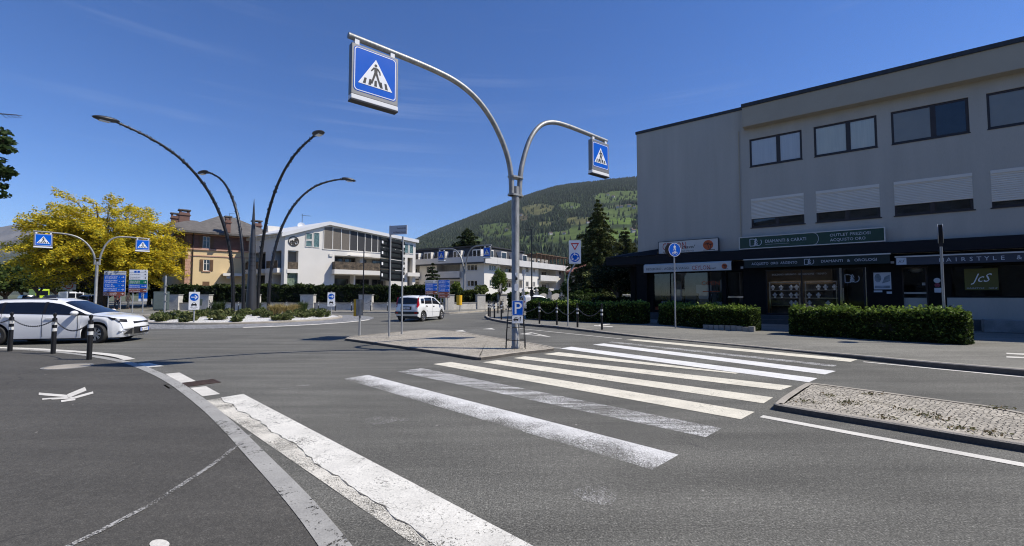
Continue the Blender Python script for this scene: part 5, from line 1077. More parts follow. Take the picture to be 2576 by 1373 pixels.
mr.add([(1.2, 1.7, z1), (13.2, 1.7, z1), (13.2, 12, z1 + .3), (LA[0] + 2, LA[1], z1 + .3)], [(0, 1, 2, 3)]); mr.box(.9, 13.3, 1.4, 1.7, z1 - .05, z1 + .12); ml.box(0, 14.5, 1.5, 1.8, z1 - .05, z1 + .12)
merge(mr, ml).build('mansard_roof', M['anth'], ab)
mr = MB(); ml = MB(FLA)
for d0 in (1.0, 4.6, 7.6, 10.4, 13.0): ml.box(X(d0 + 1.5), X(d0), .6, 1.7, 6.9, 8.15)
for s0 in (1.6, 5, 8.4, 11): mr.box(s0, s0 + 1.4, .5, 1.6, 6.9, 8.15)
dms = ml.each('dormer', M['wwhite'], ab) + mr.each('dormer', M['wwhite'], ab)
mr = MB(); ml = MB(FLA)
for d0 in (1.0, 4.6, 7.6, 10.4, 13.0): ml.quad((X(d0 + .65), .59, 6.95), (X(d0 + .12), .59, 6.95), (X(d0 + .12), .59, 8.0), (X(d0 + .65), .59, 8.0)); ml.quad((X(d0 + 1.38), .59, 6.95), (X(d0 + .85), .59, 6.95), (X(d0 + .85), .59, 8.0), (X(d0 + 1.38), .59, 8.0))
for s0 in (1.6, 5, 8.4, 11): mr.quad((s0 + .1, .49, 6.95), (s0 + 1.3, .49, 6.95), (s0 + 1.3, .49, 8.0), (s0 + .1, .49, 8.0))
[o_.__setattr__('parent', dms[i_ // 2]) for i_, o_ in enumerate(ml.each('pane', M['glass'], ab))]; [o_.__setattr__('parent', dms[5 + i_]) for i_, o_ in enumerate(mr.each('pane', M['glass'], ab))]
pg = MB()
for i in range(9): x = 13.6 + i * 1.4; pg.box(x - .06, x + .06, -.7, -.58, 6.9, 8.3); pg.box(x - .05, x + .05, -.8, 3.5, 8.3, 8.42)
for y in (-.7, .6, 2, 3.4): pg.box(13.4, 25, y - .05, y + .05, 8.42, 8.52)
pg.build('pergola', M['wood'], ab); MB().box(14, 24.5, 3.2, 9, 6.2, 8.2).build('roof_cabin', mat('cabin_render', (.3, .28, .25), .9), ab)
for x in (14.6, 16, 18.3, 20.4, 22.6): awin(I4, x, x + .9, 6.4, 7.9, 3.19, 1)
rail = MB(); rail.box(-.9, 26, -.9, -.86, 7.12, 7.16); l2 = MB(FLA); l2.box(0, 15.6, -.9, -.86, 7.22, 7.26)
for i in range(18): rail.box(-.9 + i * 1.5, -.87 + i * 1.5, -.9, -.87, 6.92, 7.12); 
merge(rail, l2).build('handrail', M['dark'], ab)
MB().box(6.2, 7.0, 4, 4.8, 8.7, 9.5).box(9, 9.5, 5, 5.5, 8.7, 9.3).each('chimney', M['dark'], ab)
# --- smaller buildings behind
def small_house(name, label, x, y, rz, w, d, h, rh, wm, rm, wins):
    o = thing(name, label, 'house', (x, y, 0), rz); mb = MB(); mb.wall(-w / 2, w / 2, 0, h, [(a, b, c, e, .12) for a, b, c, e in wins]); mb.quad((-w / 2, d, 0), (-w / 2, 0, 0), (-w / 2, 0, h), (-w / 2, d, h)); mb.quad((w / 2, 0, 0), (w / 2, d, 0), (w / 2, d, h), (w / 2, 0, h)); mb.quad((w / 2, d, 0), (-w / 2, d, 0), (-w / 2, d, h), (w / 2, d, h)); mb.build('wall', wm, o)
    v, f = hip(-w / 2 - .5, w / 2 + .5, -.5, d + .5, h + .1, h + rh, min(w, d) / 2 * .8); MB().add(v, f).build('roof', rm, o)
    for a, b, c, e in wins: window(o, a, b, c, e, .11, .06, M['wwhite'], M['glass'], 2)
    return o
small_house('tan_house', 'tan house with a reddish roof between apartment block and cedar', 14.6, 78, R(-8), 9, 8, 5.6, 1.7, mat('tan_render', (.36, .31, .24), .9), M['roofred'], [(-3.4, -.6, 3.6, 4.9), (.8, 3.4, 3.6, 4.9), (-3.4, -2, 1, 2.3), (1, 2.6, 1, 2.3)])
pb = small_house('red_roof_house', 'low house with a red tiled roof beside the shop building', 14.6, 42, R(-36), 12, 8, 3.9, 1.9, M['wwhite'], M['roofred'], [(-3, -1.6, 1, 2.4), (.5, 1.9, 1, 2.4)]); MB().box(1.5, 2.5, -.4, .4, 3.9, 5.4).build('chimney', M['shopdark'], pb)
# --- garden wall beyond the roundabout
wl = [(-34, 41.7), (-23, 41.7), (-13.5, 41.7), (-6.7, 42.1), (-4.9, 43.3), (-2.55, 45.4), (-.95, 47.2)]
gw = thing('garden_wall', 'low weathered white garden wall with pillars below the dark hedge', 'wall', (0, 0, .11)); wo_ = offset(wl, .3); mb = MB(); mc_ = MB()
for i in range(len(wl) - 1):
    j = i + 1; h = .64; P4 = [(*wl[i],), (*wl[j],), (*wo_[j],), (*wo_[i],)]; mb.slab(P4, -.05, h)
    a, b = V(wl[i]), V(wl[j]); n_ = V((a - b).yx); n_ = V((-(b - a).y, (b - a).x)).normalized(); q = [a - n_ * .05, b - n_ * .05, b + n_ * .35, a + n_ * .35]; mc_.slab([tuple(p) for p in q], h + .002, h + .07)
mb.build('wall_body', M['concrete'], gw); mc_.build('wall_coping', M['kerbdark'], gw)
def on_wall(u):
    k = (u - 1288) / F
    for a, b in zip(wl[:-1], wl[1:]):
        ta = a[0] - k * a[1]; tb = b[0] - k * b[1]
        if ta * tb <= 0: t = ta / (ta - tb); return (a[0] + (b[0] - a[0]) * t, a[1] + (b[1] - a[1]) * t)
    return wl[-1]
for u in (442, 518, 640, 775, 921, 1129, 1208, 1262):
    x, y = on_wall(u); p = MB(frame(x, y + .1, 0, R(30) if u > 1000 else 0)); w = .45 if u != 921 and u != 775 else .62; p.box(-w, w, -.3, .3, -.05, 1.42); pp = p.build('pillar', M['concrete'], gw); MB(frame(x, y + .1, 0, R(30) if u > 1000 else 0)).box(-w - .05, w + .05, -.35, .35, 1.422, 1.5).build('pillar_cap', M['kerbdark'], pp)
# --- white wavy garden fence and other far street furniture on the right
o = thing('garden_fence', 'white scalloped garden fence in front of the apartment block', 'fence', (0, 0, .12)); p0, p1 = V((1.3, 50)), V((6.0, 52)); mb = MB(); k = 46
dir_ = (p1 - p0).normalized()
for i in range(k):
    a = p0.lerp(p1, i / k); b = p0.lerp(p1, (i + .86) / k); h = 1.25 + .35 * abs(math.sin(PI * i / 15.3)); mb.slab([(a.x, a.y), (b.x, b.y), (b.x, b.y + .04), (a.x, a.y + .04)], .2, h)
mb.build('pickets', M['wwhite'], o); mb = MB()
for i in range(4): a = p0.lerp(p1, i / 3); mb.box(a.x - .2, a.x + .2, a.y - .2, a.y + .2, -.1, 1.75); mb.ball((a.x, a.y, 1.95), .2, 10, 6)
mb.each('fence_post', M['concrete'], o, 2)
o = thing('slim_lamp_post', 'slim black street lamp in front of the apartment block', 'street lamp', (1.85, 41, .12)); MB().lathe([(.09, 0), (.06, 3), (.045, 7.6), (0, 7.6)], 10).build('pole', M['black'], o, True); MB().box(-.75, .05, -.06, .06, 7.5, 7.58).build('lamp_arm', M['black'], o); MB().box(-.16, .16, -.18, .0, 1.3, 1.9).box(-.35, .05, -.1, .05, 2.0, 2.15).each('control_box', M['black'], o)
o = pole_thing('grey_post', 'pale grey sign post beside the gantry pole', 'sign post', 1.0, 38, .12, 3.6, .05); MB().box(-.1, .12, -.03, .03, 3.1, 3.6).build('sign_edge', M['signgrey'], o)
o = pole_thing('red_sign', 'small dark red street board below the cedar', 'sign', 11.5, 48, .1, 1.9, .04, 'dark'); MB().box(-.9, .9, -.05, -.02, 1.35, 2.1).build('board', mat('dull_red', (.25, .02, .03), .5), o)
o = thing('metal_railing', 'metal railing below the dark tree beside the shop building', 'railing', (0, 0, .1)); mb = MB(); a, b = V((9.6, 38)), V((14.2, 41)); n = 34
for i in range(n + 1): p = a.lerp(b, i / n); mb.box(p.x - .015, p.x + .015, p.y - .015, p.y + .015, 0, 1.5)
for z in (.2, 1.45): mb.tube([(a.x, a.y, z), (b.x, b.y, z)], .025, 5)
mb.build('bars', M['signgrey'], o)

# --- unseen building added behind the camera to darken window reflections and shade
ob = thing('unseen_building', 'unseen four storey building behind the camera, put in to darken reflections', 'building', (-8, -20, 0), PI); W_ = 38
mb = MB(); hs2 = [(x, x + 1.5, z, z + 1.6, .15) for x in range(-36, 36, 4) for z in (1.2, 4.4, 7.6, 10.8)]; mb.wall(-W_, W_, 0, 14, hs2); mb.quad((-W_, 10, 0), (-W_, 0, 0), (-W_, 0, 14), (-W_, 10, 14)); mb.quad((W_, 0, 0), (W_, 10, 0), (W_, 10, 14), (W_, 0, 14)); mb.build('wall', mat('dull_render', (.22, .19, .15), .9, 0, .15, .4), ob)
MB().box(-W_ - .5, W_ + .5, -.6, 10.5, 14, 14.4).build('roof', M['anth'], ob)
for i, (a, b, c, d, e) in enumerate(hs2): MB().quad((a, .12, c), (b, .12, c), (b, .12, d), (a, .12, d)).build('window', M['glass'], ob)
# ---------------------------------------------------------------- cars
def interp(keys, x):
    if x <= keys[0][0]: return keys[0][1]
    for (a, va), (b, vb) in zip(keys[:-1], keys[1:]):
        if x <= b:
            t = (x - a) / (b - a); return va + (vb - va) * t
    return keys[-1][1]
def cr(p0, p1, p2, p3, t): return tuple(.5 * ((2 * b) + (-a + c) * t + (2 * a - 5 * b + 4 * c - d) * t * t + (-a + 3 * b - 3 * c + d) * t ** 3) for a, b, c, d in zip(p0, p1, p2, p3))
class CarShape:
    def __init__(s, **k): s.__dict__.update(k)
    def low(s, x):
        z = interp(s.zlow, x)
        for w in (s.wf, s.wr):
            d = abs(x - w); ra = s.wr_ + .075
            if d < ra: z = max(z, s.wr_ + math.sqrt(ra * ra - d * d))
        return z
    def ctrl(s, x):
        zt = interp(s.ztop, x); zb = min(interp(s.zbelt, x), zt - .02); zl = min(s.low(x), zb - .04); w = s.hw
        k = interp(s.taper, x); hood = interp(s.cab, x)            # 1 in the cabin, 0 on hood
        w3 = w * k * (.90 * (1 - hood) + s.rw * hood); z3 = zt - (.03 * (1 - hood) + .07 * hood)
        return [(w * k * .96, zl), (w * k, zl + (zb - zl) * .55), (w * k * .965, zb), (min(w3, w * k * .95), max(z3, zb + .005)), (0, zt)]
    def S(s, x, p):
        c = s.ctrl(x); c = [(c[0][0] * .9, c[0][1] - .2)] + c + [(-c[3][0], c[3][1])]
        i = min(int(p), 3); t = p - i; y, z = cr(c[i], c[i + 1], c[i + 2], c[i + 3], t)
        q = (y / s.hw) ** 2; xx = x
        if x > s.xf0: f = (x - s.xf0) / (s.x1 - s.xf0); xx = x - s.cf * q * min(1, f)
        if x < s.xr0: f = (s.xr0 - x) / (s.xr0 - s.x0); xx = x + s.crr * q * min(1, f)
        return V((xx, y, z))
    def P(s, x, p, sd, off=0.0):
        e = .01; a = s.S(x, p); du = s.S(x + e, p) - s.S(x - e, p); dp = s.S(x, min(p + .02, 4)) - s.S(x, max(p - .02, 0)); n = du.cross(dp)
        if n.length < 1e-9: n = V((0, 0, 1))
        n.normalize()
        if n.dot(a - V((x * .75, 0, .5))) < 0: n = -n
        a = a + n * off; return V((a.x, a.y * sd, a.z))
    def patch(s, mb, f, nx=10, npp=4, off=.006, sides=(1, -1)):
        """f(i,j) in 0..1 -> (x, p)"""
        for sd in sides:
            vs = [s.P(*f(i / nx, j / npp), sd, off) for i in range(nx + 1) for j in range(npp + 1)]
            fs = [(i * (npp + 1) + j, i * (npp + 1) + j + 1, (i + 1) * (npp + 1) + j + 1, (i + 1) * (npp + 1) + j) for i in range(nx) for j in range(npp)]
            mb.add(vs, fs)
    def line(s, mb, pts, r=.005, sides=(1, -1), off=.004):
        pts = [(pts[0][0] + (pts[-1][0] - pts[0][0]) * i / 12 if False else np.interp(i / 12, np.linspace(0, 1, len(pts)), [p[0] for p in pts]), np.interp(i / 12, np.linspace(0, 1, len(pts)), [p[1] for p in pts])) for i in range(13)]
        for sd in sides: mb.tube([s.P(x, p, sd, off) for x, p in pts], r, 4, cap=False)
    def front(s, y, z, off=0, end=1):
        """x of the nose (end 1) or tail (end -1) at height z"""
        a, b = (s.xf0, s.x1) if end == 1 else (s.xr0, s.x0)
        for _ in range(30):
            m = (a + b) / 2
            if interp(s.ztop, m) > z: a = m
            else: b = m
        x = b; q = (y / s.hw) ** 2
        return x - s.cf * q + off if end == 1 else x + s.crr * q - off
    def fpatch(s, mb, y0, y1, zlo, zhi, off=.012, end=1, n=8, m=4):
        vs = []; fs = []
        for i in range(n + 1):
            for j in range(m + 1):
                y = y0 + (y1 - y0) * i / n; a, b = (zlo(i / n) if callable(zlo) else zlo), (zhi(i / n) if callable(zhi) else zhi); z = a + (b - a) * j / m; vs.append((s.front(y, z, off, end), y, z))
        for i in range(n):
            for j in range(m): fs.append((i * (m + 1) + j, (i + 1) * (m + 1) + j, (i + 1) * (m + 1) + j + 1, i * (m + 1) + j + 1))
        mb.add(vs, fs)
    def shell(s):
        xs = sorted(set([s.x0 + (s.x1 - s.x0) * i / 120 for i in range(121)] + [w + d * (s.wr_ + .075) for w in (s.wf, s.wr) for d in (-1.001, -.999, -.97, -.9, -.75, -.5, -.25, 0, .25, .5, .75, .9, .97, .999, 1.001)] + [k[0] for k in s.ztop]))
        xs = [x for x in xs if s.x0 <= x <= s.x1]; ps = [i / 9 for i in range(37)]; mb = MB(); np_ = len(ps); ring = 2 * np_ - 1; vs = []
        for x in xs:
            r = [s.S(x, p) for p in ps]; vs += [V((v.x, -v.y, v.z)) for v in r] + r[-2::-1]
        fs = [(i * ring + j, i * ring + j + 1, (i + 1) * ring + j + 1, (i + 1) * ring + j) for i in range(len(xs) - 1) for j in range(ring - 1)]
        fs += [tuple(range(ring))[::-1], tuple(range((len(xs) - 1) * ring, len(xs) * ring))]
        return mb.add(vs, fs)
def two(sh, name, f, nx, npp, off, m_, par, inner=None):
    for sd in (1, -1):
        g = MB(); sh.patch(g, f, nx, npp, off, (sd,)); o = g.build(name, m_, par)
        if inner: g = MB(); sh.patch(g, inner[1], inner[2], inner[3], inner[4], (sd,)); g.build(inner[0], inner[5], o)
def wheel(car, x, y, r, w, sd, steer=0, spokes=7):
    o = MB()
    prof = [(r * .66, -w / 2), (r * .93, -w / 2), (r, -w * .36), (r, w * .36), (r * .93, w / 2), (r * .66, w / 2), (r * .64, w * .3), (r * .64, -w * .3), (r * .66, -w / 2)]
    o.lathe(prof, 32); t = o.build('wheel', M['rubber'], car, True); t.location = (x, y, r); t.rotation_euler = (PI / 2 * sd, 0, steer)
    rm = MB(); f = -w / 2 + .01
    rm.lathe([(r * .67, f), (r * .64, f - .008), (r * .60, f + .02), (r * .58, f + .06)], 32)
    for k in range(spokes):
        a = 2 * PI * k / spokes
        for da in (-.13, .13):
            c0, s0 = math.cos(a), math.sin(a); c1, s1 = math.cos(a + da), math.sin(a + da); px, py = -s1 * r * .05, c1 * r * .05
            rm.add([(c0 * r * .1 + px, s0 * r * .1 + py, f + .015), (c0 * r * .1 - px, s0 * r * .1 - py, f + .015), (c1 * r * .62 - px, s1 * r * .62 - py, f + .01), (c1 * r * .62 + px, s1 * r * .62 + py, f + .01)], [(0, 1, 2, 3)])
    rm.lathe([(0, f), (r * .13, f + .0), (r * .15, f + .03)], 16); rm.build('rim', M['rimm'], t, True)
    b = MB(); b.lathe([(0, f + .07), (r * .62, f + .07)], 24); b.build('brake_disc', M['dark'], t); return t
def car_common(o, s, paint, wheels=True, steer=0, r=None, sp=7):
    s.shell().build('body', paint, o, True, angle=50)
    ub = MB(); ub.box(s.x0 + .25, s.x1 - .3, -s.hw + .14, s.hw - .14, .17, .62); ub.build('underbody', M['trim'], o)
    ar = MB()
    for w in (s.wf, s.wr):
        for sd in (1, -1): ar.box(w - s.wr_ - .06, w + s.wr_ + .06, min(sd * (s.hw - .3), sd * (s.hw - .05)), max(sd * (s.hw - .3), sd * (s.hw - .05)), .5, s.wr_ * 2 + .06) if False else ar.quad((w - s.wr_ - .07, sd * (s.hw - .26), .2), (w + s.wr_ + .07, sd * (s.hw - .26), .2), (w + s.wr_ + .07, sd * (s.hw - .26), s.wr_ * 2 + .06), (w - s.wr_ - .07, sd * (s.hw - .26), s.wr_ * 2 + .06))
    ar.each('wheel_arch', M['trim'], o)
    if wheels:
        for x in (s.wf, s.wr):
            for sd in (1, -1): wheel(o, x, sd * (s.hw - .125), s.wr_, .21, sd, steer if x == s.wf else 0, sp)
EST = CarShape(x0=-2.34, x1=2.25, wf=1.325, wr=-1.325, wr_=.325, hw=.905, rw=.70, xf0=1.55, xr0=-1.6, cf=.30, crr=.16,
    ztop=[(-2.34, .62), (-2.32, .95), (-2.24, 1.10), (-1.98, 1.40), (-1.7, 1.455), (-1.2, 1.485), (-.5, 1.5), (0, 1.49), (.3, 1.42), (.75, 1.20), (1.2, 1.0), (1.35, .97), (1.7, .925), (1.95, .875), (2.08, .82), (2.16, .755), (2.21, .67), (2.245, .55), (2.25, .50)],
    zbelt=[(-2.34, .55), (-2.3, .86), (-2.0, .99), (-1.2, 1.0), (0, .955), (1.1, .92), (1.35, .91), (1.7, .865), (2.0, .78), (2.15, .66), (2.25, .42)], zlow=[(-2.34, .3), (-2.1, .24), (-1.8, .22), (1.8, .20), (2.25, .2)],
    taper=[(-2.34, .80), (-2.1, .93), (-1.6, .985), (0, 1), (1.5, 1), (1.9, .97), (2.15, .91), (2.25, .86)], cab=[(-2.34, 1), (.2, 1), (1.25, 0), (2.25, 0)])
CY = R(15); fx, fy = -13.64, 14.41
hx, hy = math.cos(CY), math.sin(CY); nx, ny = hy, -hx          # nx,ny: towards the camera side (right side of the car)
cx0 = fx - nx * .86 - hx * 1.325; cy0 = fy - ny * .86 - hy * 1.325
est = thing('estate_car', 'white estate car entering the roundabout, cut off by the left edge', 'car', (cx0, cy0, -.02), CY)
car_common(est, EST, M['carwhite'], steer=R(-14), sp=8)
def seg(a, b): return lambda t: a + (b - a) * t
two(EST, 'side_window', lambda i, j: (-.06 + 1.20 * i, 2.07 + float(np.interp(i, (0, .5, .8, 1), (.74, .76, .66, .10))) * j), 12, 4, .006, M['carglass'], est)
two(EST, 'side_window', lambda i, j: (-1.14 + 1.05 * i, 2.07 + .74 * j), 8, 4, .006, M['carglass'], est)
two(EST, 'side_window', lambda i, j: (-1.98 + .08 * j + (.82 - .08 * j) * i, 2.10 + .70 * j * (.75 + .25 * i)), 8, 4, .006, M['carglass'], est)
g = MB(); EST.patch(g, lambda i, j: (.34 + .84 * i, 3.06 + .94 * j), 10, 6, .004); g.weld().build('windscreen', M['carglass'], est)
g = MB(); EST.patch(g, lambda i, j: (-2.22 + .26 * i, 3.1 + .9 * j), 6, 6); g.weld().build('rear_window', M['carglass'], est)
def hl_(U, Lo):
    def f(i, j):
        u = [np.interp(i, (0, .35, .7, 1), [q[k] for q in U]) for k in (0, 1)]; l = [np.interp(i, (0, .35, .7, 1), [q[k] for q in Lo]) for k in (0, 1)]; return (l[0] + (u[0] - l[0]) * j, l[1] + (u[1] - l[1]) * j)
    return f
HF = hl_(((1.60, 2.12), (1.86, 2.35), (2.04, 2.85), (2.12, 3.28)), ((1.60, 2.04), (1.90, 1.78), (2.12, 2.2), (2.19, 3.2)))
two(EST, 'headlight', HF, 18, 6, .014, M['black'], est, ('headlight_lens', lambda i, j: HF(.46 + .36 * i, .25 + .5 * j), 6, 3, .020, M['lens']))
g = MB(); EST.fpatch(g, -.46, .46, .285, .52, .012); gr_ = g.build('lower_grille', M['trim'], est)
for sd in (-1, 1):
    g = MB(); EST.fpatch(g, sd * .52, sd * .76, lambda t: .29, lambda t: .50 - .19 * t, .012); g.build('side_intake', M['trim'], est)
    y = sd * .80; g = MB(Matrix.Translation((EST.front(y, .4, .0), y, .40)) @ Matrix.Rotation(sd * R(38), 4, 'Z')); g.ball((-.02, 0, 0), (.03, .09, .04), 12, 6); g.build('fog_lamp', M['lens'], est, True)
g = MB(); EST.fpatch(g, -.43, .43, lambda t: .665 - .03 * abs(2 * t - 1), .705, .014); ug = g.build('upper_grille', M['trim'], est)
g = MB(Matrix.Translation((EST.front(0, .69, .02), 0, .69))); g.ball((0, 0, 0), (.010, .06, .025), 12, 6); g.build('badge', M['chrome'], ug)
def plate(par, x, z, txt, rz, wd=.52, h=.11):
    p = bpy.data.objects.new('number_plate', None)
    o = MB().box(-wd / 2, wd / 2, -.012, 0, -h / 2, h / 2).build('number_plate', M['signwhite'], par); o.location = (x, 0, z); o.rotation_euler[2] = rz
    bpy.data.objects.remove(p)
    MB().box(-wd / 2, -wd / 2 + .05, -.0125, -.012, -h / 2, h / 2).box(wd / 2 - .05, wd / 2, -.0125, -.012, -h / 2, h / 2).build('blue_band', M['signblue'], o); text('lettering', txt, M['signblack'], o, 0, -.034, -.0125, .068, .36, 'C')
plate(est, EST.front(0, .42, .02), .42, 'EL 616FZ', R(90))
g = MB()
for xx, pts in ((0, [(.83, .15), (.86, 1.0), (.82, 2.05)]), (0, [(-.08, .15), (-.08, 1), (-.09, 2.05)]), (0, [(-1.15, .9), (-1.12, 1.6), (-1.14, 2.05)])): EST.line(g, pts, .006)
EST.line(g, [(-2.0, 2.08), (-1, 2.07), (0, 2.07), (.86, 2.07)], .008); g.build('panel_gap', M['trim'], est)
two(EST, 'window_pillar', lambda i, j: (-.115 + .08 * i, 2.06 + .78 * j), 2, 4, .009, M['black'], est); two(EST, 'window_pillar', lambda i, j: (-1.19 + .08 * i, 2.06 + .76 * j), 2, 4, .009, M['black'], est)
for sd in (-1, 1):
    g = MB(); g.ball((.80, sd * 1.0, 1.02), (.10, .12, .075), 14, 8); mo = g.build('door_mirror', M['carwhite'], est, True); MB().tube([(.80, sd * .84, .96), (.80, sd * .95, .97)], .03, 6).build('mirror_foot', M['trim'], mo)
    for hx_ in (.12, -.92): g = MB(); g.tube([EST.P(hx_ - .1, 1.72, sd, .03), EST.P(hx_ + .1, 1.72, sd, .03)], .016, 6); g.build('door_handle', M['carwhite'], est)
    g = MB(); g.tube([EST.P(x, 3.12, sd, .03) for x in (-1.75, -1.3, -.8, -.2, .1)], .016, 6); g.build('roof_rail', M['trim'], est)

# small white hatchback
HAT = CarShape(x0=-1.82, x1=1.86, wf=1.15, wr=-1.15, wr_=.295, hw=.82, rw=.78, xf0=1.1, xr0=-1.2, cf=.34, crr=.12,
    ztop=[(-1.82, .5), (-1.815, .80), (-1.78, 1.0), (-1.70, 1.26), (-1.60, 1.46), (-1.4, 1.515), (-.9, 1.54), (-.2, 1.545), (.2, 1.51), (.45, 1.42), (.8, 1.2), (1.08, 1.03), (1.2, 1.0), (1.5, .93), (1.7, .84), (1.8, .72), (1.86, .52)],
    zbelt=[(-1.82, .45), (-1.80, .8), (-1.6, .99), (0, .97), (1.0, .92), (1.4, .84), (1.7, .68), (1.86, .44)], zlow=[(-1.82, .34), (-1.6, .25), (1.5, .22), (1.86, .25)],
    taper=[(-1.82, .90), (-1.6, .97), (-1.2, 1), (1.2, 1), (1.6, .94), (1.86, .84)], cab=[(-1.82, 1), (.2, 1), (1.1, 0), (1.86, 0)])
HH = math.atan2(.947, .321); c0 = V((-5.31, 25.95)) + V((-.947, .321)) * .70 + V((.321, .947)) * 1.15
hat = thing('small_hatchback', 'small white hatchback with roof rails driving away round the roundabout', 'car', (c0.x, c0.y, 0), HH)
car_common(hat, HAT, M['carwhite'], sp=6)
two(HAT, 'side_window', lambda i, j: (-.08 + (.95 + .08) * i, 2.12 + (.70 - .60 * max(0, (i - .3) / .7)) * j), 12, 4, .006, M['carglass'], hat)
two(HAT, 'side_window', lambda i, j: (-.98 + .82 * i, 2.12 + .70 * j), 8, 4, .006, M['carglass'], hat)
two(HAT, 'side_window', lambda i, j: (-1.42 + .36 * i, 2.2 + .55 * j), 5, 4, .006, M['carglass'], hat)
g = MB(); HAT.patch(g, lambda i, j: (.36 + .72 * i, 3.05 + .95 * j), 8, 6); g.weld().build('windscreen', M['carglass'], hat)
g = MB(); HAT.fpatch(g, -.66, .66, lambda t: 1.03 + .03 * abs(2 * t - 1), lambda t: 1.42 - .05 * abs(2 * t - 1), .012, -1); rw = g.build('rear_window', M['carglass'], hat); MB().tube([(HAT.front(0, 1.08, .03, -1), 0, 1.08), (HAT.front(-.3, 1.06, .03, -1), -.3, 1.06)], .012, 5).build('wiper', M['trim'], rw)
for sd in (-1, 1):
    g = MB(); HAT.patch(g, lambda i, j: (-1.79 + .16 * i, 2.05 + .75 * j), 5, 5, .012, (sd,)); HAT.fpatch(g, sd * .66, sd * .74, 1.0, 1.42, .012, -1, 3, 4); g.build('tail_light', M['redlens'], hat)
    g = MB(); g.ball((.86, sd * .92, 1.02), (.09, .1, .08), 12, 8); g.build('door_mirror', M['trim'], hat, True)
    for x in (.02, -.82): g = MB(); g.tube([HAT.P(x - .07, 1.75, sd, .02), HAT.P(x + .07, 1.75, sd, .02)], .028, 6); g.build('door_handle', M['trim'], hat)
    g = MB(); g.tube([HAT.P(x, 3.1, sd, .06) for x in (-1.3, -.8, -.3, .2)], .02, 6)
    for x in (-1.3, -.5, .2): g.tube([HAT.P(x, 3.1, sd, 0), HAT.P(x, 3.1, sd, .06)], .015, 5)
    g.build('roof_rail', M['trim'], hat)
g = MB(); HAT.fpatch(g, -.80, .80, .46, .60, .014, -1, 12, 3); rbp = g.build('bumper_strip', M['trim'], hat)
for sd in (-1, 1): g = MB(); HAT.fpatch(g, sd * .55, sd * .72, .48, .57, .022, -1, 3, 2); g.build('reflector', M['redlens'], rbp)
g = MB(); HAT.fpatch(g, -.36, .36, .70, .90, .008, -1, 6, 3); g.build('plate_recess', M['trim'], hat)
plate(hat, HAT.front(0, .79, .02, -1), .79, 'FX 484DV', R(-90))
g = MB(); HAT.line(g, [(.98, .2), (1.0, 1.0), (.95, 2.05)], .005); HAT.line(g, [(-.12, .15), (-.12, 1), (-.12, 2.05)], .005); HAT.line(g, [(-1.0, 1.0), (-.98, 1.6), (-1.0, 2.05)], .005); HAT.line(g, [(-.8, .75), (0, .75), (.9, .75)], .008); g.build('panel_gap', mat('panel_line', (.25, .25, .25), .6), hat)
# traffic waiting far down the left road: coarser copies of the two shapes and a van
def far_car(name, label, shape, color, u, v, Y, rz, win=True):
    o = thing(name, label, 'car', tuple(at(u, v, Y).xy) + (0,), rz); p = mat('paint_' + name + str(u), color, .25, .1, .03, 2, coat=.6); s = shape; s.shell().build('body', p, o, True, angle=50)
    two(s, 'side_window', lambda i, j: (s.x0 * .55 + (s.wf * .55 - s.x0 * .55) * i, 2.12 + .62 * j), 8, 3, .006, M['carglass'], o)
    g = MB(); s.patch(g, lambda i, j: (.36 + .7 * i, 3.05 + .95 * j), 6, 4); g.weld().build('windscreen', M['carglass'], o)
    g = MB(); s.fpatch(g, -.55, .55, 1.05, 1.32, .012, -1, 6, 3); g.build('rear_window', M['carglass'], o)
    for x in (s.wf, s.wr):
        for sd in (1, -1): w = MB().lathe([(0, -.1), (s.wr_, -.1), (s.wr_, .1), (0, .1)], 14).build('wheel', M['rubber'], o); w.location = (x, sd * (s.hw - .12), s.wr_); w.rotation_euler = (PI / 2, 0, 0)
    for sd in (-1, 1): g = MB(); s.patch(g, lambda i, j: (s.x0 + .03 + .12 * i, 1.9 + .4 * j), 3, 3, .012, (sd,)); g.build('tail_light', M['redlens'], o)
    return o
far_car('dark_car', 'dark car waiting far down the road, left of the white van', EST, (.02, .022, .03), 128, 745, 62, R(140))
far_car('grey_car', 'silver car far down the road behind the dark one', HAT, (.35, .36, .38), 142, 745, 74, R(140))
far_car('black_car', 'black car far down the road left of the yellow green ambulance', HAT, (.015, .015, .018), 66, 745, 66, R(150))
far_car('dark_hatchback', 'dark hatchback parked under the yellow tree', HAT, (.02, .02, .022), 222, 750, 56, R(160))
far_car('white_car', 'white parked car showing only its roof behind the right hedge', HAT, (.75, .76, .77), 1352, 745, 43, R(20))
o = thing('white_van', 'small white box van far down the road', 'van', tuple(at(176, 745, 60).xy) + (0,), R(150)); MB().bbox(-2.1, 1.3, -.85, .85, .35, 1.95, .08).bbox(1.25, 2.1, -.83, .83, .35, 1.25, .08).build('body', M['carwhite'], o)
MB().box(-2.12, -2.1, -.7, -.05, 1.15, 1.75).box(-2.12, -2.1, .05, .7, 1.15, 1.75).build('rear_window', M['carglass'], o); MB().box(.3, 1.1, -.87, -.851, 1.1, 1.7).box(-1.8, .1, -.87, -.851, 1.1, 1.7).build('side_window', M['carglass'], o)
for x in (-1.3, 1.3):
    for sd in (1, -1): w = MB().lathe([(0, -.1), (.32, -.1), (.32, .1), (0, .1)], 14).build('wheel', M['rubber'], o); w.location = (x, sd * .78, .32); w.rotation_euler = (PI / 2, 0, 0)
o = thing('ambulance', 'yellow green and blue emergency van far down the road', 'van', tuple(at(96, 742, 88).xy) + (0,), R(150)); yg = mat('signal_yellow_green', (.45, .62, .03), .4)
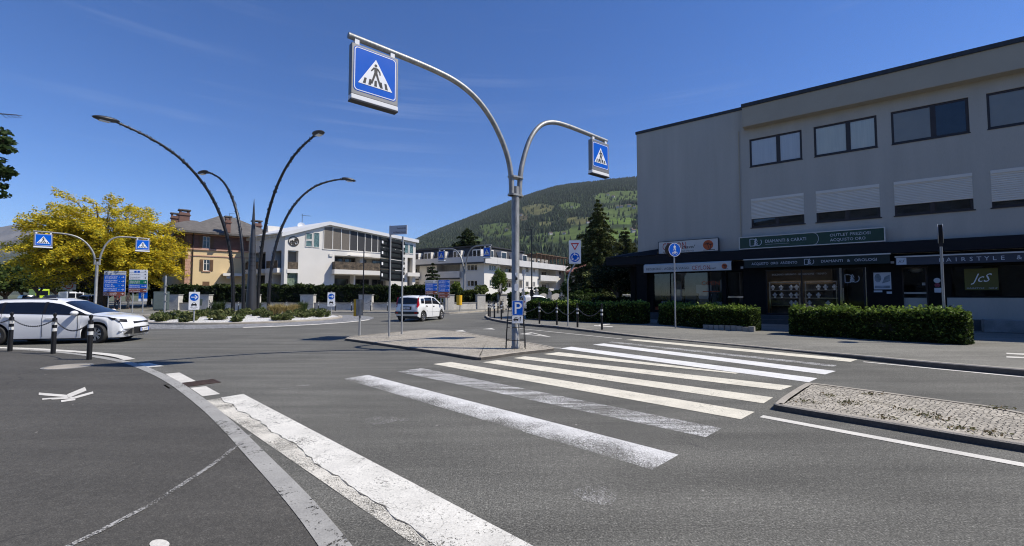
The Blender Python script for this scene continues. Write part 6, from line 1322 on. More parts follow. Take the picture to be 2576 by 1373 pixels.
MB().bbox(-2.6, 1.6, -.98, .98, .4, 2.65, .08).bbox(1.55, 2.6, -.95, .95, .4, 1.5, .1).build('body', yg, o); MB().box(-2.62, -2.6, -.8, .8, 1.4, 2.3).box(-.5, 1.4, -1.0, -.982, 1.5, 2.2).build('side_window', M['carglass'], o); MB().box(-2.5, 1.5, -1.0, -.982, .9, 1.3).build('blue_stripe', M['signblue'], o); MB().box(-.2, .3, -.7, .7, 2.652, 2.8).build('light_bar', M['signblue'], o)
for x in (-1.6, 1.6):
    for sd in (1, -1): w = MB().lathe([(0, -.12), (.36, -.12), (.36, .12), (0, .12)], 14).build('wheel', M['rubber'], o); w.location = (x, sd * .9, .36); w.rotation_euler = (PI / 2, 0, 0)
# ---------------------------------------------------------------- people far left under the tree
def person(label, x, y, z, rz, shirt, trousers, skin, hair, pose):
    o = thing('person', label, 'person', (x, y, z), rz)
    J = {'pel': (0, 0, .93, .13, .1), 'waist': (0, 0, 1.08, .13, .09), 'chest': (0, .0, 1.30, .17, .11), 'neck': (0, 0, 1.47, .055, .055), 'head': (0, -.015, 1.60, .085, .1), 'top': (0, -.01, 1.70, .06, .07)}
    E = [('pel', 'waist'), ('waist', 'chest'), ('chest', 'neck'), ('neck', 'head'), ('head', 'top')]
    for s, sg in (('l', -1), ('r', 1)):
        k = pose * sg
        J['hip' + s] = (sg * .09, 0, .88, .095, .095); J['kne' + s] = (sg * .1, -.10 * k - .03, .48, .062, .062); J['ank' + s] = (sg * .1, -.16 * k + .05, .09, .042, .042); J['toe' + s] = (sg * .11, -.16 * k - .12, .04, .045, .03)
        J['sho' + s] = (sg * .18, 0, 1.40, .062, .062); J['elb' + s] = (sg * .24, .06 * k, 1.12, .042, .042); J['wri' + s] = (sg * .23, .08 * k - .10, .88, .028, .028); J['han' + s] = (sg * .22, .08 * k - .13, .80, .035, .02)
        E += [('pel', 'hip' + s), ('hip' + s, 'kne' + s), ('kne' + s, 'ank' + s), ('ank' + s, 'toe' + s), ('chest', 'sho' + s), ('sho' + s, 'elb' + s), ('elb' + s, 'wri' + s), ('wri' + s, 'han' + s)]
        for f in range(5): J['f%d%s' % (f, s)] = (sg * (.22 + (.02 - .012 * f)), .08 * k - .15 - .01 * (f % 2), .72 + .012 * abs(f - 2) + (.03 if f == 0 else 0), .009, .009); E.append(('han' + s, 'f%d%s' % (f, s)))
    def skin_mesh(nm, keys, grow, m_):
        ks = [k for k in J if k in keys]; me = bpy.data.meshes.new(nm); ix = {k: i for i, k in enumerate(ks)}
        me.from_pydata([J[k][:3] for k in ks], [(ix[a], ix[b]) for a, b in E if a in ix and b in ix], []); ob = bpy.data.objects.new(nm, me); COL.objects.link(ob); ob.parent = o
        md = ob.modifiers.new('s', 'SKIN'); md.use_smooth_shade = True; sk = me.skin_vertices[0].data
        for k, i in ix.items(): sk[i].radius = (J[k][3] * grow, J[k][4] * grow); sk[i].use_root = (k == ks[0])
        ob.modifiers.new('d', 'SUBSURF').levels = 1; ob.modifiers['d'].render_levels = 1; me.materials.append(m_); return ob
    b = skin_mesh('body', list(J), 1.0, skin)
    skin_mesh('shirt', ['waist', 'chest', 'shol', 'shor', 'elbl', 'elbr'], 1.16, shirt); skin_mesh('trousers', ['pel', 'hipl', 'hipr', 'knel', 'kner', 'ankl', 'ankr'], 1.18, trousers)
    MB().ball((0, .015, 1.645), (.095, .11, .095), 12, 8).build('hair', hair, o, True)
    f = MB(); f.ball((-.035, -.105, 1.60), .012, 6, 4); f.ball((.035, -.105, 1.60), .012, 6, 4); f.box(-.025, .025, -.108, -.1, 1.53, 1.54); f.build('face', M['signblack'], o); MB().ball((0, -.118, 1.57), (.014, .022, .022), 6, 4).build('nose', skin, o)
    return o
skin = mat('skin', (.45, .27, .19), .6, 0, .05, 5); hairm = mat('dark_hair', (.03, .02, .015), .7)
zz3 = zz(300, 800, 6.867); p = at(*zz3(402, 990), 44); person('person in a dark red top walking past the left direction boards', p.x, p.y, .12, R(70), mat('dark_red_cloth', (.35, .03, .04), .9), mat('navy_cloth', (.02, .025, .05), .9), skin, hairm, 1)
p = at(*zz3(640, 990), 45); person('person in pale clothes walking between the two direction boards', p.x, p.y, .12, R(100), mat('beige_cloth', (.5, .40, .30), .9), mat('cream_cloth', (.48, .42, .33), .9), skin, hairm, -1)
# ---------------------------------------------------------------- direction boards
def board(name, label, x, y, z, rz, w, zlo, rows, zgap=.0):
    o = thing(name, label, 'direction board', (x, y, z), rz); tot = sum(r[0] for r in rows)
    for sx in (-.28, .30): MB().lathe([(.045, 0), (.045, zlo + tot), (0, zlo + tot)], 10, sx * w, .05).build('pole', M['post'], o, True)
    zt = zlo + tot
    for h, cm, tm, lines, num, ar in rows:
        r = MB().box(-w / 2, w / 2, -.02, .0, zt - h + .015, zt - .015).build('sign_row', M[cm], o); zm_ = zt - h / 2
        for i, t in enumerate(lines): text('lettering', t, M[tm], r, (-w * .46 if ar != 'L' else -.02), zm_ + (h * (.06 if len(lines) == 2 else -.12) - i * h * .40), -.02, h * .27, min(w * .58, .105 * h / .4 * 1.5 * len(t)) if len(t) > 3 else None)
        if num: text('numeral', num, M[tm], r, w * .2, zm_ - h * .13, -.02, h * .27)
        mb = MB()
        if ar == 'L': carrow(mb, -w * .38, zm_, h * .55, -.021, PI)
        elif ar: carrow(mb, w * .38, zm_, h * .55, -.021)
        if ar: mb.build('arrow', M[tm], r)
        zt -= h
    MB().box(-w / 2 - .03, w / 2 + .03, .001, .03, zlo, zlo + tot).build('board_frame', M['signgrey'], o); return o
Yb = 41.0; p = at(287, 745, Yb)
board('direction_board', 'blue direction board with four place rows and a brown one, left of two', p.x, p.y, .1, R(18), 1.62, 1.36, [(.38, 'signgrey', 'signblack', ['     Bahnhof', '     Stazione'], None, 'L'), (.39, 'signblue', 'signwhite', ['TSCHÖTSCH', 'SCEZZE'], '4', 'R'), (.39, 'signblue', 'signwhite', ['PINZAGEN', 'PINZAGO'], '4', 'R'), (.39, 'signblue', 'signwhite', ['TILS', 'TILES'], '5', 'R'), (.39, 'signblue', 'signwhite', ['FELDTHURNS', 'VELTURNO'], '8', 'R'), (.39, 'signbrown', 'signwhite', ['Gereuth', 'Caredo'], None, 'R')])
Yc = 36.0; p = at(346, 745, Yc)
o = board('direction_board', 'mixed white, green, blue and brown direction board behind the estate car', p.x, p.y, .1, R(16), 1.22, 1.66, [(.24, 'signwhite', 'signblack', [], None, 'R'), (.28, 'signwhite', 'signblack', ['Carabinieri'], None, 'R'), (.32, 'signwhite', 'signblack', ['Weisses Kreuz', 'Krankenhaus'], None, 'R'), (.35, 'signgreen', 'signwhite', ['BRENNER', 'BRENNERO'], None, 'R'), (.35, 'signblue', 'signwhite', ['BRUNECK', 'BRUNICO'], '35', 'R'), (.33, 'signbrown', 'signwhite', ['Pustertal', 'Val Pusteria'], None, 'R')])
mb = MB(); mb.box(-.28, -.12, -.025, -.021, 3.28, 3.44); mb.box(-.06, .1, -.025, -.021, 3.28, 3.44); mb.each('symbol', M['signblue'], o)
p = at(360, 752, 36.2); o = pole_thing('parking_board', 'small blue parking sign under the mixed direction board', 'parking sign', p.x, p.y, .1, 1.0, .04, 'post', R(16)); q = MB().box(-.3, .3, -.05, -.03, 1.15, 1.72).build('blue_panel', M['signblue'], o); text('lettering', 'P', M['signwhite'], q, 0, 1.25, -.05, .36, None, 'C'); MB().box(-.3, .3, -.05, -.03, .93, 1.14).build('white_panel', M['signwhite'], o)
p = at(174, 715, 46); o = pole_thing('speed_sign', 'small white board with a red ring before the trees', 'traffic sign', p.x, p.y, .1, 2.1, .05, 'post', R(35)); q = MB().box(-.55, .55, -.08, -.05, 2.0, 2.9).build('sign_panel', M['signwhite'], o)
bo, bi = disc(0, 2.4, .33, 24), disc(0, 2.4, .25, 24); MB().add([(a, -.083, b) for a, b in bo + bi], [(i, (i + 1) % 24, (i + 1) % 24 + 24, i + 24) for i in range(24)]).build('red_ring', M['signred'], q); text('lettering', '30', M['signblack'], q, 0, 2.3, -.08, .22, None, 'C'); text('lettering', 'ZONE', M['signblack'], q, 0, 2.77, -.08, .07, .5, 'C')
p = at(503, 778, 41); cbx = thing('control_cabinet', 'dark grey green street cabinet before the yellow villa hedge', 'cabinet', (at(405, 778, 40).x, 40, .1), R(20)); MB().bbox(-.55, .55, -.2, .2, .1, 1.75, .02).build('cabinet_body', mat('grey_green_paint', (.09, .12, .115), .6, 0, .1, 4), cbx); MB().box(-.5, .5, -.22, -.203, .2, 1.65).build('door', mat('grey_green_door', (.11, .14, .135), .6), cbx); MB().box(-.5, .5, -.1, .1, 0, .1).build('foot', M['kerbdark'], cbx)
p = at(497, 770, 40.5); o = pole_thing('street_bin', 'dark street litter bin on a post by the garden wall', 'litter bin', p.x, p.y, .12, 1.1, .05, 'dark'); MB().lathe([(0, .45), (.2, .45), (.25, 1.0), (.25, 1.05), (0, 1.12)], 14, .22, -.1).build('bin_shell', mat('bin_green', (.03, .045, .042), .6), o, True)
# boards beyond the small car
p = at(1085, 740, 40.8); board('direction_board', 'blue and brown direction board just above the small white car', p.x, p.y, .1, R(8), 1.06, 1.50, [(.30, 'signgrey', 'signblack', ['Milland', 'Industriezone'], None, 'R'), (.34, 'signblue', 'signwhite', ['SARNS', 'SARNES'], '4', 'R'), (.34, 'signblue', 'signwhite', ['ALBEINS', 'ALBES'], '7', 'R'), (.34, 'signbrown', 'signwhite', ['MILLAND', 'MILLAN'], None, 'R')])
p = at(1117, 740, 39.6); board('direction_board', 'taller blue and brown direction board right of the small white car', p.x, p.y, .1, R(8), .98, 1.20, [(.36, 'signblue', 'signwhite', ['AFERS', 'EORES'], '14', 'R'), (.36, 'signblue', 'signwhite', ['LÜSEN', 'LUSON'], '12', 'R'), (.36, 'signblue', 'signwhite', ['ST. ANDRÄ', 'S. ANDREA'], '6', 'R'), (.25, 'signbrown', 'signwhite', ['Plose'], None, 'R'), (.28, 'signbrown', 'signwhite', ['Ploseseilbahn'], None, 'R')])
x, y = at(1157, 782, 38.2).xy; o = pole_thing('litter_bin', 'yellow litter bin beside the far direction board poles', 'litter bin', x, y, .12, 1.3, .04, 'post'); MB().lathe([(0, .55), (.24, .55), (.25, 1.42), (.2, 1.42), (.2, 1.35), (0, 1.35)], 18, -.05, -.1).build('bin_shell', mat('yellow_bin', (.72, .42, .02), .5), o, True)
p = at(1215, 770, 44); pole_thing('dark_pole', 'thin dark pole left of the small white car before the hedge', 'pole', *at(913, 780, 40).xy, .1, 5.6, .05, 'dark')
# ---------------------------------------------------------------- foliage
def leaf_obj(name, C_, sz, col, m, parent=None, flat=0.0, asp=1.5, loc=None, core=None):
    """one small pointed face per leaf; C_ (n,3) centres, sz (n,), col (n,3)"""
    n = len(C_); d = RNG.normal(size=(n, 3)); d[:, 2] *= (1 - flat); d /= np.linalg.norm(d, axis=1)[:, None] + 1e-9
    r = RNG.normal(size=(n, 3)); nr = r.copy(); nr[:, 2] += flat * 4; s = np.cross(d, nr); s /= np.linalg.norm(s, axis=1)[:, None] + 1e-9
    a = d * (sz * asp / 2)[:, None]; b = s * (sz / 2)[:, None]
    vv = np.stack([C_ - a, C_ + b, C_ + a, C_ - b], 1).reshape(-1, 3); cc = np.repeat(col, 4, 0); nf = n; faces = np.arange(n * 4).reshape(-1, 4)
    vl = vv.tolist(); fl = faces.tolist(); mi = [0] * n; cl = cc
    if core is not None:
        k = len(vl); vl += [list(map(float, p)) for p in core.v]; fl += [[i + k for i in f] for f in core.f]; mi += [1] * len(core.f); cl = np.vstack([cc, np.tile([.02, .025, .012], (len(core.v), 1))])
    me = bpy.data.meshes.new(name); me.from_pydata(vl, [], fl); me.materials.append(m)
    if core is not None: me.materials.append(M['twig']); me.polygons.foreach_set('material_index', mi)
    at_ = me.color_attributes.new('col', 'FLOAT_COLOR', 'POINT'); at_.data.foreach_set('color', np.hstack([cl, np.ones((len(cl), 1))]).astype(np.float32).ravel())
    o = bpy.data.objects.new(name, me); COL.objects.link(o)
    if parent: o.parent = parent
    if loc is not None: o.location = loc
    return o
def tint(n, base, var=.3, alt=None, pa=0):
    c = np.array(base)[None, :] * (1 + RNG.uniform(-var, var, (n, 1))); 
    if alt is not None: k = RNG.random(n) < pa; c[k] = np.array(alt)[None, :] * (1 + RNG.uniform(-var, var, (k.sum(), 1)))
    return np.clip(c, .002, 1)
def trunk_limbs(par, h, r, tips, m='bark', name='trunk', base=(0, 0, 0)):
    b = V(base); t = MB(); t.tube([b + V((0, 0, 0)), b + V((.03, 0, h * .3)), b + V((-.04, .03, h * .7)), b + V((0, 0, h))], [r * 1.25, r, r * .85, r * .7], 10); o = t.build(name, M[m], par, True)
    if tips:
        l = MB()
        for tp in tips:
            tp = V(tp); md = (b + V((0, 0, h * .8))).lerp(tp, .5) + V((0, 0, .1 * (tp - b).length * .3)); l.tube([b + V((0, 0, h * .72)), md, tp], [r * .5, r * .32, r * .1], 7)
        l.build('limbs', M[m], o, True)
    return o
def ell_pts(n, c, r, hollow=.6):
    d = RNG.normal(size=(n, 3)); d /= np.linalg.norm(d, axis=1)[:, None]; k = RNG.uniform(hollow ** 3, 1, n) ** (1 / 3); return np.array(c) + d * k[:, None] * np.array(r)
def broadleaf(label, x, y, z, h, rad, th, tr, nl, size, base, var=.35, alt=None, pa=.2, clumps=26, group=None, name='tree', zc=None, rz=None, cat='tree', m='leaf', asp=1.5, low=.55):
    o = thing(name, label, cat, (x, y, z), 0, group); zc = zc or (h + th) / 2; rv = rz or (h - th) / 2 * 1.05
    cs = ell_pts(clumps, (0, 0, zc), (rad * .75, rad * .75, rv * .75), .5); P = []
    for c in cs: k = RNG.uniform(.55, 1.2); P.append(ell_pts(nl // clumps, c, (rad * .36 * k, rad * .36 * k, rv * .27 * k), low))
    P = np.vstack(P); trunk_limbs(o, th * 1.15, tr, [tuple(c) for c in cs[:9]])
    leaf_obj('crown', P, RNG.uniform(.7, 1.3, len(P)) * size, tint(len(P), base, var, alt, pa), M[m], o, .15, asp); return o
def conifer(label, x, y, z, h, rad, nl, base, size=.16, tiers=20, drop=.28, bottom=.12, name='conifer', tr=.3, group=None):
    o = thing(name, label, 'tree', (x, y, z), 0, group); MB().tube([(0, 0, 0), (0, 0, h * .5), (0, 0, h * .97)], [tr, tr * .6, .03], 8).build('trunk', M['bark'], o, True)
    P = []; lb = MB()
    for i in range(tiers):
        f = i / (tiers - 1); zz_ = h * (bottom + (1 - bottom) * f); rr = rad * ((1 - f) ** .8) * RNG.uniform(.8, 1.12) + .15; nb = max(5, int(9 * (1 - f) + 5)); a0 = RNG.uniform(0, 6.28)
        for k in range(nb):
            a = a0 + 2 * PI * k / nb + RNG.uniform(-.25, .25); L_ = rr * RNG.uniform(.6, 1.12); m = max(6, int(nl / (tiers * nb) * (L_ / (rad * .55)))); t = RNG.uniform(.12, 1, m) ** .75
            wv = .26 * L_ * (1.05 - t) + .08; off = RNG.normal(size=m) * wv * .55; xx = np.cos(a) * L_ * t - np.sin(a) * off; yy = np.sin(a) * L_ * t + np.cos(a) * off
            zv = zz_ + .10 * L_ * t - drop * L_ * t ** 2 + RNG.normal(size=m) * .045 * (1 + L_ * .4) - np.abs(off) * .25; P.append(np.stack([xx, yy, zv], 1))
            lb.tube([(0, 0, zz_), (math.cos(a) * L_ * .55, math.sin(a) * L_ * .55, zz_ + .05 * L_ - drop * L_ * .3), (math.cos(a) * L_ * .9, math.sin(a) * L_ * .9, zz_ + .09 * L_ - drop * L_ * .81)], [.05, .03, .01], 4, cap=False)
    lb.build('branches', M['bark'], o); P = np.vstack(P); leaf_obj('crown', P, RNG.uniform(.7, 1.3, len(P)) * size, tint(len(P), base, .4, tuple(np.array(base) * 2.0), .2), M['needle'], o, .5, 2.0); return o
# honey locust with yellow layered sprays
def locust():
    o = thing('yellow_tree', 'large spreading tree with golden yellow layered foliage', 'tree', ((258 - 1288) / F * 45, 45, .1)); P = []; Cc = []; tips = []; lb = MB()
    zc = 5.9; R_ = 5.7; H_ = 5.5
    for i in range(760):
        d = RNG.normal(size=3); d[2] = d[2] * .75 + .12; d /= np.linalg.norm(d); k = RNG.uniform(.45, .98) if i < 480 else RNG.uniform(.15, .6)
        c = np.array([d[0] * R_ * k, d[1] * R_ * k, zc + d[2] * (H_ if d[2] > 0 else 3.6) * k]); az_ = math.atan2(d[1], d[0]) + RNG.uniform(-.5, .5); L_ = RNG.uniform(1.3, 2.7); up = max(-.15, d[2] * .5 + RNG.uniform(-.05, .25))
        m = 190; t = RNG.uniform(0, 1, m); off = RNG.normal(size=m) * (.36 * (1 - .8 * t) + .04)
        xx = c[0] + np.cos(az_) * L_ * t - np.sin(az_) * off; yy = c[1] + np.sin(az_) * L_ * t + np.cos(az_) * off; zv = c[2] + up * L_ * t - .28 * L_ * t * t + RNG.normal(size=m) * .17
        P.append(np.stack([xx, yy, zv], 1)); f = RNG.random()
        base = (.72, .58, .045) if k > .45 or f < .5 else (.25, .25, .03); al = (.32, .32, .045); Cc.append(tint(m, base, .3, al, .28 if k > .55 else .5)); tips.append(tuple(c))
        lb.tube([tuple(c * np.array([.35, .35, .75])), tuple(c), (c[0] + math.cos(az_) * L_ * .8, c[1] + math.sin(az_) * L_ * .8, c[2] + up * L_ * .8 - .18 * L_)], [.03, .02, .008], 4, cap=False)
    trunk_limbs(o, 2.7, .32, tips[:14]); lb.build('branches', M['bark'], o)
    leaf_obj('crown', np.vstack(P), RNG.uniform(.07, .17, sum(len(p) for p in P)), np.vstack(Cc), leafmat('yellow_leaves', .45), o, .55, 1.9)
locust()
# darker trees behind and left
k = 0
for (u, Y, h, rad, lab, base) in ((14, 62, 6.4, 4.0, 'dark green tree at the left edge beyond the estate car', (.045, .075, .022)), (95, 78, 8.5, 5.0, 'dark tree partly behind the left half of the yellow tree', (.05, .075, .02)), (-60, 56, 6.6, 4, 'dark green tree just outside the left edge', (.05, .08, .02)), (-330, 50, 8, 4.5, 'broad dark tree outside the left edge, nearer the road', (.05, .075, .02)), (-700, 52, 9, 5, 'broad dark tree far outside the left edge', (.05, .075, .02)), (190, 74, 9, 5.5, 'dark tree directly behind the yellow tree', (.055, .075, .02)), (300, 70, 9.0, 5, 'dark tree behind the right half of the yellow tree', (.05, .07, .02)), (375, 58, 5.2, 2.6, 'shrubby dark tree left of the yellow villa', (.04, .065, .02)), (55, 92, 8.0, 5, 'distant dark tree down the left road', (.05, .07, .02)), (140, 105, 8.4, 7, 'broad distant tree closing the view down the road', (.045, .065, .02)), (255, 96, 8.5, 7, 'broad distant tree behind the left direction board', (.045, .065, .02))):
    p = at(u, 745, Y); broadleaf(lab, p.x, Y, 0, h, rad, h * .22, .25, 5200, .34, base, .4, (.11, .13, .03), .2, 24, 'trees behind the yellow tree')
p = at(225, 745, 52); broadleaf('low bushy shade tree under the yellow crown', p.x + 1, 53, 0, 4.6, 4.2, 1.3, .3, 5000, .25, (.05, .065, .018), .4, (.3, .24, .03), .15, 22, 'trees behind the yellow tree')
# near tree whose twigs reach in at the left edge
o = thing('near_tree', 'near dark leaved tree whose branch tips reach in at the left edge', 'tree', (-21.5, 14, 0)); cs = []
for (u, v) in ((2, 330), (14, 352), (6, 375), (-12, 400), (10, 425), (2, 445), (16, 432), (-5, 465), (-2, 488), (-25, 350), (-30, 420), (-40, 460), (12, 372)): cs.append(at(u, v, 14) - V((-21.5, 14, 0)))
P = [ell_pts(90, tuple(c), (.22, .3, .13), .2) for c in cs]; big = ell_pts(40, (-.5, 0, 6.2), (2.6, 2.8, 2.3), .5)
for c in big: P.append(ell_pts(230, c, (.75, .75, .45), .4))
P = np.vstack(P); tr_ = trunk_limbs(o, 3.6, .22, [tuple(c) for c in cs[:3]] + [tuple(c) for c in big[:9]]); leaf_obj('crown', P, np.where(np.arange(len(P)) < 90 * len(cs), 1.0, 1.7) * RNG.uniform(.06, .11, len(P)), tint(len(P), (.035, .06, .018), .4, (.07, .09, .03), .2), M['leaf'], o, .1, 1.8)
tw = MB(); b_ = V((-21.5, 14, 0)); tw.tube([at(-80, 300, 14) - b_, at(0, 286, 14) - b_, at(30, 288, 14) - b_, at(56, 291, 14) - b_], [.03, .02, .014, .006], 5)
for uu in (5, 15, 24, 32, 40): tw.tube([at(uu, 287, 14) - b_, at(uu + 8, 293 + uu % 3, 14) - b_, at(uu + 15, 297, 14) - b_], [.01, .008, .004], 4)
tw.build('bare_twig', M['bark'], o)
# conifers and trees right of the middle
cd = at(1506, 745, 44); conifer('tall dark spruce like cedar behind the give way sign', cd.x, 44, .1, 11.0, 4.0, 46000, (.085, .10, .034), .115, 24, .30, .13)
cd = at(1575, 745, 47); conifer('second cedar close to the shop building corner', cd.x, 47, .1, 8.6, 3.6, 28000, (.095, .11, .04), .12, 18, .25, .2)
cd = at(1166, 745, 78); conifer('dark flat topped conifer behind the apartment block roof', cd.x, 84, 0, 14.2, 5.2, 9000, (.05, .065, .025), .3, 16, .1, .55)
cd = at(1088, 745, 52); conifer('small spruce behind the hedge beside the white house', cd.x, 52, 0, 5.2, 1.9, 5000, (.045, .06, .025), .16, 12, .2, .1)
p = at(1557, 745, 33.5); broadleaf('small dark spreading tree in the shade beside the shop building', p.x, 33.5, .1, 5.0, 2.6, 1.5, .2, 7000, .14, (.025, .035, .016), .4, (.06, .08, .03), .1, 26)
p = at(1258, 745, 46); broadleaf('young leafy street tree in front of the apartment block', p.x, 46, .1, 4.4, .95, 1.5, .06, 2600, .11, (.11, .16, .03), .35, None, 0, 34, 'young street trees')
p = at(1428, 745, 44); broadleaf('young tree between the white fence and the cedar', p.x, 44, .1, 3.2, .9, 1.0, .05, 2400, .10, (.10, .14, .03), .35, None, 0, 30, 'young street trees')
p = at(1140, 745, 47); broadleaf('pale green bush behind the wall under the apartment block', p.x, 47.5, .1, 3.2, 1.3, .5, .06, 1500, .16, (.12, .16, .03), .35, None, 0, 12, 'bushes by the apartment block', 'bush', cat='bush')
p = at(1210, 745, 49); broadleaf('pale bush behind the wall at the right', p.x, 50, .1, 2.9, 1.2, .5, .06, 1400, .16, (.12, .15, .04), .35, None, 0, 12, 'bushes by the apartment block', 'bush', cat='bush')
p = at(1380, 745, 47); broadleaf('rounded dark hedge bush behind the white fence', p.x, 54, .1, 2.6, 2.6, .3, .06, 3000, .16, (.03, .05, .016), .35, None, 0, 14, 'bushes by the apartment block', 'bush', cat='bush')
p = at(1480, 745, 40); broadleaf('leafy bush below the cedar', p.x, 41, .1, 2.1, 1.8, .3, .06, 2600, .13, (.05, .08, .02), .35, None, 0, 14, None, 'bush', cat='bush')
# hedges
def hedge(label, path, w, h, z, nper, size, base, alt, pa, group=None, jag=.1, endround=True, m='hedge'):
    """path: ground points of its front foot; the body grows to the left of the walking direction"""
    o = thing('hedge', label, 'hedge', (0, 0, z), 0, group); back = offset(path, w); cin = offset(path, .14); cb = offset(path, w - .14); core = MB()
    for i in range(len(path) - 1):
        a, b, c, d = cin[i], cin[i + 1], cb[i + 1], cb[i]
        core.slab([a, b, c, d], 0, h - .14)
    P = []; tp = []; seg = [((V(path[i + 1]) - V(path[i])).length) for i in range(len(path) - 1)]; T_ = sum(seg); n = int(nper * T_)
    def on(path_, s):
        for i, L_ in enumerate(seg):
            if s <= L_ or i == len(seg) - 1: return np.array(V(path_[i]).lerp(V(path_[i + 1]), min(1, s / L_)))
            s -= L_
    wob = [RNG.uniform(-jag, jag) for _ in range(int(T_ / .4) + 3)]; wob2 = [RNG.uniform(-jag, jag) for _ in range(int(T_ / .4) + 3)]
    for _ in range(n):
        s = RNG.uniform(0, T_); q = RNG.random(); f = on(path, s); bk = on(back, s); k = int(s / .4); t_ = s / .4 - k; wv = wob[k] * (1 - t_) + wob[k + 1] * t_; wt_ = wob2[k] * (1 - t_) + wob2[k + 1] * t_; hz = h + wt_
        if q < .48: zz_ = RNG.uniform(.03, 1) * hz; e = wv - RNG.uniform(-.03, .14) + .05 * math.sin(zz_ * 7 + s * 3); e -= .12 * max(0, (zz_ / hz - .8) / .2) ** 2; p_ = f + (f - bk) / w * e; P.append((p_[0], p_[1], zz_))
        elif q < .9: t = RNG.uniform(-.02, 1); p_ = f + (bk - f) * t; zz_ = hz - RNG.uniform(-.05, .13) - (.10 * max(0, 1 - min(t, 1 - t) * w / .25) ** 2 if 0 < t < 1 else .1) + (RNG.random() < .10) * RNG.uniform(0, .14); P.append((p_[0], p_[1], zz_))
        else: zz_ = RNG.uniform(.03, 1) * hz; p_ = bk + (bk - f) / w * RNG.uniform(-.12, .05); P.append((p_[0], p_[1], zz_))
    for s in (0, T_):
        f, bk = on(path, s), on(back, s); tn = np.array((V(path[1]) - V(path[0])).normalized() if s == 0 else (V(path[-1]) - V(path[-2])).normalized()) * (-1 if s == 0 else 1)
        for _ in range(int(nper * w * .55)): t = RNG.random(); zz_ = RNG.uniform(.03, 1) * h; bul = .16 * math.sin(PI * t) * (1 - .5 * max(0, zz_ / h - .7)); p_ = f + (bk - f) * t + tn * (bul - RNG.uniform(-.04, .12)); P.append((p_[0], p_[1], zz_))
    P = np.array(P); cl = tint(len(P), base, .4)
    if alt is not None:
        up = np.clip((P[:, 2] - h + .22) / .25, 0, 1); k = RNG.random(len(P)) < (.08 + .75 * up) * min(1, pa * 3); cl[k] = np.array(alt)[None, :] * (1 + RNG.uniform(-.35, .35, (k.sum(), 1)))  # top leaves mostly take the light colour: sunlit top and shaded sides painted in
    leaf_obj('foliage', P, RNG.uniform(.6, 1.35, len(P)) * size, cl, M[m], o, .2, 1.6, core=core); return o
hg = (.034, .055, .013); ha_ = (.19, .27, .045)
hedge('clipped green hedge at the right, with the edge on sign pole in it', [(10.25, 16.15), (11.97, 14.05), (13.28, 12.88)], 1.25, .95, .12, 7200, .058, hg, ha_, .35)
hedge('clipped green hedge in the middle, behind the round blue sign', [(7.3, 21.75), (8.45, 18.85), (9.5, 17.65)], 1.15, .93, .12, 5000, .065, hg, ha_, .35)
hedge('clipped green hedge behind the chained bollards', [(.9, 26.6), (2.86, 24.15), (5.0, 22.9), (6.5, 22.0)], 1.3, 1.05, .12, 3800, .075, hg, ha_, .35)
hedge('low dark hedge in the shade before the dark tree', [(6.2, 31.5), (11.0, 33)], .9, 1.2, .12, 900, .12, (.03, .045, .015), None, 0)
x0 = MB()
for s_, lab in (((8.3, 18.95, 9.65, 17.4), 'low stone edging in front of the middle hedge'),):
    a, b = V(s_[:2]), V(s_[2:]); d = (b - a).normalized(); n_ = V((-d.y, d.x)); mb = MB(); k = 9
    for i in range(k):
        p_, q_ = a.lerp(b, i / k + .006), a.lerp(b, (i + 1) / k - .006); hz = .17 + .05 * random.random(); mb.slab([tuple(p_ - n_ * .16), tuple(q_ - n_ * .16), tuple(q_), tuple(p_)], 0, hz)
    tag(mb.build('stone_edging', M['kerbdark'], None, loc=(0, 0, .12)), lab, 'edging')
dg = (.022, .035, .012)
w1_ = offset(wl, .5)
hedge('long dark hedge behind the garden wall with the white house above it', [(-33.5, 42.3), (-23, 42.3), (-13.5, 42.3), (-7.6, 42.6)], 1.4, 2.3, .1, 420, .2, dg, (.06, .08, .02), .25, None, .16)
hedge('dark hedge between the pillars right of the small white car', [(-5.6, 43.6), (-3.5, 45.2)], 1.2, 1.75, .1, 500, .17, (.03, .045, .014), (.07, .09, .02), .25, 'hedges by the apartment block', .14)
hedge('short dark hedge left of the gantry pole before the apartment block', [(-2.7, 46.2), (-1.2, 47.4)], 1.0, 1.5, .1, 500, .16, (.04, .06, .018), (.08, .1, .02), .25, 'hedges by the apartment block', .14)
hedge('garden hedge right of the driveway behind the gantry pole', [(.1, 49.5), (2.2, 51)], 1.0, 1.6, .1, 500, .16, (.05, .08, .018), (.1, .13, .02), .25, 'hedges by the apartment block', .14)
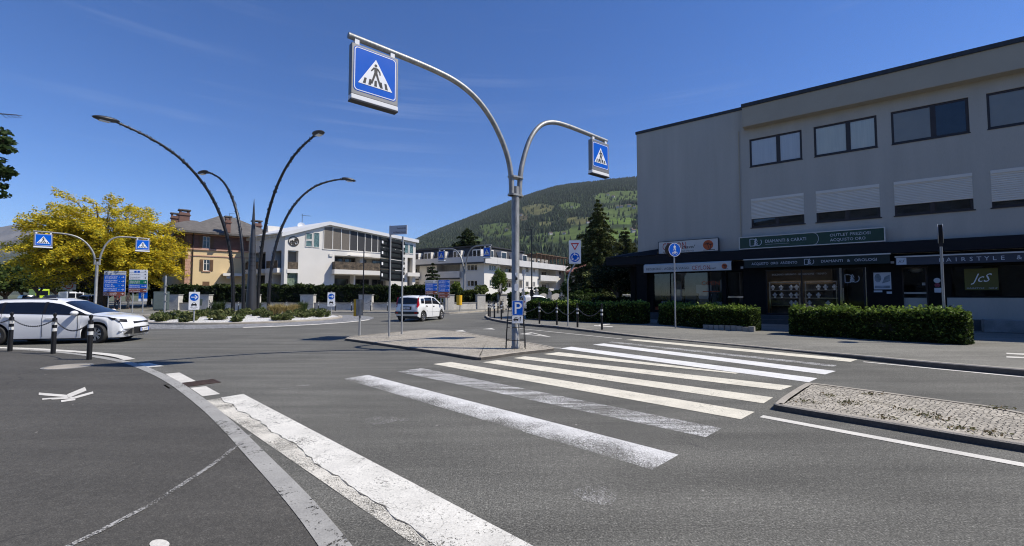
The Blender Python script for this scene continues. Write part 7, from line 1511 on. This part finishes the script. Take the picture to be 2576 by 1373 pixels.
# planting on the roundabout
def tuft(label, x, y, z, r, h, n, base, alt, grp, name='ornamental_grass'):
    o = thing(name, label, 'plant', (x, y, z), 0, grp); vs = []; fs = []; cl = []
    for i in range(n):
        a = random.random() * 2 * PI; L_ = h * random.uniform(.6, 1.1); sp = r * random.uniform(.2, 1); d = V((math.cos(a), math.sin(a), 0)); s = V((-d.y, d.x, 0)) * .012 * random.uniform(1, 2); b = d * r * .15 * random.random(); k = len(vs)
        m1 = b + d * sp * .4 + V((0, 0, L_ * .7)); t_ = b + d * sp + V((0, 0, L_ * random.uniform(.6, 1.0))); vs += [b - s, b + s, m1 + s, m1 - s, t_]; fs += [(k, k + 1, k + 2, k + 3), (k + 3, k + 2, k + 4)]; c = np.array(base if random.random() > .3 else alt) * random.uniform(.7, 1.3); cl += [c] * 5
    me = bpy.data.meshes.new('blades'); me.from_pydata([tuple(v) for v in vs], [], fs); me.materials.append(M['leaf']); a_ = me.color_attributes.new('col', 'FLOAT_COLOR', 'POINT'); a_.data.foreach_set('color', np.hstack([np.array(cl), np.ones((len(cl), 1))]).astype(np.float32).ravel())
    b = bpy.data.objects.new('blades', me); COL.objects.link(b); b.parent = o; return o
def mz(x, y): d = math.hypot(x - RC[0], y - RC[1]); return float(np.interp(d, [0, 1.5, 3, 4.4, 5.1], [.34, .32, .27, .19, .13]))
for q in ((570, 1160), (520, 1150), (870, 1140), (840, 1130), (1365, 1120), (915, 1120), (880, 1118), (1745 * 0 + 1330, 1125)):
    x, y = G(*z2(*q), .28); y = min(y, 31.4); x = (z2(*q)[0] - 1288) / F * y; tuft('dark green grass tuft among the lamp feet on the roundabout', x, y, mz(x, y), .55, .95, 260, (.05, .08, .025), (.09, .12, .04), 'dark grass tufts on the roundabout')
for q in ((1080, 1165), (1200, 1165), (1130, 1150), (1265, 1140)):
    x, y = G(*z2(*q), .28); y = min(y, 30.5); x = (z2(*q)[0] - 1288) / F * y; tuft('golden straw coloured grass tuft at the right of the spire', x, y, mz(x, y), .65, .78, 300, (.42, .33, .14), (.26, .22, .08), 'golden grass tufts on the roundabout')
for i, q in enumerate(((80, 1190), (170, 1208), (30, 1190), (225, 1180), (340, 1180), (390, 1172), (440, 1168), (480, 1178), (560, 1195), (500, 1195), (700, 1205), (735, 1190), (815, 1165), (915, 1172), (1000, 1180), (1110, 1190), (1245, 1192), (1220, 1180), (1360, 1172), (1400, 1166), (1300, 1165), (1480, 1160), (1530, 1150), (1560, 1160), (1440, 1155), (960, 1165), (640, 1175), (-60, 1200), (-150, 1205), (-20, 1180), (120, 1175), (280, 1200), (610, 1165), (760, 1175), (1160, 1185), (1330, 1172), (1510, 1165), (-100, 1185), (545, 1172))):
    x, y = G(*z2(*q), .24); d = math.hypot(x - RC[0], y - RC[1])
    if d > 4.8: x = RC[0] + (x - RC[0]) * 4.7 / d; y = RC[1] + (y - RC[1]) * 4.7 / d
    o = thing('leafy_plant', 'low bright green leafy plant in the white gravel bed', 'plant', (x, y, mz(x, y)), 0, 'leafy plants in the gravel bed'); n = 190; rr = random.uniform(.24, .38); hh_ = random.uniform(.28, .46)
    P = ell_pts(n, (0, 0, hh_ * .45), (rr, rr, hh_ * .6), .3); P[:, 2] = np.abs(P[:, 2]); leaf_obj('leaves', P, RNG.uniform(.05, .11, n), tint(n, (.085, .11, .038), .4, (.19, .20, .08), .35), M['leaf'], o, .0, 2.6)
# weeds in the joints of the near island
P = []
for q in ((1130, 515), (1440, 550), (1570, 580), (1320, 595), (980, 462), (1250, 455), (860, 500), (1960, 690), (1650, 600), (1780, 660), (1100, 500), (2020, 540)):
    x, y = G(*zr(*q), .085); P.append(np.array([x, y, .088]) + RNG.normal(size=(45, 3)) * np.array([.10, .06, .006]))
P = np.vstack(P); tag(leaf_obj('weeds', P, RNG.uniform(.01, .024, len(P)), tint(len(P), (.12, .12, .05), .4, (.2, .15, .08), .4), M['leaf'], None, .3, 2.2), 'dry weeds between the stones of the near right island', 'weeds', None, 'stuff')
# ---------------------------------------------------------------- hills
sil = [(300, 700), (700, 680), (900, 660), (1000, 634), (1040, 607), (1070, 592), (1100, 578), (1160, 555), (1200, 540), (1240, 523), (1280, 507), (1310, 496), (1340, 486), (1400, 468), (1450, 460), (1500, 455), (1560, 447), (1605, 443), (1700, 432), (1900, 424), (2300, 440), (2800, 480)]
mead = [(1575, 489, 60, 8, 0), (1565, 526, 45, 9, 0), (1540, 500, 30, 5, 0), (1350, 523, 32, 9, 1), (1319, 546, 14, 5, 2), (1410, 593, 56, 9, 0), (1255, 582, 34, 8, 0), (1580, 588, 36, 11, 3), (1438, 515, 22, 6, 0), (1500, 610, 40, 6, 0), (1250, 566, 44, 4, 0), (1455, 553, 26, 6, 1), (1515, 546, 30, 5, 0), (1190, 600, 22, 5, 0), (1560, 555, 40, 5, 3), (1470, 575, 26, 5, 0), (1380, 560, 24, 4, 1), (1310, 600, 34, 5, 0), (1350, 620, 30, 5, 0)]
def vnoise(x, y, s, seed=0):
    x = np.asarray(x) * s + seed * 17.3; y = np.asarray(y) * s + seed * 9.1; o = 0
    for k, (a, b, c) in enumerate(((1, .3, .9), (-.6, 1.1, .6), (.4, -1.7, .45), (2.3, 1.4, .25), (-2.9, 2.2, .2), (4.1, -3.3, .12))): o = o + c * np.sin(a * x + b * y + k * 1.7 + seed)
    return o / 2.5
us = np.arange(300, 2800, 7.0); rs = np.concatenate([np.linspace(0, 1, 90), [1.05, 1.15, 1.4]]); NU, NR = len(us), len(rs)
sv = np.interp(us, [p[0] for p in sil], [p[1] for p in sil]); Y0, Y1 = 520., 2500.
def hill_z(u, r):
    v = np.interp(u, [p[0] for p in sil], [p[1] for p in sil]); zr_ = (740 - v) / F * Y1 * 1.0 + 1.6; Yv = Y0 + (Y1 - Y0) * r; x_ = (u - 1288) / F * Yv
    prof = np.where(r <= 1, np.clip(r, 0, 1) ** 1.05, 1 - (r - 1) * .9); n_ = vnoise(x_, Yv, .006, 1) * 22 + vnoise(x_, Yv, .017, 2) * 9; return x_, Yv, np.maximum(zr_ * prof + n_ * np.clip(r * 3, 0, 1) * np.clip((1.02 - r) * 4, 0.06, 1), -5)
UU, RR = np.meshgrid(us, rs, indexing='ij'); X_, Y_, Z_ = hill_z(UU.ravel(), RR.ravel())
vv_ = 740 - (Z_ - 1.6) * F / Y_
def meadow(u, v):
    u = np.asarray(u); v = np.asarray(v); best = np.full(u.shape, 9.); kind = np.zeros(u.shape, int)
    w = vnoise(u, v * 3, .06, 3) * .45 + vnoise(u, v * 2, .2, 4) * .22
    for cx, cy, rx, ry, kd in mead:
        rx *= 1.35; ry *= 1.5
        d = ((u - cx) / rx) ** 2 + ((v - cy - (u - cx) * -.05) / ry) ** 2 + w; m_ = d < best; best = np.where(m_, d, best); kind = np.where(m_, kd, kind)
    return best, kind
best, kind = meadow(UU.ravel(), vv_)
mc = np.array([(.08, .112, .038), (.115, .115, .05), (.10, .085, .05), (.10, .15, .038)])[kind]; fc = np.array([(.040, .058, .03)]).repeat(len(best), 0); col = np.where((best < 1)[:, None], mc, fc) * (1 + vnoise(X_, Y_, .03, 6) * .25)[:, None]
me = bpy.data.meshes.new('hillside'); fs = [(i * NR + j, (i + 1) * NR + j, (i + 1) * NR + j + 1, i * NR + j + 1) for i in range(NU - 1) for j in range(NR - 1)]
me.from_pydata(np.stack([X_, Y_, Z_], 1).tolist(), [], fs); me.polygons.foreach_set('use_smooth', [True] * len(fs)); a_ = me.color_attributes.new('col', 'FLOAT_COLOR', 'POINT'); a_.data.foreach_set('color', np.hstack([np.clip(col, .005, 1), np.ones((len(col), 1))]).astype(np.float32).ravel())
m, nt, b, out = nodes('hill_cover'); a = N(nt, 'Attribute', attribute_name='col'); tc = N(nt, 'TexCoord').outputs['Object']; cc_ = mixc(nt, 1.0, a.outputs['Color'], ramp(nt, noise(nt, tc, .03, 6, .7), [(.3, .65), (.7, 1.35)]), 'MULTIPLY'); L(nt, cc_, b.inputs['Base Color']); b.inputs['Roughness'].default_value = 1; b.inputs['Specular IOR Level'].default_value = .05
me.materials.append(m); o = bpy.data.objects.new('hillside', me); COL.objects.link(o); struct(o, 'wooded mountainside with green meadows behind the town', 'hill')
# forest: far too many to count
nT = 85000; r_ = RNG.uniform(0.02, 1.0, nT) ** .8; u_ = RNG.uniform(960, 1680, nT); x_, y_, z_ = hill_z(u_, r_); v_ = 740 - (z_ - 1.6) * F / y_; bs, _ = meadow(u_, v_); b2, _ = meadow(u_, 740 - (z_ + 13 - 1.6) * F / y_); keep = ((bs > 1.0) & (b2 > .85)) | (RNG.random(nT) < .025); keep &= vnoise(x_, y_, .02, 8) > -.75
x_, y_, z_ = x_[keep], y_[keep], z_[keep]; n = len(x_); h_ = RNG.uniform(8, 15, n) ; w_ = h_ * RNG.uniform(.2, .36, n); vs = []; ang = RNG.uniform(0, 6.28, n)
ring = [np.stack([x_ + w_ * np.cos(ang + k * PI / 2), y_ + w_ * np.sin(ang + k * PI / 2), z_ - 1 + 0 * z_], 1) for k in range(4)]; vv = np.stack(ring + [np.stack([x_, y_, z_ + h_], 1)], 1).reshape(-1, 3)
ii = np.arange(n)[:, None] * 5; ff = np.concatenate([ii + np.array([k, (k + 1) % 4, 4]) for k in range(4)], 0)
me = bpy.data.meshes.new('forest'); me.from_pydata(vv.tolist(), [], ff.tolist()); tc_ = tint(n, (.046, .060, .042), .4, (.08, .10, .048), .18); a_ = me.color_attributes.new('col', 'FLOAT_COLOR', 'POINT'); a_.data.foreach_set('color', np.hstack([np.repeat(tc_, 5, 0), np.ones((n * 5, 1))]).astype(np.float32).ravel())
m, nt, b, out = nodes('forest_green'); a = N(nt, 'Attribute', attribute_name='col'); L(nt, a.outputs['Color'], b.inputs['Base Color']); b.inputs['Roughness'].default_value = 1; b.inputs['Specular IOR Level'].default_value = .05; me.materials.append(m)
o = bpy.data.objects.new('forest', me); COL.objects.link(o); tag(o, 'dark conifer forest covering the mountainside', 'forest', None, 'stuff')
# farmhouses on the meadows
hw_ = mat('farm_white', (.4, .385, .36), .9); hr_ = mat('farm_roof', (.1, .065, .05), .9); proto = None
for (u, v) in ((1590, 577), (1602, 573), (1595, 583), (1532, 489), (1545, 494), (1556, 521), (1566, 519), (1585, 518), (1598, 522), (1310, 541), (1440, 520), (1385, 590), (1420, 588), (1480, 560), (1275, 579)):
    rr_ = np.linspace(.02, 1, 400); xx, yy, zz_ = hill_z(np.full(400, float(u)), rr_); k = int(np.argmin(np.abs(740 - (zz_ - 1.6) * F / yy - v))); s = random.uniform(.4, .7)
    if proto is None:
        proto = thing('farmhouse', 'tiny white farmhouse on the meadows of the mountainside', 'house', (0, 0, 0), 0, 'farmhouses on the mountainside'); MB().box(-8, 8, -6, 6, -4, 8).build('wall', hw_, proto); MB().add([(-9, -7, 8), (9, -7, 8), (9, 7, 8), (-9, 7, 8), (-9, 0, 13), (9, 0, 13)], [(0, 1, 5, 4), (3, 4, 5, 2), (0, 4, 3), (1, 2, 5)]).build('roof', hr_, proto); o = proto
    else: o = dup(proto, (0, 0, 0), 0)
    o.location = (xx[k], yy[k], zz_[k]); o.rotation_euler[2] = random.uniform(-.6, .6); o.scale = (s, s, s)
# distant ranges
def range_(name, label, pts, Y, m_, seed, rough=40, back=.25):
    u = np.arange(pts[0][0], pts[-1][0] + 1, 4.0); v = np.interp(u, [p[0] for p in pts], [p[1] for p in pts]); r = np.linspace(0, 1, 40); U, Rr = np.meshgrid(u, r, indexing='ij'); Vv = np.interp(U, u, v); Yg = Y * (.55 + .45 * Rr); x = (U - 1288) / F * Yg; zt = (740 - Vv) / F * Y + 1.6; z = zt * Rr + (vnoise(x, Yg, 5.5 / Y * 3, seed) + .6 * vnoise(x, Yg, 14. / Y * 3, seed + 1) + .4 * vnoise(x, Yg, 40. / Y * 3, seed + 2)) * rough * np.clip(Rr * 3, 0, 1) * np.clip((1.0 - Rr) * 3 + .12, 0, 1) - 20 * (Rr < .01)
    nu, nr = len(u), len(r); me = bpy.data.meshes.new(name); me.from_pydata(np.stack([x.ravel(), Yg.ravel(), z.ravel()], 1).tolist(), [], [(i * nr + j, (i + 1) * nr + j, (i + 1) * nr + j + 1, i * nr + j + 1) for i in range(nu - 1) for j in range(nr - 1)]); me.polygons.foreach_set('use_smooth', [True] * len(me.polygons)); me.materials.append(m_); o = bpy.data.objects.new(name, me); COL.objects.link(o); struct(o, label, 'mountain')
m, nt, b, out = nodes('mountain_rock'); tc = N(nt, 'TexCoord').outputs['Object']; sx = N(nt, 'SeparateXYZ'); L(nt, tc, sx.inputs[0])
hm_ = N(nt, 'MapRange', **{'From Min': 250., 'From Max': 760.}); L(nt, sx.outputs[2], hm_.inputs[0]); nn_ = noise(nt, tc, .004, 7, .65); ad = N(nt, 'Math', operation='MULTIPLY_ADD'); L(nt, nn_, ad.inputs[0]); ad.inputs[1].default_value = .9; L(nt, hm_.outputs[0], ad.inputs[2])
cc_ = ramp(nt, ad.outputs[0], [(.55, (.045, .055, .035)), (.8, (.10, .095, .09)), (.98, (.145, .14, .14))]); L(nt, cc_, b.inputs['Base Color']); b.inputs['Roughness'].default_value = 1; b.inputs['Specular IOR Level'].default_value = 0
sn = ramp(nt, noise(nt, tc, .006, 6, .7), [(.60, 0), (.66, 1)]); sz_ = ramp(nt, hm_.outputs[0], [(.75, 0), (.95, .7)]); q_ = N(nt, 'Math', operation='MULTIPLY'); L(nt, sn, q_.inputs[0]); L(nt, sz_, q_.inputs[1]); L(nt, mixc(nt, q_.outputs[0], cc_, (.7, .7, .72)), b.inputs['Base Color'])
range_('far_mountain', 'bluish bare mountain far away at the left', [(-700, 640), (-300, 590), (-100, 578), (0, 569), (30, 563), (59, 557), (75, 562), (110, 574), (140, 580), (250, 600), (420, 640), (600, 700), (700, 735)], 4700, m, 3, 70)
range_('far_ridge', 'small bluish ridge behind the white house roof', [(700, 700), (860, 610), (930, 584), (960, 583), (985, 588), (1020, 600), (1050, 601), (1090, 594), (1130, 600), (1250, 640), (1400, 700)], 5200, M['hillgreen'] if 'hillgreen' in M else mat('ridge_green', (.035, .05, .03), 1, 0, .3, .004), 5, 60)
# ---------------------------------------------------------------- air
if HAZE:
    hz = MB().box(-5600, 5600, -60, 5400, -40, 840).build('haze', [m_ for m_ in [bpy.data.materials.new('haze_air')]]); hm2 = hz.data.materials[0]; hm2.use_nodes = True; nt = hm2.node_tree; nt.nodes.clear(); out = nt.nodes.new('ShaderNodeOutputMaterial'); pv = nt.nodes.new('ShaderNodeVolumePrincipled'); pv.inputs['Color'].default_value = (.88, .94, 1, 1); pv.inputs['Density'].default_value = 4.2e-5; pv.inputs['Anisotropy'].default_value = .1; L(nt, pv.outputs[0], out.inputs['Volume'])
    tag(hz, 'thin bluish air over the valley', 'haze', None, 'stuff')
